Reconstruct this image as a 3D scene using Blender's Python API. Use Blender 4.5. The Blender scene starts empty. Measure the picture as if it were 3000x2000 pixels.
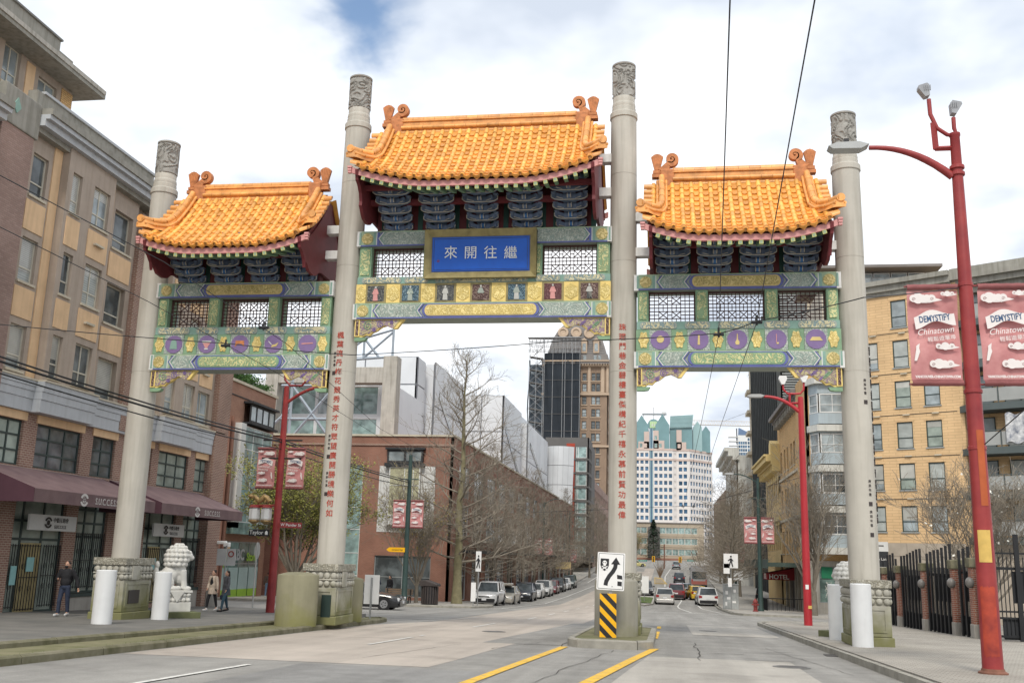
import bpy, bmesh, math, random
from mathutils import Vector, Matrix, noise
random.seed(11)
PI = math.pi; sin = math.sin; cos = math.cos; R = math.radians
SC = bpy.context.scene; COL = SC.collection
V = Vector

# ------------------------------------------------------------------ camera
cd = bpy.data.cameras.new('camera'); cam = bpy.data.objects.new('camera', cd); COL.objects.link(cam)
cd.lens = 35.0; cd.sensor_width = 36.0; cd.clip_start = 0.1; cd.clip_end = 5000
cm = Matrix(((.988403, .005634, .151747), (.149440, -.213490, -.965448), (.026957, .976929, -.211856)))
cam.matrix_world = Matrix.Translation((0, 0, 1.5)) @ cm.to_4x4()
SC.camera = cam

# ------------------------------------------------------------------ sky, sun, exposure
SUN_EL, SUN_AZ = R(46), R(177)      # azimuth from +Y clockwise: behind the camera
wo = bpy.data.worlds.new('World'); SC.world = wo; wo.use_nodes = True
nt = wo.node_tree; N = nt.nodes; N.clear()
def nn(tree, t, **kw):
    n = tree.nodes.new(t)
    for k, v in kw.items():
        if k.startswith('i_'): n.inputs[k[2:].replace('_', ' ')].default_value = v
        elif k.startswith('n') and k[1:].isdigit(): n.inputs[int(k[1:])].default_value = v
        else: setattr(n, k, v)
    return n
def lk(tree, a, b): tree.links.new(a, b)
sky = nn(nt, 'ShaderNodeTexSky', sky_type='NISHITA', sun_disc=False, sun_elevation=SUN_EL, sun_rotation=SUN_AZ, altitude=20, air_density=1.2, dust_density=1.0)
bg1 = nn(nt, 'ShaderNodeBackground', n1=0.12); lk(nt, sky.outputs[0], bg1.inputs[0])
tc = nn(nt, 'ShaderNodeTexCoord')
sx = nn(nt, 'ShaderNodeSeparateXYZ'); lk(nt, tc.outputs['Generated'], sx.inputs[0])
zz = nn(nt, 'ShaderNodeMath', operation='MAXIMUM', n1=0.0); lk(nt, sx.outputs[2], zz.inputs[0])
za = nn(nt, 'ShaderNodeMath', operation='ADD', n1=0.22); lk(nt, zz.outputs[0], za.inputs[0])
dx = nn(nt, 'ShaderNodeMath', operation='DIVIDE'); lk(nt, sx.outputs[0], dx.inputs[0]); lk(nt, za.outputs[0], dx.inputs[1])
dy = nn(nt, 'ShaderNodeMath', operation='DIVIDE'); lk(nt, sx.outputs[1], dy.inputs[0]); lk(nt, za.outputs[0], dy.inputs[1])
cx = nn(nt, 'ShaderNodeCombineXYZ'); lk(nt, dx.outputs[0], cx.inputs[0]); lk(nt, dy.outputs[0], cx.inputs[1])
mp = nn(nt, 'ShaderNodeMapping'); mp.inputs['Location'].default_value = (3.12, 0.85, 0); lk(nt, cx.outputs[0], mp.inputs[0])
n1 = nn(nt, 'ShaderNodeTexNoise', i_Scale=1.15, i_Detail=7.0, i_Roughness=.52, i_Distortion=.35); lk(nt, mp.outputs[0], n1.inputs['Vector'])
n2 = nn(nt, 'ShaderNodeTexNoise', i_Scale=1.9, i_Detail=5.0, i_Roughness=.5); lk(nt, mp.outputs[0], n2.inputs['Vector'])
# one gap in the cloud deck: upper left of the view
hd = nn(nt, 'ShaderNodeVectorMath', operation='DISTANCE'); hd.inputs[1].default_value = (-0.405, 1.15, 0); lk(nt, cx.outputs[0], hd.inputs[0])
n3_ = nn(nt, 'ShaderNodeTexNoise', i_Scale=4.2, i_Detail=5.0, i_Roughness=.5, i_Distortion=.2); lk(nt, cx.outputs[0], n3_.inputs['Vector'])
hw = nn(nt, 'ShaderNodeMath', operation='MULTIPLY_ADD', n1=.55, n2=-.275); lk(nt, n3_.outputs[0], hw.inputs[0])
ha = nn(nt, 'ShaderNodeMath', operation='ADD'); lk(nt, hd.outputs['Value'], ha.inputs[0]); lk(nt, hw.outputs[0], ha.inputs[1])
hm = nn(nt, 'ShaderNodeMapRange', n1=-.06, n2=0.18, n3=0.47, n4=0.0); lk(nt, ha.outputs[0], hm.inputs[0])
sb = nn(nt, 'ShaderNodeMath', operation='SUBTRACT'); lk(nt, n1.outputs[0], sb.inputs[0]); lk(nt, hm.outputs[0], sb.inputs[1])
cov = nn(nt, 'ShaderNodeMapRange', n1=0.14, n2=0.40, n3=0.0, n4=1.0, interpolation_type='SMOOTHSTEP'); lk(nt, sb.outputs[0], cov.inputs[0])
rp = nn(nt, 'ShaderNodeValToRGB'); lk(nt, n2.outputs[0], rp.inputs[0])
e = rp.color_ramp.elements; e[0].position = .38; e[0].color = (.47, .52, .60, 1); e[1].position = .60; e[1].color = (.90, .91, .925, 1)
m_ = e.new(.49); m_.color = (.70, .735, .78, 1)
bg2 = nn(nt, 'ShaderNodeBackground', n1=1.0); lk(nt, rp.outputs[0], bg2.inputs[0])
mx = nn(nt, 'ShaderNodeMixShader'); lk(nt, cov.outputs[0], mx.inputs[0]); lk(nt, bg1.outputs[0], mx.inputs[1]); lk(nt, bg2.outputs[0], mx.inputs[2])
wout = nn(nt, 'ShaderNodeOutputWorld'); lk(nt, mx.outputs[0], wout.inputs[0])

sl = bpy.data.lights.new('sun', 'SUN'); sl.energy = 1.5; sl.angle = R(12); sl.color = (1, .94, .84)
so = bpy.data.objects.new('sun', sl); COL.objects.link(so)
sd = V((sin(SUN_AZ) * cos(SUN_EL), cos(SUN_AZ) * cos(SUN_EL), sin(SUN_EL)))
so.rotation_euler = sd.to_track_quat('Z', 'Y').to_euler(); so.location = (0, -20, 60)
vs_ = SC.view_settings
SC.display_settings.display_device = 'sRGB'
vs_.view_transform = 'Standard'; vs_.look = 'None'; vs_.gamma = 1.0; vs_.exposure = 0.60; vs_.use_curve_mapping = False
SC.cycles.max_bounces = 6; SC.cycles.diffuse_bounces = 3; SC.cycles.glossy_bounces = 3; SC.cycles.transmission_bounces = 3

# ------------------------------------------------------------------ helpers
WL = {}
class MB:
    def __init__(s): s.v = []; s.f = []; s.m = []; s.mi = 0
    def add(s, vs, fs):
        o = len(s.v); s.v += [tuple(p) for p in vs]; s.f += [tuple(i + o for i in q) for q in fs]; s.m += [s.mi] * len(fs); return s
    def box(s, x0, x1, y0, y1, z0, z1):
        return s.add([(x0,y0,z0),(x1,y0,z0),(x1,y1,z0),(x0,y1,z0),(x0,y0,z1),(x1,y0,z1),(x1,y1,z1),(x0,y1,z1)],
                     [(0,3,2,1),(4,5,6,7),(0,1,5,4),(1,2,6,5),(2,3,7,6),(3,0,4,7)])
    def cb(s, c, d, M3=None):
        q = [V((a*d[0]/2, b*d[1]/2, e_*d[2]/2)) for e_ in (-1,1) for a, b in ((-1,-1),(1,-1),(1,1),(-1,1))]
        if M3 is not None: q = [M3 @ p for p in q]
        return s.add([p + V(c) for p in q], [(0,3,2,1),(4,5,6,7),(0,1,5,4),(1,2,6,5),(2,3,7,6),(3,0,4,7)])
    def prism(s, pts, ax, a, b):
        n = len(pts)
        f_ = {'x': lambda p, t: (t, p[0], p[1]), 'y': lambda p, t: (p[0], t, p[1]), 'z': lambda p, t: (p[0], p[1], t)}[ax]
        s.add([f_(p, a) for p in pts] + [f_(p, b) for p in pts],
              [tuple(range(n)), tuple(range(2*n-1, n-1, -1))] + [(i, i+n, (i+1) % n + n, (i+1) % n) for i in range(n)])
        return s
    def tube(s, pts, r, n=8, cap=True):
        pts = [V(p) for p in pts]; m = len(pts); rs = r if isinstance(r, (list, tuple)) else [r]*m
        vs = []; up = None
        for i, p in enumerate(pts):
            t = (pts[min(i+1, m-1)] - pts[max(i-1, 0)])
            t = t.normalized() if t.length > 1e-9 else V((0, 0, 1))
            if up is None: up = V((0, 0, 1)) if abs(t.z) < .9 else V((1, 0, 0))
            a = t.cross(up)
            if a.length < 1e-6: a = t.orthogonal()
            a.normalize(); b = a.cross(t).normalized(); up = b
            for k in range(n):
                an = 2*PI*k/n; vs.append(p + (a*cos(an) + b*sin(an))*rs[i])
        fs = [(i*n+k, i*n+(k+1) % n, (i+1)*n+(k+1) % n, (i+1)*n+k) for i in range(m-1) for k in range(n)]
        if cap: fs += [tuple(range(n-1, -1, -1)), tuple((m-1)*n+k for k in range(n))]
        return s.add(vs, fs)
    def lathe(s, prof, n=24, c=(0, 0), cap=True):
        m = len(prof)
        vs = [(c[0]+r*cos(2*PI*k/n), c[1]+r*sin(2*PI*k/n), z) for r, z in prof for k in range(n)]
        fs = [(i*n+k, i*n+(k+1) % n, (i+1)*n+(k+1) % n, (i+1)*n+k) for i in range(m-1) for k in range(n)]
        if cap: fs += [tuple(range(n-1, -1, -1)), tuple((m-1)*n+k for k in range(n))]
        return s.add(vs, fs)
    def ell(s, c, r, nu=12, nv=8, M3=None):
        c = V(c); vs = [V((0, 0, -r[2]))]
        for j in range(1, nv):
            ph = -PI/2 + PI*j/nv
            vs += [V((r[0]*cos(ph)*cos(2*PI*k/nu), r[1]*cos(ph)*sin(2*PI*k/nu), r[2]*sin(ph))) for k in range(nu)]
        vs.append(V((0, 0, r[2])))
        if M3 is not None: vs = [M3 @ p for p in vs]
        fs = [(0, 1+(k+1) % nu, 1+k) for k in range(nu)]
        fs += [(1+j*nu+k, 1+j*nu+(k+1) % nu, 1+(j+1)*nu+(k+1) % nu, 1+(j+1)*nu+k) for j in range(nv-2) for k in range(nu)]
        L = 1+(nv-1)*nu; fs += [(L-nu+k, L-nu+(k+1) % nu, L) for k in range(nu)]
        return s.add([p + c for p in vs], fs)
    def grid(s, fn, nu, nv):
        vs = [fn(i/nu, j/nv) for j in range(nv+1) for i in range(nu+1)]
        return s.add(vs, [(j*(nu+1)+i, j*(nu+1)+i+1, (j+1)*(nu+1)+i+1, (j+1)*(nu+1)+i) for j in range(nv) for i in range(nu)])
    def mesh(s, name, mats, smooth=None, off=None):
        me = bpy.data.meshes.new(name)
        vs = s.v if off is None else [(p[0]-off[0], p[1]-off[1], p[2]-off[2]) for p in s.v]
        me.from_pydata(vs, [], s.f)
        for m in (mats if isinstance(mats, (list, tuple)) else [mats]): me.materials.append(m)
        if isinstance(mats, (list, tuple)) and len(mats) > 1: me.polygons.foreach_set('material_index', s.m)
        bm = bmesh.new(); bm.from_mesh(me); bmesh.ops.recalc_face_normals(bm, faces=bm.faces); bm.to_mesh(me); bm.free()
        if smooth: me.shade_smooth(); me.set_sharp_from_angle(angle=R(smooth))
        me.update(); return me
    def build(s, name, mats, parent=None, smooth=None, bevel=None, local=False):
        me = s.mesh(name, mats, smooth, None if (local or parent is None) else WL[parent.name])
        return inst(name, me, parent, bevel=bevel)
def inst(name, me, parent=None, loc=(0, 0, 0), rz=0, M4=None, bevel=None):
    o = bpy.data.objects.new(name, me); COL.objects.link(o)
    if M4 is not None: o.matrix_local = M4
    else:
        o.location = loc; o.rotation_euler = (0, 0, rz)
    if parent is not None:
        o.parent = parent; WL[o.name] = WL[parent.name] + V(o.location)
    else: WL[o.name] = V(o.location)
    if bevel:
        b = o.modifiers.new('bevel', 'BEVEL'); b.width = bevel; b.segments = 2; b.limit_method = 'ANGLE'; b.angle_limit = R(40)
    return o
def tag(o, label=None, cat=None, group=None, kind=None):
    if label: o['label'] = label
    if cat: o['category'] = cat
    if group: o['group'] = group
    if kind: o['kind'] = kind
    return o
def thing(name, label, cat, loc=(0, 0, 0), rz=0, group=None):
    o = bpy.data.objects.new(name, None); COL.objects.link(o); o.location = loc; o.rotation_euler = (0, 0, rz)
    o.empty_display_size = .3; WL[o.name] = V(loc)
    return tag(o, label, cat, group)
def copy_tree(o, parent=None):
    c = o.copy(); COL.objects.link(c); c.parent = parent; WL[c.name] = WL[o.name].copy()
    for ch in list(o.children): copy_tree(ch, c)
    return c
def sharedcopies(o, n): return [o] + [copy_tree(o) for _ in range(n-1)]

# ------------------------------------------------------------------ materials
MT = {}
def base_mat(name):
    m = bpy.data.materials.new(name); m.use_nodes = True; t = m.node_tree
    return m, t, t.nodes['Principled BSDF']
def c4(c): return (c[0], c[1], c[2], 1)
def mat(name, col, rough=.75, var=.15, vs=2.0, bump=0, bs=40, metal=0, spec=.35, rnd=0, streak=0, col2=None, moss=None, mossz=(0, 1), coat=0, fine=0, lane=0, worn=None):
    m, t, b = base_mat(name); MT[name] = m
    b.inputs['Roughness'].default_value = rough; b.inputs['Metallic'].default_value = metal; b.inputs['Specular IOR Level'].default_value = spec
    if coat: b.inputs['Coat Weight'].default_value = coat; b.inputs['Coat Roughness'].default_value = .08
    tc = nn(t, 'ShaderNodeTexCoord'); co = tc.outputs['Object']
    no = nn(t, 'ShaderNodeTexNoise', i_Scale=vs, i_Detail=7.0, i_Roughness=.6); lk(t, co, no.inputs['Vector'])
    r = nn(t, 'ShaderNodeValToRGB'); lk(t, no.outputs[0], r.inputs[0])
    e = r.color_ramp.elements; e[0].position = .3; e[1].position = .7
    e[0].color = c4([x*(1-var) for x in col]); e[1].color = c4(col2 if col2 else [min(1, x*(1+var)) for x in col])
    out = r.outputs[0]
    if streak:
        mp = nn(t, 'ShaderNodeMapping'); mp.inputs['Scale'].default_value = (3.5, 3.5, .25); lk(t, co, mp.inputs[0])
        n2 = nn(t, 'ShaderNodeTexNoise', i_Scale=1.6, i_Detail=5.0); lk(t, mp.outputs[0], n2.inputs['Vector'])
        mr = nn(t, 'ShaderNodeMapRange', n1=.45, n2=.72, n3=0.0, n4=streak); lk(t, n2.outputs[0], mr.inputs[0])
        mx = nn(t, 'ShaderNodeMixRGB', blend_type='MULTIPLY'); mx.inputs[2].default_value = (.45, .43, .38, 1)
        lk(t, mr.outputs[0], mx.inputs[0]); lk(t, out, mx.inputs[1]); out = mx.outputs[0]
    if fine:
        n6 = nn(t, 'ShaderNodeTexNoise', i_Scale=55.0, i_Detail=3.0, i_Roughness=.8); lk(t, co, n6.inputs['Vector'])
        m6 = nn(t, 'ShaderNodeMapRange', n1=.3, n2=.7, n3=1-fine, n4=1+fine); lk(t, n6.outputs[0], m6.inputs[0])
        h6 = nn(t, 'ShaderNodeHueSaturation'); lk(t, m6.outputs[0], h6.inputs['Value']); lk(t, out, h6.inputs['Color']); out = h6.outputs[0]
    if lane:
        p7 = nn(t, 'ShaderNodeMapping'); p7.inputs['Scale'].default_value = (1.1, .045, 1); lk(t, co, p7.inputs[0])
        n7 = nn(t, 'ShaderNodeTexNoise', i_Scale=1.0, i_Detail=4.0, i_Roughness=.6); lk(t, p7.outputs[0], n7.inputs['Vector'])
        m7 = nn(t, 'ShaderNodeMapRange', n1=.35, n2=.65, n3=1-lane, n4=1+lane*.6); lk(t, n7.outputs[0], m7.inputs[0])
        h7 = nn(t, 'ShaderNodeHueSaturation'); lk(t, m7.outputs[0], h7.inputs['Value']); lk(t, out, h7.inputs['Color']); out = h7.outputs[0]
    if lane:
        n8 = nn(t, 'ShaderNodeTexNoise', i_Scale=.42, i_Detail=6.0, i_Roughness=.62, i_Distortion=.4); lk(t, co, n8.inputs['Vector'])
        m8 = nn(t, 'ShaderNodeMapRange', n1=.55, n2=.68, n3=1.0, n4=.80); lk(t, n8.outputs[0], m8.inputs[0])
        h8 = nn(t, 'ShaderNodeHueSaturation'); lk(t, m8.outputs[0], h8.inputs['Value']); lk(t, out, h8.inputs['Color']); out = h8.outputs[0]
    if worn:
        n9 = nn(t, 'ShaderNodeTexNoise', i_Scale=9.0, i_Detail=7.0, i_Roughness=.7); lk(t, co, n9.inputs['Vector'])
        m9 = nn(t, 'ShaderNodeMapRange', n1=.40, n2=.46, n3=.8, n4=0.0); lk(t, n9.outputs[0], m9.inputs[0])
        x9 = nn(t, 'ShaderNodeMixRGB'); x9.inputs[2].default_value = c4(worn); lk(t, m9.outputs[0], x9.inputs[0]); lk(t, out, x9.inputs[1]); out = x9.outputs[0]
    if moss:
        sz = nn(t, 'ShaderNodeSeparateXYZ'); lk(t, co, sz.inputs[0])
        n3 = nn(t, 'ShaderNodeTexNoise', i_Scale=2.2, i_Detail=6.0); lk(t, co, n3.inputs['Vector'])
        a1 = nn(t, 'ShaderNodeMapRange', n1=mossz[0], n2=mossz[1], n3=1.0, n4=0.0); lk(t, sz.outputs[2], a1.inputs[0])
        a2 = nn(t, 'ShaderNodeMath', operation='ADD'); lk(t, a1.outputs[0], a2.inputs[0]); lk(t, n3.outputs[0], a2.inputs[1])
        a3 = nn(t, 'ShaderNodeMapRange', n1=.62, n2=1.25, n3=0.0, n4=.85); lk(t, a2.outputs[0], a3.inputs[0])
        mx = nn(t, 'ShaderNodeMixRGB'); mx.inputs[2].default_value = c4(moss)
        lk(t, a3.outputs[0], mx.inputs[0]); lk(t, out, mx.inputs[1]); out = mx.outputs[0]
    if rnd:
        oi = nn(t, 'ShaderNodeObjectInfo')
        mr = nn(t, 'ShaderNodeMapRange', n1=0.0, n2=1.0, n3=1-rnd, n4=1+rnd); lk(t, oi.outputs['Random'], mr.inputs[0])
        hs = nn(t, 'ShaderNodeHueSaturation'); lk(t, mr.outputs[0], hs.inputs['Value']); lk(t, out, hs.inputs['Color']); out = hs.outputs[0]
    lk(t, out, b.inputs['Base Color'])
    if bump:
        n4 = nn(t, 'ShaderNodeTexNoise', i_Scale=bs, i_Detail=6.0, i_Roughness=.65); lk(t, co, n4.inputs['Vector'])
        bp = nn(t, 'ShaderNodeBump', i_Strength=bump, i_Distance=.02); lk(t, n4.outputs[0], bp.inputs['Height']); lk(t, bp.outputs[0], b.inputs['Normal'])
    return m
def flat(name, col, rough=.6, metal=0, emit=0, spec=.35):
    m, t, b = base_mat(name); MT[name] = m
    b.inputs['Base Color'].default_value = c4(col); b.inputs['Roughness'].default_value = rough; b.inputs['Metallic'].default_value = metal; b.inputs['Specular IOR Level'].default_value = spec
    if emit: b.inputs['Emission Color'].default_value = c4(col); b.inputs['Emission Strength'].default_value = emit
    return m
def brick(name, c1, c2, mort, bw=.22, bh=.075, ms=.012, rough=.85, streak=.4):
    m, t, b = base_mat(name); MT[name] = m; b.inputs['Roughness'].default_value = rough; b.inputs['Specular IOR Level'].default_value = .25
    tc = nn(t, 'ShaderNodeTexCoord'); sp = nn(t, 'ShaderNodeSeparateXYZ'); lk(t, tc.outputs['Object'], sp.inputs[0])
    ad = nn(t, 'ShaderNodeMath', operation='ADD'); lk(t, sp.outputs[0], ad.inputs[0]); lk(t, sp.outputs[1], ad.inputs[1])
    cb = nn(t, 'ShaderNodeCombineXYZ'); lk(t, ad.outputs[0], cb.inputs[0]); lk(t, sp.outputs[2], cb.inputs[1])
    bt = nn(t, 'ShaderNodeTexBrick', i_Scale=1.0); lk(t, cb.outputs[0], bt.inputs['Vector'])
    bt.inputs['Color1'].default_value = c4(c1); bt.inputs['Color2'].default_value = c4(c2); bt.inputs['Mortar'].default_value = c4(mort)
    bt.inputs['Brick Width'].default_value = bw; bt.inputs['Row Height'].default_value = bh; bt.inputs['Mortar Size'].default_value = ms; bt.inputs['Mortar Smooth'].default_value = .2
    no = nn(t, 'ShaderNodeTexNoise', i_Scale=.6, i_Detail=6.0); lk(t, tc.outputs['Object'], no.inputs['Vector'])
    mr = nn(t, 'ShaderNodeMapRange', n1=.35, n2=.7, n3=1.12, n4=1-.45*streak); lk(t, no.outputs[0], mr.inputs[0])
    hs = nn(t, 'ShaderNodeHueSaturation'); lk(t, bt.outputs[0], hs.inputs['Color']); lk(t, mr.outputs[0], hs.inputs['Value']); lk(t, hs.outputs[0], b.inputs['Base Color'])
    bp = nn(t, 'ShaderNodeBump', i_Strength=.5, i_Distance=.01, invert=True); lk(t, bt.outputs['Fac'], bp.inputs['Height']); lk(t, bp.outputs[0], b.inputs['Normal'])
    return m
def orn(name, c1, c2, scale=6, k=14, thr=(.0, .5), rough=.55, bump=.6, c3=None):
    """carved filigree: distorted noise turned into curling bands"""
    m, t, b = base_mat(name); MT[name] = m; b.inputs['Roughness'].default_value = rough
    tc = nn(t, 'ShaderNodeTexCoord')
    no = nn(t, 'ShaderNodeTexNoise', i_Scale=scale, i_Detail=1.0, i_Distortion=1.3); lk(t, tc.outputs['Object'], no.inputs['Vector'])
    mu = nn(t, 'ShaderNodeMath', operation='MULTIPLY', n1=float(k)); lk(t, no.outputs[0], mu.inputs[0])
    si = nn(t, 'ShaderNodeMath', operation='SINE'); lk(t, mu.outputs[0], si.inputs[0])
    r = nn(t, 'ShaderNodeValToRGB'); mr = nn(t, 'ShaderNodeMapRange', n1=-1.0, n2=1.0); lk(t, si.outputs[0], mr.inputs[0]); lk(t, mr.outputs[0], r.inputs[0])
    e = r.color_ramp.elements; e[0].position = .5+thr[0]*.5; e[0].color = c4(c1); e[1].position = .5+thr[1]*.5; e[1].color = c4(c2)
    out = r.outputs[0]
    n2 = nn(t, 'ShaderNodeTexNoise', i_Scale=2.0, i_Detail=5.0); lk(t, tc.outputs['Object'], n2.inputs['Vector'])
    mr2 = nn(t, 'ShaderNodeMapRange', n1=.3, n2=.7, n3=.82, n4=1.15); lk(t, n2.outputs[0], mr2.inputs[0])
    hs = nn(t, 'ShaderNodeHueSaturation'); lk(t, out, hs.inputs['Color']); lk(t, mr2.outputs[0], hs.inputs['Value']); lk(t, hs.outputs[0], b.inputs['Base Color'])
    bp = nn(t, 'ShaderNodeBump', i_Strength=bump, i_Distance=.02); lk(t, mr.outputs[0], bp.inputs['Height']); lk(t, bp.outputs[0], b.inputs['Normal'])
    return m
def glass(name, col=(.03, .04, .05), rough=.06, spec=.6, rnd=.35, blind=0, var=.5, refl=None):
    m, t, b = base_mat(name); MT[name] = m
    b.inputs['Roughness'].default_value = rough; b.inputs['Specular IOR Level'].default_value = spec
    tc = nn(t, 'ShaderNodeTexCoord')
    no = nn(t, 'ShaderNodeTexNoise', i_Scale=1.3, i_Detail=4.0); lk(t, tc.outputs['Object'], no.inputs['Vector'])
    r = nn(t, 'ShaderNodeValToRGB'); e = r.color_ramp.elements; e[0].position = .35; e[1].position = .65
    e[0].color = c4([x*(1-var) for x in col]); e[1].color = c4([min(1, x*(1+var)) for x in col])
    oi = nn(t, 'ShaderNodeObjectInfo')
    av = nn(t, 'ShaderNodeVectorMath', operation='ADD'); lk(t, tc.outputs['Object'], av.inputs[0])
    cv = nn(t, 'ShaderNodeCombineXYZ'); ml = nn(t, 'ShaderNodeMath', operation='MULTIPLY', n1=37.0); lk(t, oi.outputs['Random'], ml.inputs[0]); lk(t, ml.outputs[0], cv.inputs[0])
    lk(t, cv.outputs[0], av.inputs[1]); lk(t, av.outputs[0], no.inputs['Vector']); lk(t, no.outputs[0], r.inputs[0])
    out = r.outputs[0]
    if blind:
        sp = nn(t, 'ShaderNodeSeparateXYZ'); lk(t, tc.outputs['Object'], sp.inputs[0])
        mu = nn(t, 'ShaderNodeMath', operation='MULTIPLY', n1=2*PI/blind); lk(t, sp.outputs[2], mu.inputs[0])
        si = nn(t, 'ShaderNodeMath', operation='SINE'); lk(t, mu.outputs[0], si.inputs[0])
        mr = nn(t, 'ShaderNodeMapRange', n1=-1.0, n2=1.0, n3=.72, n4=1.08); lk(t, si.outputs[0], mr.inputs[0])
        hs = nn(t, 'ShaderNodeHueSaturation'); lk(t, out, hs.inputs['Color']); lk(t, mr.outputs[0], hs.inputs['Value']); out = hs.outputs[0]
    mr = nn(t, 'ShaderNodeMapRange', n3=1-rnd, n4=1+rnd); lk(t, oi.outputs['Random'], mr.inputs[0])
    hs = nn(t, 'ShaderNodeHueSaturation'); lk(t, out, hs.inputs['Color']); lk(t, mr.outputs[0], hs.inputs['Value']); lk(t, hs.outputs[0], b.inputs['Base Color'])
    n5 = nn(t, 'ShaderNodeTexNoise', i_Scale=.9, i_Detail=1.0); lk(t, av.outputs[0], n5.inputs['Vector'])
    bp = nn(t, 'ShaderNodeBump', i_Strength=.08, i_Distance=.05); lk(t, n5.outputs[0], bp.inputs['Height']); lk(t, bp.outputs[0], b.inputs['Normal'])
    return m

# ------------------------------------------------------------------ lettering
TXT = {}
TS = bpy.data.scenes.new('workbench')      # small side scene: shapes are evaluated there, so the big one is not
def text_mesh(body, size, mt, ext=.004, key=None, bold=0, shear=0):
    k = (body, size, mt.name, ext, bold, shear)
    if k in TXT: return TXT[k]
    cu = bpy.data.curves.new('lettering', 'FONT'); cu.body = body; cu.size = size; cu.align_x = 'CENTER'; cu.align_y = 'CENTER'
    cu.extrude = ext; cu.offset = bold; cu.shear = shear; cu.resolution_u = 3
    o = bpy.data.objects.new('lettering', cu); TS.collection.objects.link(o)
    TS.view_layers[0].update(); dg = TS.view_layers[0].depsgraph
    me = bpy.data.meshes.new_from_object(o.evaluated_get(dg)); bpy.data.objects.remove(o); bpy.data.curves.remove(cu)
    me.materials.clear(); me.materials.append(mt); TXT[k] = me
    return me
def face_rot(ang):   # stands a flat text/mesh (in XY, facing +Z) upright, facing outward normal of wall angle ang
    return Matrix.Rotation(ang, 4, 'Z') @ Matrix.Rotation(PI/2, 4, 'X')
def put_text(parent, body, size, mt, pos, ang=0, name='lettering', sx=1, tilt=0, ext=.004, bold=0, mirror=False, shear=0):
    me = text_mesh(body, size, mt, ext, bold=bold, shear=shear)
    M4 = Matrix.Translation(V(pos) - WL[parent.name]) @ face_rot(ang) @ Matrix.Rotation(tilt, 4, 'Z') @ Matrix.Diagonal((sx*(-1 if mirror else 1), 1, 1, 1))
    return inst(name, me, parent, M4=M4)
def remeshed(mb, vox, mt, name, smooth_it=4):
    me = mb.mesh(name, mt); o = bpy.data.objects.new(name, me); TS.collection.objects.link(o)
    r = o.modifiers.new('r', 'REMESH'); r.mode = 'VOXEL'; r.voxel_size = vox
    if smooth_it: s = o.modifiers.new('s', 'SMOOTH'); s.iterations = smooth_it; s.factor = .5
    TS.view_layers[0].update(); dg = TS.view_layers[0].depsgraph
    m2 = bpy.data.meshes.new_from_object(o.evaluated_get(dg)); bpy.data.objects.remove(o); bpy.data.meshes.remove(me)
    m2.name = name; m2.materials.clear(); m2.materials.append(mt); m2.shade_smooth(); return m2

PROF = [(-80, 0), (0, 0), (90, -2.4), (110, -2.45), (160, -2.25), (240, .1), (300, 1.6), (340, 2.2), (4000, 2.2)]
def gz(y):
    for (a, za_), (b, zb_) in zip(PROF, PROF[1:]):
        if y <= b: return za_ + (zb_-za_)*(y-a)/(b-a)
    return PROF[-1][1]
# ================================================================== the setting: ground, road, pavements
mat('asphalt', (.285, .275, .255), .9, .14, 1.1, bump=.35, bs=120, streak=0, spec=.25, fine=.24, lane=.16)
mat('asphalt_pale', (.40, .375, .335), .9, .10, .9, bump=.3, bs=110, spec=.25, fine=.2, lane=.12)
mat('asphalt_beige', (.43, .38, .33), .9, .09, .7, bump=.25, bs=110, spec=.25, fine=.17, lane=.14)
mat('asphalt_dark', (.245, .24, .23), .9, .13, 1.4, bump=.35, bs=120, spec=.25, fine=.26, lane=.16)
mat('concrete', (.37, .35, .315), .85, .14, 1.3, bump=.2, bs=60, streak=.25)
mat('kerb_stone', (.30, .285, .245), .85, .25, 2.2, bump=.25, bs=50)
mat('kerb_moss', (.15, .145, .07), .9, .35, 1.8, bump=.3, bs=50, col2=(.24, .22, .155))
mat('strip_moss', (.155, .16, .07), .95, .22, 1.2, bump=.3, bs=70, col2=(.235, .215, .13), fine=.15)
mat('plaza', (.155, .155, .145), .8, .18, .8, bump=.2, bs=70, col2=(.215, .205, .185), fine=.12)
mat('paint_white', (.66, .65, .61), .8, .12, 5, worn=(.36, .34, .31))
mat('paint_yellow', (.74, .45, .05), .8, .18, 4, worn=(.38, .31, .20))
mat('crack', (.07, .065, .06), .95)
mat('soil', (.16, .14, .11), .95)
mat('grass_green', (.09, .13, .035), .9, .4, 6)
brick('pavers', (.40, .37, .32), (.34, .315, .275), (.20, .185, .165), .24, .12, .012, .9, .35)
# pavers lie flat: they need plan coordinates
_t = MT['pavers'].node_tree
for _n in _t.nodes:
    if _n.bl_idname == 'ShaderNodeCombineXYZ':
        for l in list(_t.links):
            if l.to_node == _n: _t.links.remove(l)
        _s = [q for q in _t.nodes if q.bl_idname == 'ShaderNodeSeparateXYZ'][0]
        lk(_t, _s.outputs[0], _n.inputs[0]); lk(_t, _s.outputs[1], _n.inputs[1])

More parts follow.
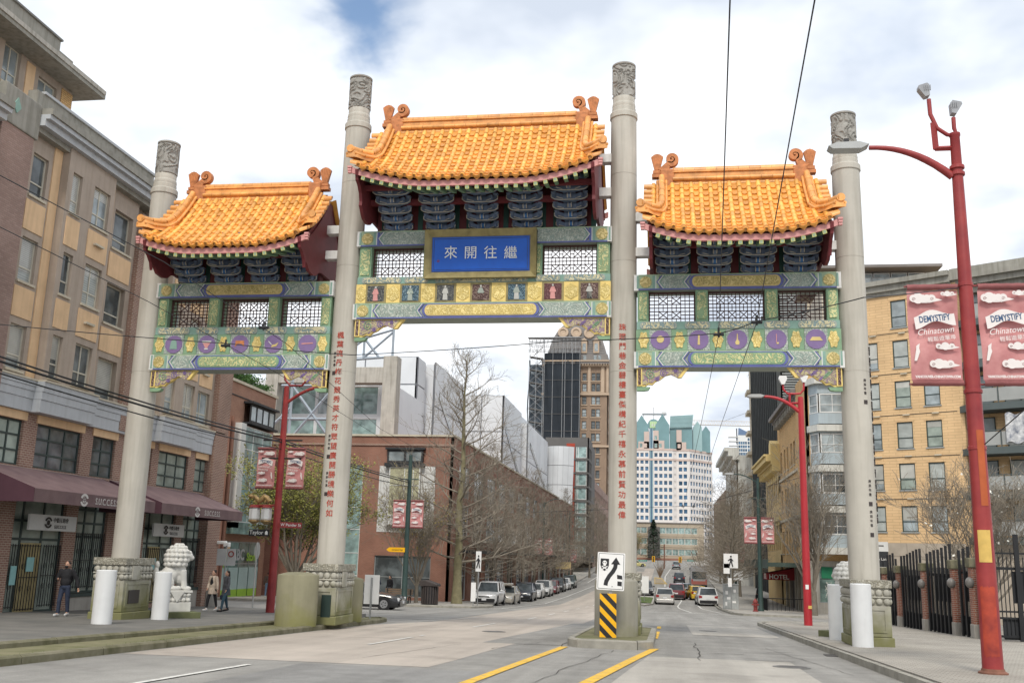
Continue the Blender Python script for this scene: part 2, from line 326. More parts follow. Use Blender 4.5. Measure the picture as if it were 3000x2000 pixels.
YS = [-60, -20] + list(range(-5, 345, 5)) + [400, 700, 1500, 3500]
def sheet(name, x0, x1, y0, y1, h, mt, kind='structure', parent=None, xf=None):
    ys = sorted({y0, y1} | {y for y in YS if y0 < y < y1}); m = MB()
    vs = []
    for y in ys: vs += [(x0 if xf is None else xf(y)[0], y, gz(y)+h), (x1 if xf is None else xf(y)[1], y, gz(y)+h)]
    m.add(vs, [(2*i, 2*i+1, 2*i+3, 2*i+2) for i in range(len(ys)-1)])
    o = m.build(name, mt, parent); tag(o, kind=kind); return o
def slab(name, poly, h, mt, thick=.3, n=None, parent=None, hf=None):
    """raised flat piece whose outline is poly [(x,y)]; follows the fall of the street"""
    bm = bmesh.new(); vs = [bm.verts.new((x, y, 0)) for x, y in poly]; bm.faces.new(vs)
    y0 = min(p[1] for p in poly); y1 = max(p[1] for p in poly)
    for y in [q[0] for q in PROF] + [y0+.01+i*(y1-y0)/12 for i in range(1, 12)]:
        if y0 < y < y1: bmesh.ops.bisect_plane(bm, geom=bm.verts[:]+bm.edges[:]+bm.faces[:], plane_co=(0, y, 0), plane_no=(0, 1, 0))
    if hf:
        for x in (-12.0, -13.5): bmesh.ops.bisect_plane(bm, geom=bm.verts[:]+bm.edges[:]+bm.faces[:], plane_co=(x, 0, 0), plane_no=(1, 0, 0))
    ex = bmesh.ops.extrude_face_region(bm, geom=bm.faces[:])
    top = [g for g in ex['geom'] if isinstance(g, bmesh.types.BMVert)]; st = set(top)
    for v in bm.verts:
        z = gz(v.co.y) + (hf(v.co.x) if hf else h)
        v.co.z = z if v in st else gz(v.co.y) - thick
    bmesh.ops.recalc_face_normals(bm, faces=bm.faces)
    me = bpy.data.meshes.new(name); bm.to_mesh(me); bm.free(); me.materials.append(mt)
    o = inst(name, me, parent)
    if parent is None: tag(o, kind='structure')
    return o
sheet('ground', -1500, 1500, -60, 3500, -.012, MT['soil'])
sheet('road', -14.6, 7.6, -40, 345, 0, MT['asphalt'])
sheet('road', -120, -10.6, 48.4, 63, .004, MT['asphalt'])
sheet('road', 4.4, 80, 55, 70.5, .004, MT['asphalt'])
def wob(y, s=0): return .12*noise.noise(V((y*.6, s, 0)))
sheet('road_surface', 0, 0, 18.6, 215, .004, MT['asphalt_beige'], xf=lambda y: (-10.3+wob(y, 3) if y < 40 else -9.2+wob(y, 3), -4.3+.035*(y-18)*(1 if y < 40 else 0)+(.77 if y >= 40 else 0)+wob(y, 9)))
sheet('road_surface', 0, 0, 27.2, 44, .008, MT['asphalt'], xf=lambda y: (-4.9+.06*(y-27)+wob(y, 5), -2.75))
sheet('road_surface', 0, 0, 6, 24.2, .008, MT['asphalt_pale'], xf=lambda y: (-.9+.062*(y-17)+wob(y, 15), 2.7+wob(y, 19)))
sheet('road_surface', 0, 0, 37, 47, .008, MT['asphalt_pale'], xf=lambda y: (.9+wob(y, 25), 3.9+wob(y, 29)))
sheet('road_surface', 0, 0, -30, 18.2, .004, MT['asphalt_dark'], xf=lambda y: (-6.6+wob(y, 35), -2.9))
for k, (xa, ya, xb, yb, w) in enumerate(((-2.35, 14, -1.3, 26, .035), (-2.7, 26.6, -2.9, 44, .05), (-5.0, 28.2, -3.3, 28.8, .04), (-4.2, 24.6, -3.4, 28.2, .035), (.75, 23.5, .8, 31.2, .045), (1.9, 24.3, 2.9, 24.4, .09), (1.0, 26.4, 1.9, 26.5, .12), (2.6, 28.0, 3.3, 28.1, .12), (-10.2, 41, -4, 41.4, .04), (.9, 31.2, -.2, 31.6, .03), (3.6, 21, 2.7, 30, .03), (-6, 20, -5.2, 26, .03))):
    m = MB(); n = 14; vs = []
    for i in range(n+1):
        t = i/n; x = xa+(xb-xa)*t; y = ya+(yb-ya)*t; d = V((yb-ya, xa-xb, 0)).normalized()
        j = .12*noise.noise(V((x*2, y*2, k))); ww = .42*w*(.4+.8*abs(noise.noise(V((x*3, y*3, k+9)))))
        for s_ in (-1, 1): px, py = x+d.x*(j+s_*ww), y+d.y*(j+s_*ww); vs.append((px, py, gz(py)+.013))
    m.add(vs, [(2*i, 2*i+1, 2*i+3, 2*i+2) for i in range(n)]); tag(m.build('road_crack', MT['crack']), kind='structure')
def line(pts, w, mt, h=.016):
    m = MB(); vs = []; q = []
    for (xa, ya), (xb, yb) in zip(pts, pts[1:]):
        n = max(1, int(math.hypot(xb-xa, yb-ya)/2)); q += [(xa+(xb-xa)*i/n, ya+(yb-ya)*i/n) for i in range(n)]
    q.append(pts[-1])
    for i, (x, y) in enumerate(q):
        a = q[max(0, i-1)]; b = q[min(len(q)-1, i+1)]; d = V((b[1]-a[1], a[0]-b[0], 0)).normalized()*w/2
        vs += [(x-d.x, y-d.y, gz(y-d.y)+h), (x+d.x, y+d.y, gz(y+d.y)+h)]
    m.add(vs, [(2*i, 2*i+1, 2*i+3, 2*i+2) for i in range(len(q)-1)]); return tag(m.build('road_marking', mt), kind='structure')
PW, PY = MT['paint_white'], MT['paint_yellow']
line([(-3.12, 14.5), (-3.07, 16), (-2.85, 21), (-2.6, 26.6)], .2, PY); line([(-1.42, 15), (-1.27, 17), (-.72, 23), (-.3, 27.3)], .22, PY)
line([(-.35, 33), (-.32, 38.5)], .16, PY); line([(-.3, 41.5), (-.3, 44)], .16, PY)
for a, b in ((13.2, 17.4), (24.2, 28.2), (29.0, 29.5), (36.3, 40.6)): line([(-7.33+.022*(a-13.8), a), (-7.33+.022*(b-13.8), b)], .11, PW)
for k in range(16): line([(-6.3, 47+k*8.5), (-6.3, 50+k*8.5)], .11, PW)
line([(-9.7, 40), (-9.0, 43), (-8.6, 47)], .1, PW); line([(-10.6, 66), (-10.6, 175)], .12, PW)
line([(-1.0, 72), (4.3, 72)], .35, PW); line([(-11.4, 66), (-6.4, 66)], .3, PW)
line([(1.75, 74), (1.15, 88), (1.0, 94), (1.55, 108), (1.6, 118)], .13, PW); line([(3.9, 76), (3.0, 92), (2.9, 99), (3.3, 112)], .13, PW)
for k in range(9): line([(3.0-.05*k, 165+k*9), (3.0-.05*k, 168.5+k*9)], .14, PW)
line([(-.2, 160), (-.2, 195), (1.0, 235)], .16, PW); line([(-12.5, 165), (-12.3, 200), (-9.3, 235)], .16, PW)
for k in range(8): line([(-7.2, 165+k*9), (-7.1, 168.5+k*9)], .14, PW)
sheet('road_surface', -4.6, -2.6, 120, 235, .008, MT['asphalt_beige'])

def plz(x): return .05 if x < -13.5 else (.2 if x > -12.0 else .05+.15*(x+13.5)/1.5)
slab('pavement', [(-11.75, -20), (-11.75, 36.5), (-12.8, 43), (-15.5, 46.6), (-19, 47.6), (-40, 47.6), (-40, -20)], .1, MT['plaza'], hf=plz)
slab('traffic_island', [(-10.56, -20), (-11.9, -20), (-11.9, 36.8), (-11.55, 38.6), (-11.1, 39.2), (-10.75, 38.6), (-10.56, 37.2)], .12, MT['strip_moss'])
def stones(name, path, w, h, mt, L=2.4, gap=.012, out=1):
    """kerb of separate stones along path"""
    root = bpy.data.objects.new(name, None); COL.objects.link(root); root.location = (path[0][0], path[0][1], gz(path[0][1])); WL[root.name] = V(root.location); tag(root, kind='structure')
    d = [0]
    for a, b in zip(path, path[1:]): d.append(d[-1]+math.hypot(b[0]-a[0], b[1]-a[1]))
    def at(s):
        for i in range(len(path)-1):
            if s <= d[i+1] or i == len(path)-2:
                t = (s-d[i])/(d[i+1]-d[i]); return V((path[i][0]+(path[i+1][0]-path[i][0])*t, path[i][1]+(path[i+1][1]-path[i][1])*t, 0))
    n = max(1, int(d[-1]/L))
    for k in range(n):
        a = d[-1]*k/n+gap; b = d[-1]*(k+1)/n-gap; m = MB(); vs = []; q = 4
        for i in range(q+1):
            p = at(a+(b-a)*i/q); e1 = at(max(0, a+(b-a)*i/q-.1)); e2 = at(min(d[-1], a+(b-a)*i/q+.1)); nr = V((e2.y-e1.y, e1.x-e2.x, 0)).normalized()*out
            jx = .008*random.uniform(-1, 1) if i in (0, q) else 0
            for (o_, z_) in ((0, -.1), (0, h-.035), (.035, h+jx), (w, h+jx), (w, -.1)): r_ = p - nr*o_; vs.append((r_.x, r_.y, gz(p.y)+z_))
        m.add(vs, [(i*5+j, i*5+j+1, i*5+5+j+1, i*5+5+j) for i in range(q) for j in range(4)] + [(0, 1, 2, 3, 4), tuple(q*5+4-j for j in range(5))])
        m.build('kerb_stone', mt, root, smooth=35)
    return root
stones('kerb', [(-10.4, -14), (-10.4, 36.9), (-10.6, 38.5), (-11.05, 39.35), (-11.6, 38.8)], .17, .15, MT['kerb_moss'])
stones('kerb', [(-11.72, -14), (-11.72, 28.4), (-11.75, 36.2)], .15, .235, MT['kerb_moss'])
stones('kerb', [(4.45, -14), (4.45, 50.5), (4.9, 53), (6.4, 54.6), (9, 55)], .17, .15, MT['kerb_stone'])
slab('pavement', [(4.58, -20), (4.58, 50.4), (5.1, 52.9), (6.6, 54.4), (9, 54.8), (40, 54.8), (40, -20)], .135, MT['pavers'])
slab('pavement', [(7.4, 340), (7.4, 128), (4.75, 116), (4.75, 73), (5.6, 71), (7.5, 70.3), (40, 70.3), (40, 340)], .13, MT['concrete'])
stones('kerb', [(9, 70.1), (7.4, 70.15), (5.4, 70.9), (4.6, 73), (4.6, 116), (7.25, 128), (7.25, 160)], .16, .145, MT['kerb_stone'], L=4)
slab('pavement', [(-14.2, 340), (-14.2, 73.6), (-12.2, 71.5), (-11.7, 68), (-12.3, 64.6), (-14, 63.4), (-17, 63.2), (-60, 63.2), (-60, 340)], .13, MT['concrete'])
stones('kerb', [(-30, 63.0), (-17, 63.0), (-13.9, 63.2), (-12.15, 64.5), (-11.55, 68), (-12.05, 71.6), (-14.05, 73.7), (-14.05, 150)], .16, .145, MT['kerb_stone'], L=4)
# island that carries the third column
slab('traffic_island', [(-2.45, 27.3), (-2.1, 26.75), (-.75, 26.75), (-.5, 27.3), (-.5, 36.2), (-1.0, 37), (-1.9, 37), (-2.45, 36.2)], .2, MT['strip_moss'])
stones('kerb', [(-2.6, 36.3), (-2.6, 27.2), (-2.2, 26.58), (-.7, 26.58), (-.34, 27.2), (-.34, 36.3), (-1.0, 37.15), (-1.9, 37.15), (-2.6, 36.3)], .17, .22, MT['kerb_stone'], L=1.6)
# median further down the street
slab('traffic_island', [(-3.4, 96), (-1.9, 92.5), (-1.2, 96), (-1.2, 116), (-3.4, 116)], .14, MT['concrete'])
_m = MB(); _m.grid(lambda u, v: (-3.2+1.8*u, 95.5+16*v, gz(95.5+16*v)+.16+.10*sin(PI*u)*(.6+.4*noise.noise(V((u*9, v*30, 0))))), 10, 40)
tag(_m.build('median_grass', MT['grass_green']), 'strip of mown grass on the median past the gate', 'grass', kind='stuff')
mat('cast_iron', (.09, .085, .08), .6, .25, 8, bump=.4, bs=60)
for k, (x, y, r, lbl) in enumerate(((2.6, 22.6, .33, 'round iron manhole cover in the right lane nearest the camera'), (-5.6, 33.5, .33, 'round iron manhole cover in the left lanes under the gate'), (1.6, 41.0, .3, 'round iron manhole cover in the right lane beyond the gate'))):
    mh = thing('manhole_cover', lbl, 'manhole cover', (x, y, gz(y)+.012)); sl_ = math.atan2(gz(y+1)-gz(y), 1); mh.rotation_euler = (sl_, 0, 0)
    m = MB(); m.lathe([(r+.06, 0), (r+.06, .006), (r+.01, .007)], 28, cap=False); m.build('frame', MT['asphalt_dark'], mh, local=True); m = MB(); m.lathe([(r, -.004), (r, .006), (.01, .007)], 28); m.build('lid', MT['cast_iron'], mh, local=True)
dg_ = thing('drain_grate', 'iron drain grate against the right kerb', 'drain', (4.2, 27.5, gz(27.5)+.01))
for k in range(9): m = MB(); m.box(-.2, .2, -.3+.07*k, -.26+.07*k, 0, .012); m.build('grate_bar', MT['cast_iron'], dg_, local=True)
# ================================================================== the ceremonial gate
mat('column_grey', (.485, .46, .405), .7, .08, .8, bump=.15, bs=45, streak=.36, spec=.3)
mat('column_carved', (.32, .31, .285), .8, .15, 2.5, bump=.15, bs=60)
mat('pedestal_stone', (.40, .385, .33), .85, .18, 2.5, bump=.25, bs=50, moss=(.16, .16, .045), mossz=(-.1, 1.7))
mat('pedestal_dark', (.34, .325, .27), .85, .25, 5, bump=.3, bs=40)
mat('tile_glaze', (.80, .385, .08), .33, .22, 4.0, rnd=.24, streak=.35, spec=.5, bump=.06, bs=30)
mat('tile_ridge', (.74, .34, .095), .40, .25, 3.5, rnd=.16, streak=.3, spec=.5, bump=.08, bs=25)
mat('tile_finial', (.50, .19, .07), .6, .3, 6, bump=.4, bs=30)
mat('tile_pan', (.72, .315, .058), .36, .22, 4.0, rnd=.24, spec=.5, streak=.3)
mat('tile_dark', (.33, .14, .045), .6, .3, 5)
mat('gate_maroon', (.62, .295, .28), .6, .15, 2, streak=.2)
mat('gate_red', (.16, .03, .035), .6, .2, 2)
mat('gate_soffit', (.13, .030, .032), .7, .2, 2)
mat('bracket_blue', (.13, .17, .25), .5, .3, 5)
mat('bracket_line', (.55, .50, .40), .5, .2, 5)
mat('bracket_cap', (.05, .14, .32), .5, .25, 5)
mat('gate_green', (.215, .345, .215), .6, .18, 2, streak=.2)
mat('gate_green_pale', (.33, .43, .29), .6, .15, 2)
mat('gate_teal', (.22, .355, .30), .6, .15, 2)
mat('gate_blue', (.12, .14, .35), .55, .15, 2)
mat('gate_white', (.62, .63, .60), .6, .08, 2)
mat('gate_gold', (.62, .49, .20), .55, .15, 3)
mat('gate_yellow', (.76, .58, .20), .55, .12, 3)
mat('gate_olive', (.30, .25, .11), .55, .22, 3, streak=.4)
mat('gate_grey', (.33, .37, .33), .65, .12, 2)
mat('lattice_brown', (.075, .030, .024), .6, .2, 4)
mat('plaque_blue', (.004, .095, .50), .45, .10, 1.5, spec=.4)
mat('plaque_edge', (.06, .10, .28), .5, .15, 3)
mat('char_red', (.42, .06, .035), .6, .15, 5)
mat('char_white', (.75, .77, .78), .5, .05)
mat('relief_pale', (.47, .47, .44), .6, .1, 5)
mat('char_ink', (.05, .04, .04), .6)
mat('disc_purple', (.21, .145, .30), .6, .12, 3)
mat('steel_white', (.66, .66, .64), .5, .1, 3, streak=.3)
orn('orn_grey', (.27, .34, .30), (.47, .51, .45), 5.0, 34, (-.3, .35))
orn('orn_gold', (.42, .34, .12), (.66, .54, .24), 4.5, 34, (-.3, .3))
orn('orn_goldgreen', (.25, .37, .20), (.60, .58, .29), 4.5, 34, (.0, .35))
orn('orn_yellow', (.58, .44, .13), (.80, .65, .27), 5.5, 32, (-.3, .3))
orn('orn_thin', (.20, .27, .27), (.60, .55, .35), 4.5, 26, (-.25, .25))
orn('orn_brk', (.27, .19, .23), (.46, .40, .22), 4.0, 30, (-.3, .3))
orn('orn_dark', (.045, .05, .055), (.17, .17, .15), 6, 30, (.2, .6))
orn('orn_slate', (.03, .07, .10), (.14, .22, .27), 6, 30, (.2, .6))
orn('orn_brown', (.07, .03, .028), (.24, .17, .14), 6, 30, (.2, .6))
orn('orn_wine', (.10, .03, .035), (.17, .075, .075), 6, 30, (.2, .6))
orn('orn_stone', (.29, .27, .21), (.44, .42, .35), 7, 30, (-.3, .3), .85, 1.0)

GX, GY = -5.97, 31.5
gate = thing('ceremonial_gate', 'tall street gate with four grey columns, three orange tiled roofs and painted beams', 'gate', (GX, GY, gz(GY)))
def gpt(x, y, z): return (GX+x, GY+y, z)

# ---- columns
CH_L = '楓葉流丹梅花競秀英才符眾望廣開勝境樂何如'
CH_R = '珠璣門巷金碧樓臺傑構紀千禧永慕前賢功最偉'
def column(x, base, top, chars, zc0, zc1):
    X, Y = GX+x, GY; m = MB()
    zc = top-1.98        # collar
    prof = [(.44, 1.1), (.44, 4.2)]
    for zs in (7.35, 11.0, 14.0):
        if zs < zc-.5: prof += [(.437, zs-.012), (.430, zs-.010), (.430, zs+.010), (.437, zs+.012)]
    prof += [(.43, zc-.02), (.465, zc), (.465, zc+.17), (.445, zc+.2), (.40, zc+.22), (.40, zc+.36), (.385, zc+.38), (.395, zc+.46), (.385, zc+.54), (.37, zc+.56), (.37, zc+.74), (.36, zc+.76)]
    m.lathe(prof, 40, (X, Y))
    col = m.build('column', MT['column_grey'], gate, smooth=30)
    m = MB(); nu, nv = 84, 60; za, zb = zc+.74, top-.07; vs = []
    for j in range(nv+1):
        for i in range(nu):
            a = 2*PI*i/nu; z = za+(zb-za)*j/nv
            p = V((cos(a)*1.0, sin(a)*1.0, z*2.3+x)); q = noise.noise_vector(p*.9)
            f = noise.noise(p*1.1+q*1.1); d = sin(f*15)
            r = .35 + (.045 if d > .1 else (.02 if d > -.2 else 0)) if 1 < j < nv-1 else .36
            vs.append((X+r*cos(a), Y+r*sin(a), z))
    m.add(vs, [(j*nu+i, j*nu+(i+1) % nu, (j+1)*nu+(i+1) % nu, (j+1)*nu+i) for j in range(nv) for i in range(nu)])
    m.build('carved_drum', MT['column_carved'], col, smooth=50)
    m = MB(); m.lathe([(.385, top-.08), (.40, top-.07), (.40, top-.02), (.37, top), (.02, top+.015)], 40, (X, Y)); m.build('cap', MT['column_carved'], col, smooth=40)
    # pedestal
    def ring(hx, hy, z0, z1, mt, name='moulding', bev=.02, prt=None):
        b = MB(); b.box(X-hx, X+hx, Y-hy, Y+hy, z0, z1); return b.build(name, mt, prt or ped, bevel=bev)
    b = MB(); b.box(X-.53, X+.53, Y-.88, Y+.88, base+.28, .43)
    ped = b.build('pedestal', MT['pedestal_stone'], gate, bevel=.015)
    ring(.585, .93, base, base+.27, MT['pedestal_stone'], 'plinth', .03)
    ring(.575, .925, .93, 1.15, MT['orn_stone'], 'frieze', .012); ring(.50, .85, .40, .935, MT['pedestal_dark'], 'neck', .02); ring(.56, .91, .655, .70, MT['pedestal_stone'], 'fillet', .015)
    for (z, rz_, s) in ((.80, .105, .062), (.555, .095, .075)):
        for sd in range(4):
            n = 5 if sd in (0, 2) else 8; L = .535 if sd in (0, 2) else .885; H = .885 if sd in (0, 2) else .535
            for k in range(n):
                t = -L+2*L*(k+.5)/n
                c = {0: (t, -H+.015), 2: (t, H-.015), 1: (H-.015, t), 3: (-H+.015, t)}[sd]
                e = MB(); w = L/n*.93; e.ell((X+c[0], Y+c[1], z), (w if sd in (0, 2) else s, s if sd in (0, 2) else w, rz_), 10, 6); e.build('lobe', MT['pedestal_stone'], ped, smooth=60)
    for sd in range(4):      # raised panel frames on each face
        L = .40 if sd in (0, 2) else .74
        for (a0, a1, z0, z1) in ((-L, L, .31, .36), (-L, L, base+.40, base+.45), (-L, -L+.05, base+.45, .31), (L-.05, L, base+.45, .31)):
            f = MB()
            if sd == 0: f.box(X+a0, X+a1, Y-.905, Y-.878, z0, z1)
            if sd == 2: f.box(X+a0, X+a1, Y+.878, Y+.905, z0, z1)
            if sd == 1: f.box(X+.528, X+.555, Y+a0, Y+a1, z0, z1)
            if sd == 3: f.box(X-.555, X-.528, Y+a0, Y+a1, z0, z1)
            f.build('panel_moulding', MT['pedestal_stone'], ped)
    if chars:
        n = len(chars)
        for k, ch in enumerate(chars):
            z = zc0+(zc1-zc0)*k/(n-1); a = R(-90)
            put_text(col, ch, .235, MT['char_red'], (X+.443*cos(a), Y+.443*sin(a), z), 0, 'character', ext=.006, bold=.002)
    return col, ped
c1, p1 = column(-11.76, gz(GY)+.02, 15.82, None, 0, 0)
c2, p2 = column(-4.68, gz(GY)+.15, 18.03, CH_L, 8.55, 2.72)
c3, p3 = column(4.64, gz(GY)+.2, 18.03, CH_R, 8.75, 2.85)
c4_, p4 = column(11.77, gz(GY)+.14, 15.92, None, 0, 0)
for col, x, zs, a0, sgn in ((c2, -4.68, (7.95, 5.2, 4.0), -112, -1), (c4_, 11.77, (7.05, 4.0, 3.1), -62, 1)):      # small dark signatures beside the couplets
    for z0 in zs:
        for k, ch in enumerate('庚辰年書'):
            a = R(a0); put_text(col, ch, .10, MT['char_ink'], (GX+x+.443*cos(a), GY+.443*sin(a), z0-.13*k), R(a0+90), 'signature', ext=.004)
        s = MB(); s.cb((0, 0, 0), (.12, .02, .12)); o = s.build('seal', MT['char_ink'], col, local=True); o.location = V((GX+x+.44*cos(R(a0)), GY+.44*sin(R(a0)), z0-.66)) - WL[col.name]; o.rotation_euler = (0, 0, R(a0+90))
for k, z in enumerate([8.0-.34*i for i in range(16)]):        # the couplet on the far right column turns out of sight
    a = R(-8); put_text(c4_, CH_R[k], .29, MT['char_ink'], (GX+11.77+.443*cos(a), GY+.443*sin(a), z), R(82), 'character', ext=.02)
b = MB(); b.box(GX-11.76+.545, GX-11.76+.575, GY-.55, GY+.1, -.28, .14); b.build('plaque', flat('plaque_slate', (.045, .04, .04), .35), p1)
b = MB(); b.box(GX-11.76+.55, GX-11.76+.60, GY-.5, GY-.05, .47, .91); b.build('blank_plate', MT['pedestal_stone'], p1)
b = MB(); b.box(GX-4.68+.55, GX-4.68+.60, GY-.45, GY-.02, .47, .92); b.build('blank_plate', MT['pedestal_stone'], p2)
b = MB(); b.box(GX-4.68+.1, GX-4.68+.4, GY-.93, GY-.90, -.45, .22); b.build('plaque', flat('plaque_green', (.03, .05, .045), .4), p2)

# ---- painted beams between the columns
YF = -.40
def pl(x0, x1, y0, y1, z0, z1, mt, name, parent, bev=None):
    b = MB(); b.box(GX+x0, GX+x1, GY+y0, GY+y1, z0, z1); return b.build(name, mt, parent, bevel=bev)
def py_(pts, y0, y1, mt, name, parent):
    b = MB(); b.prism([(GX+p[0], p[1]) for p in pts], 'y', GY+y0, GY+y1); return b.build(name, mt, parent)
def loz(cx, hw, z0, z1, c=.5):      # cartouche with scalloped ends
    zc = (z0+z1)/2; h = (z1-z0)/2; pts = []
    for s in (1, -1):
        for t in range(-4, 5):
            a = t/4*PI/2; pts.append((cx+s*(hw-h*c+h*c*cos(a)), zc+s*h*sin(a)))
    return pts
def beam(cx, H, z0, z1, kind):
    bm_ = pl(cx-H, cx+H, YF, .40, z0, z1, MT['gate_grey'], 'beam', gate, .01)
    pl(cx-H, cx+H, YF-.03, YF, z0, z0+.045, MT['gate_blue'], 'edge_line', bm_); pl(cx-H, cx+H, YF-.03, YF, z1-.04, z1, MT['gate_green_pale'], 'edge_line', bm_)
    za, zb = z0+.045, z1-.04; zc = (za+zb)/2
    hw = {'plain': 0, 'gold': H*.43, 'green': H*.45, 'goldl': H*.43}[kind]
    e1 = H-.55
    for s in (-1, 1):
        py_([(cx+s*H, za), (cx+s*H, zb), (cx+s*(H-.06), zb), (cx+s*(H-.06), za)], YF-.05, YF, MT['gate_teal'], 'end_strip', bm_)
        pl(min(cx+s*(H-.5), cx+s*(H-.06)), max(cx+s*(H-.5), cx+s*(H-.06)), YF-.02, YF, za, zb, MT['gate_green_pale'], 'end_panel', bm_)
        d = MB(); r = (zb-za)*.44
        pp = [(cx+s*(H-.28)+r*cos(2*PI*k/14), zc+r*sin(2*PI*k/14)) for k in range(14)]; py_(pp, YF-.045, YF-.02, MT['orn_gold'], 'rosette', bm_)
        for k, (w, mt) in enumerate(((.09, 'gate_teal'), (.03, 'gate_white'), (.08, 'gate_green_pale' if kind != 'plain' else 'gate_blue'))):
            o_ = (.5, .59, .62)[k]; a, b_ = cx+s*(H-o_), cx+s*(H-o_-w); pl(min(a, b_), max(a, b_), YF-.035, YF, za, zb, MT[mt], 'band', bm_)
        xa = H-.70; xb = hw+.18                       # chevron-ended filigree field
        h = (zb-za)/2
        py_([(cx+s*xa, zc), (cx+s*(xa-h*.75), zb), (cx+s*(xb-h*.2), zb), (cx+s*(xb+h*.55), zc), (cx+s*(xb-h*.2), za), (cx+s*(xa-h*.75), za)], YF-.03, YF, MT['orn_grey'], 'filigree_panel', bm_)
        for dz in (0, 1):
            for (o_, w, mt) in ((.0, .035, 'gate_white'), (.045, .035, 'gate_blue'), (-.05, .03, 'gate_teal')):
                q = [(cx+s*(xa+o_), zc), (cx+s*(xa+o_+w), zc), (cx+s*(xa+o_+w-h*.75), zb if dz else za), (cx+s*(xa+o_-h*.75), zb if dz else za)]
                py_(q, YF-.045-.002*dz, YF, MT[mt], 'chevron', bm_)
                if kind != 'plain':
                    q = [(cx+s*(xb+h*.55-o_), zc), (cx+s*(xb+h*.55-o_-w), zc), (cx+s*(xb-o_-w-h*.2), zb if dz else za), (cx+s*(xb-o_-h*.2), zb if dz else za)]
                    py_(q, YF-.047-.002*dz, YF, MT[mt], 'chevron', bm_)
        rr = [(cx+s*(xa+xb)/2+h*.55*cos(2*PI*k/12), zc+h*.55*sin(2*PI*k/12)) for k in range(12)]
        py_(rr, YF-.042, YF-.03, MT['orn_grey'], 'flower', bm_)
        py_([(p[0]+(cx+s*(xa+xb)/2-p[0])*.55, p[1]+(zc-p[1])*.55) for p in rr], YF-.055, YF-.03, MT['gate_grey'], 'flower', bm_)
    if hw:
        py_(loz(cx, hw+.12, za, zb, 1.0), YF-.04, YF, MT['gate_blue'], 'cartouche_border', bm_)
        py_(loz(cx, hw+.03, za+.035, zb-.035, .8), YF-.055, YF, MT['gate_gold' if kind != 'green' else 'gate_green'], 'cartouche', bm_)
        py_(loz(cx, hw-.03, za+.07, zb-.07, .8), YF-.065, YF, MT[{'gold': 'orn_gold', 'goldl': 'orn_yellow', 'green': 'orn_goldgreen'}[kind]], 'cartouche_relief', bm_)
    return bm_
def lattice(cx, hw, z0, z1, parent):
    f = MB(); t = .045
    for a in ((cx-hw, cx-hw+t, z0, z1), (cx+hw-t, cx+hw, z0, z1), (cx-hw+t, cx+hw-t, z0, z0+t), (cx-hw+t, cx+hw-t, z1-t, z1)): f.box(GX+a[0], GX+a[1], GY-.12, GY-.02, a[2], a[3])
    fr = f.build('window_frame', MT['lattice_brown'], parent)
    m = MB(); w = .0125; n = max(8, 2*int(round(2*hw/.135/2))); nz = 8; dx = (2*hw-2*t)/n; dz = (z1-z0-2*t)/nz; y0, y1 = GY-.085, GY-.055; x0 = cx-hw+t; zz0 = z0+t
    def seg(i0, j0, i1, j1):
        a = V((x0+i0*dx, 0, zz0+j0*dz)); b_ = V((x0+i1*dx, 0, zz0+j1*dz)); d = (b_-a).normalized(); p = V((-d.z, 0, d.x))*w
        q = [a-p, b_-p, b_+p, a+p]; m.add([(GX+v.x, y0, v.z) for v in q]+[(GX+v.x, y1, v.z) for v in q], [(0,1,2,3),(7,6,5,4),(0,4,5,1),(1,5,6,2),(2,6,7,3),(3,7,4,0)])
    knots = [(i, j) for i in range(3, n-1, 3) for j in (2, 6)]
    ks = {(round(i), j) for i, j in knots}
    for i in range(1, n):
        j = 0
        while j < nz:
            if (i, j) in ks or (i, j+1) in ks: pass
            else: seg(i, j, i, j+1)
            j += 1
    for j in range(1, nz):
        for i in range(n):
            if (i, j) in ks or (i+1, j) in ks: continue
            seg(i, j, i+1, j)
    for (i, j) in ks:
        for a, b_ in ((1, 1), (1, -1), (-1, 1), (-1, -1)): seg(i, j, i+a, j+b_)
    o = m.build('lattice', MT['lattice_brown'], fr); tag(o, kind='stuff')
def post(x0, x1, z0, z1, mt='gate_green'):
    p = pl(x0, x1, YF+.05, .35, z0, z1, MT['gate_green_pale' if mt != 'gate_green' else mt], 'post', gate, .008)
    w = (x1-x0); cx = (x0+x1)/2; zc = (z0+z1)/2; h = (z1-z0)/2-.08; hw = w/2-.05
    if hw > .06:
        pts = []
        for k in range(28):
            a = 2*PI*k/28; r = 1+.08*cos(8*a); pts.append((cx+hw*max(-1, min(1, 1.35*cos(a)*r)), zc+h*max(-1, min(1, 1.25*sin(a)*r))))
        py_(pts, YF+.02, YF+.05, MT['orn_goldgreen' if mt == 'gate_green' else 'orn_gold'], 'post_relief', p)
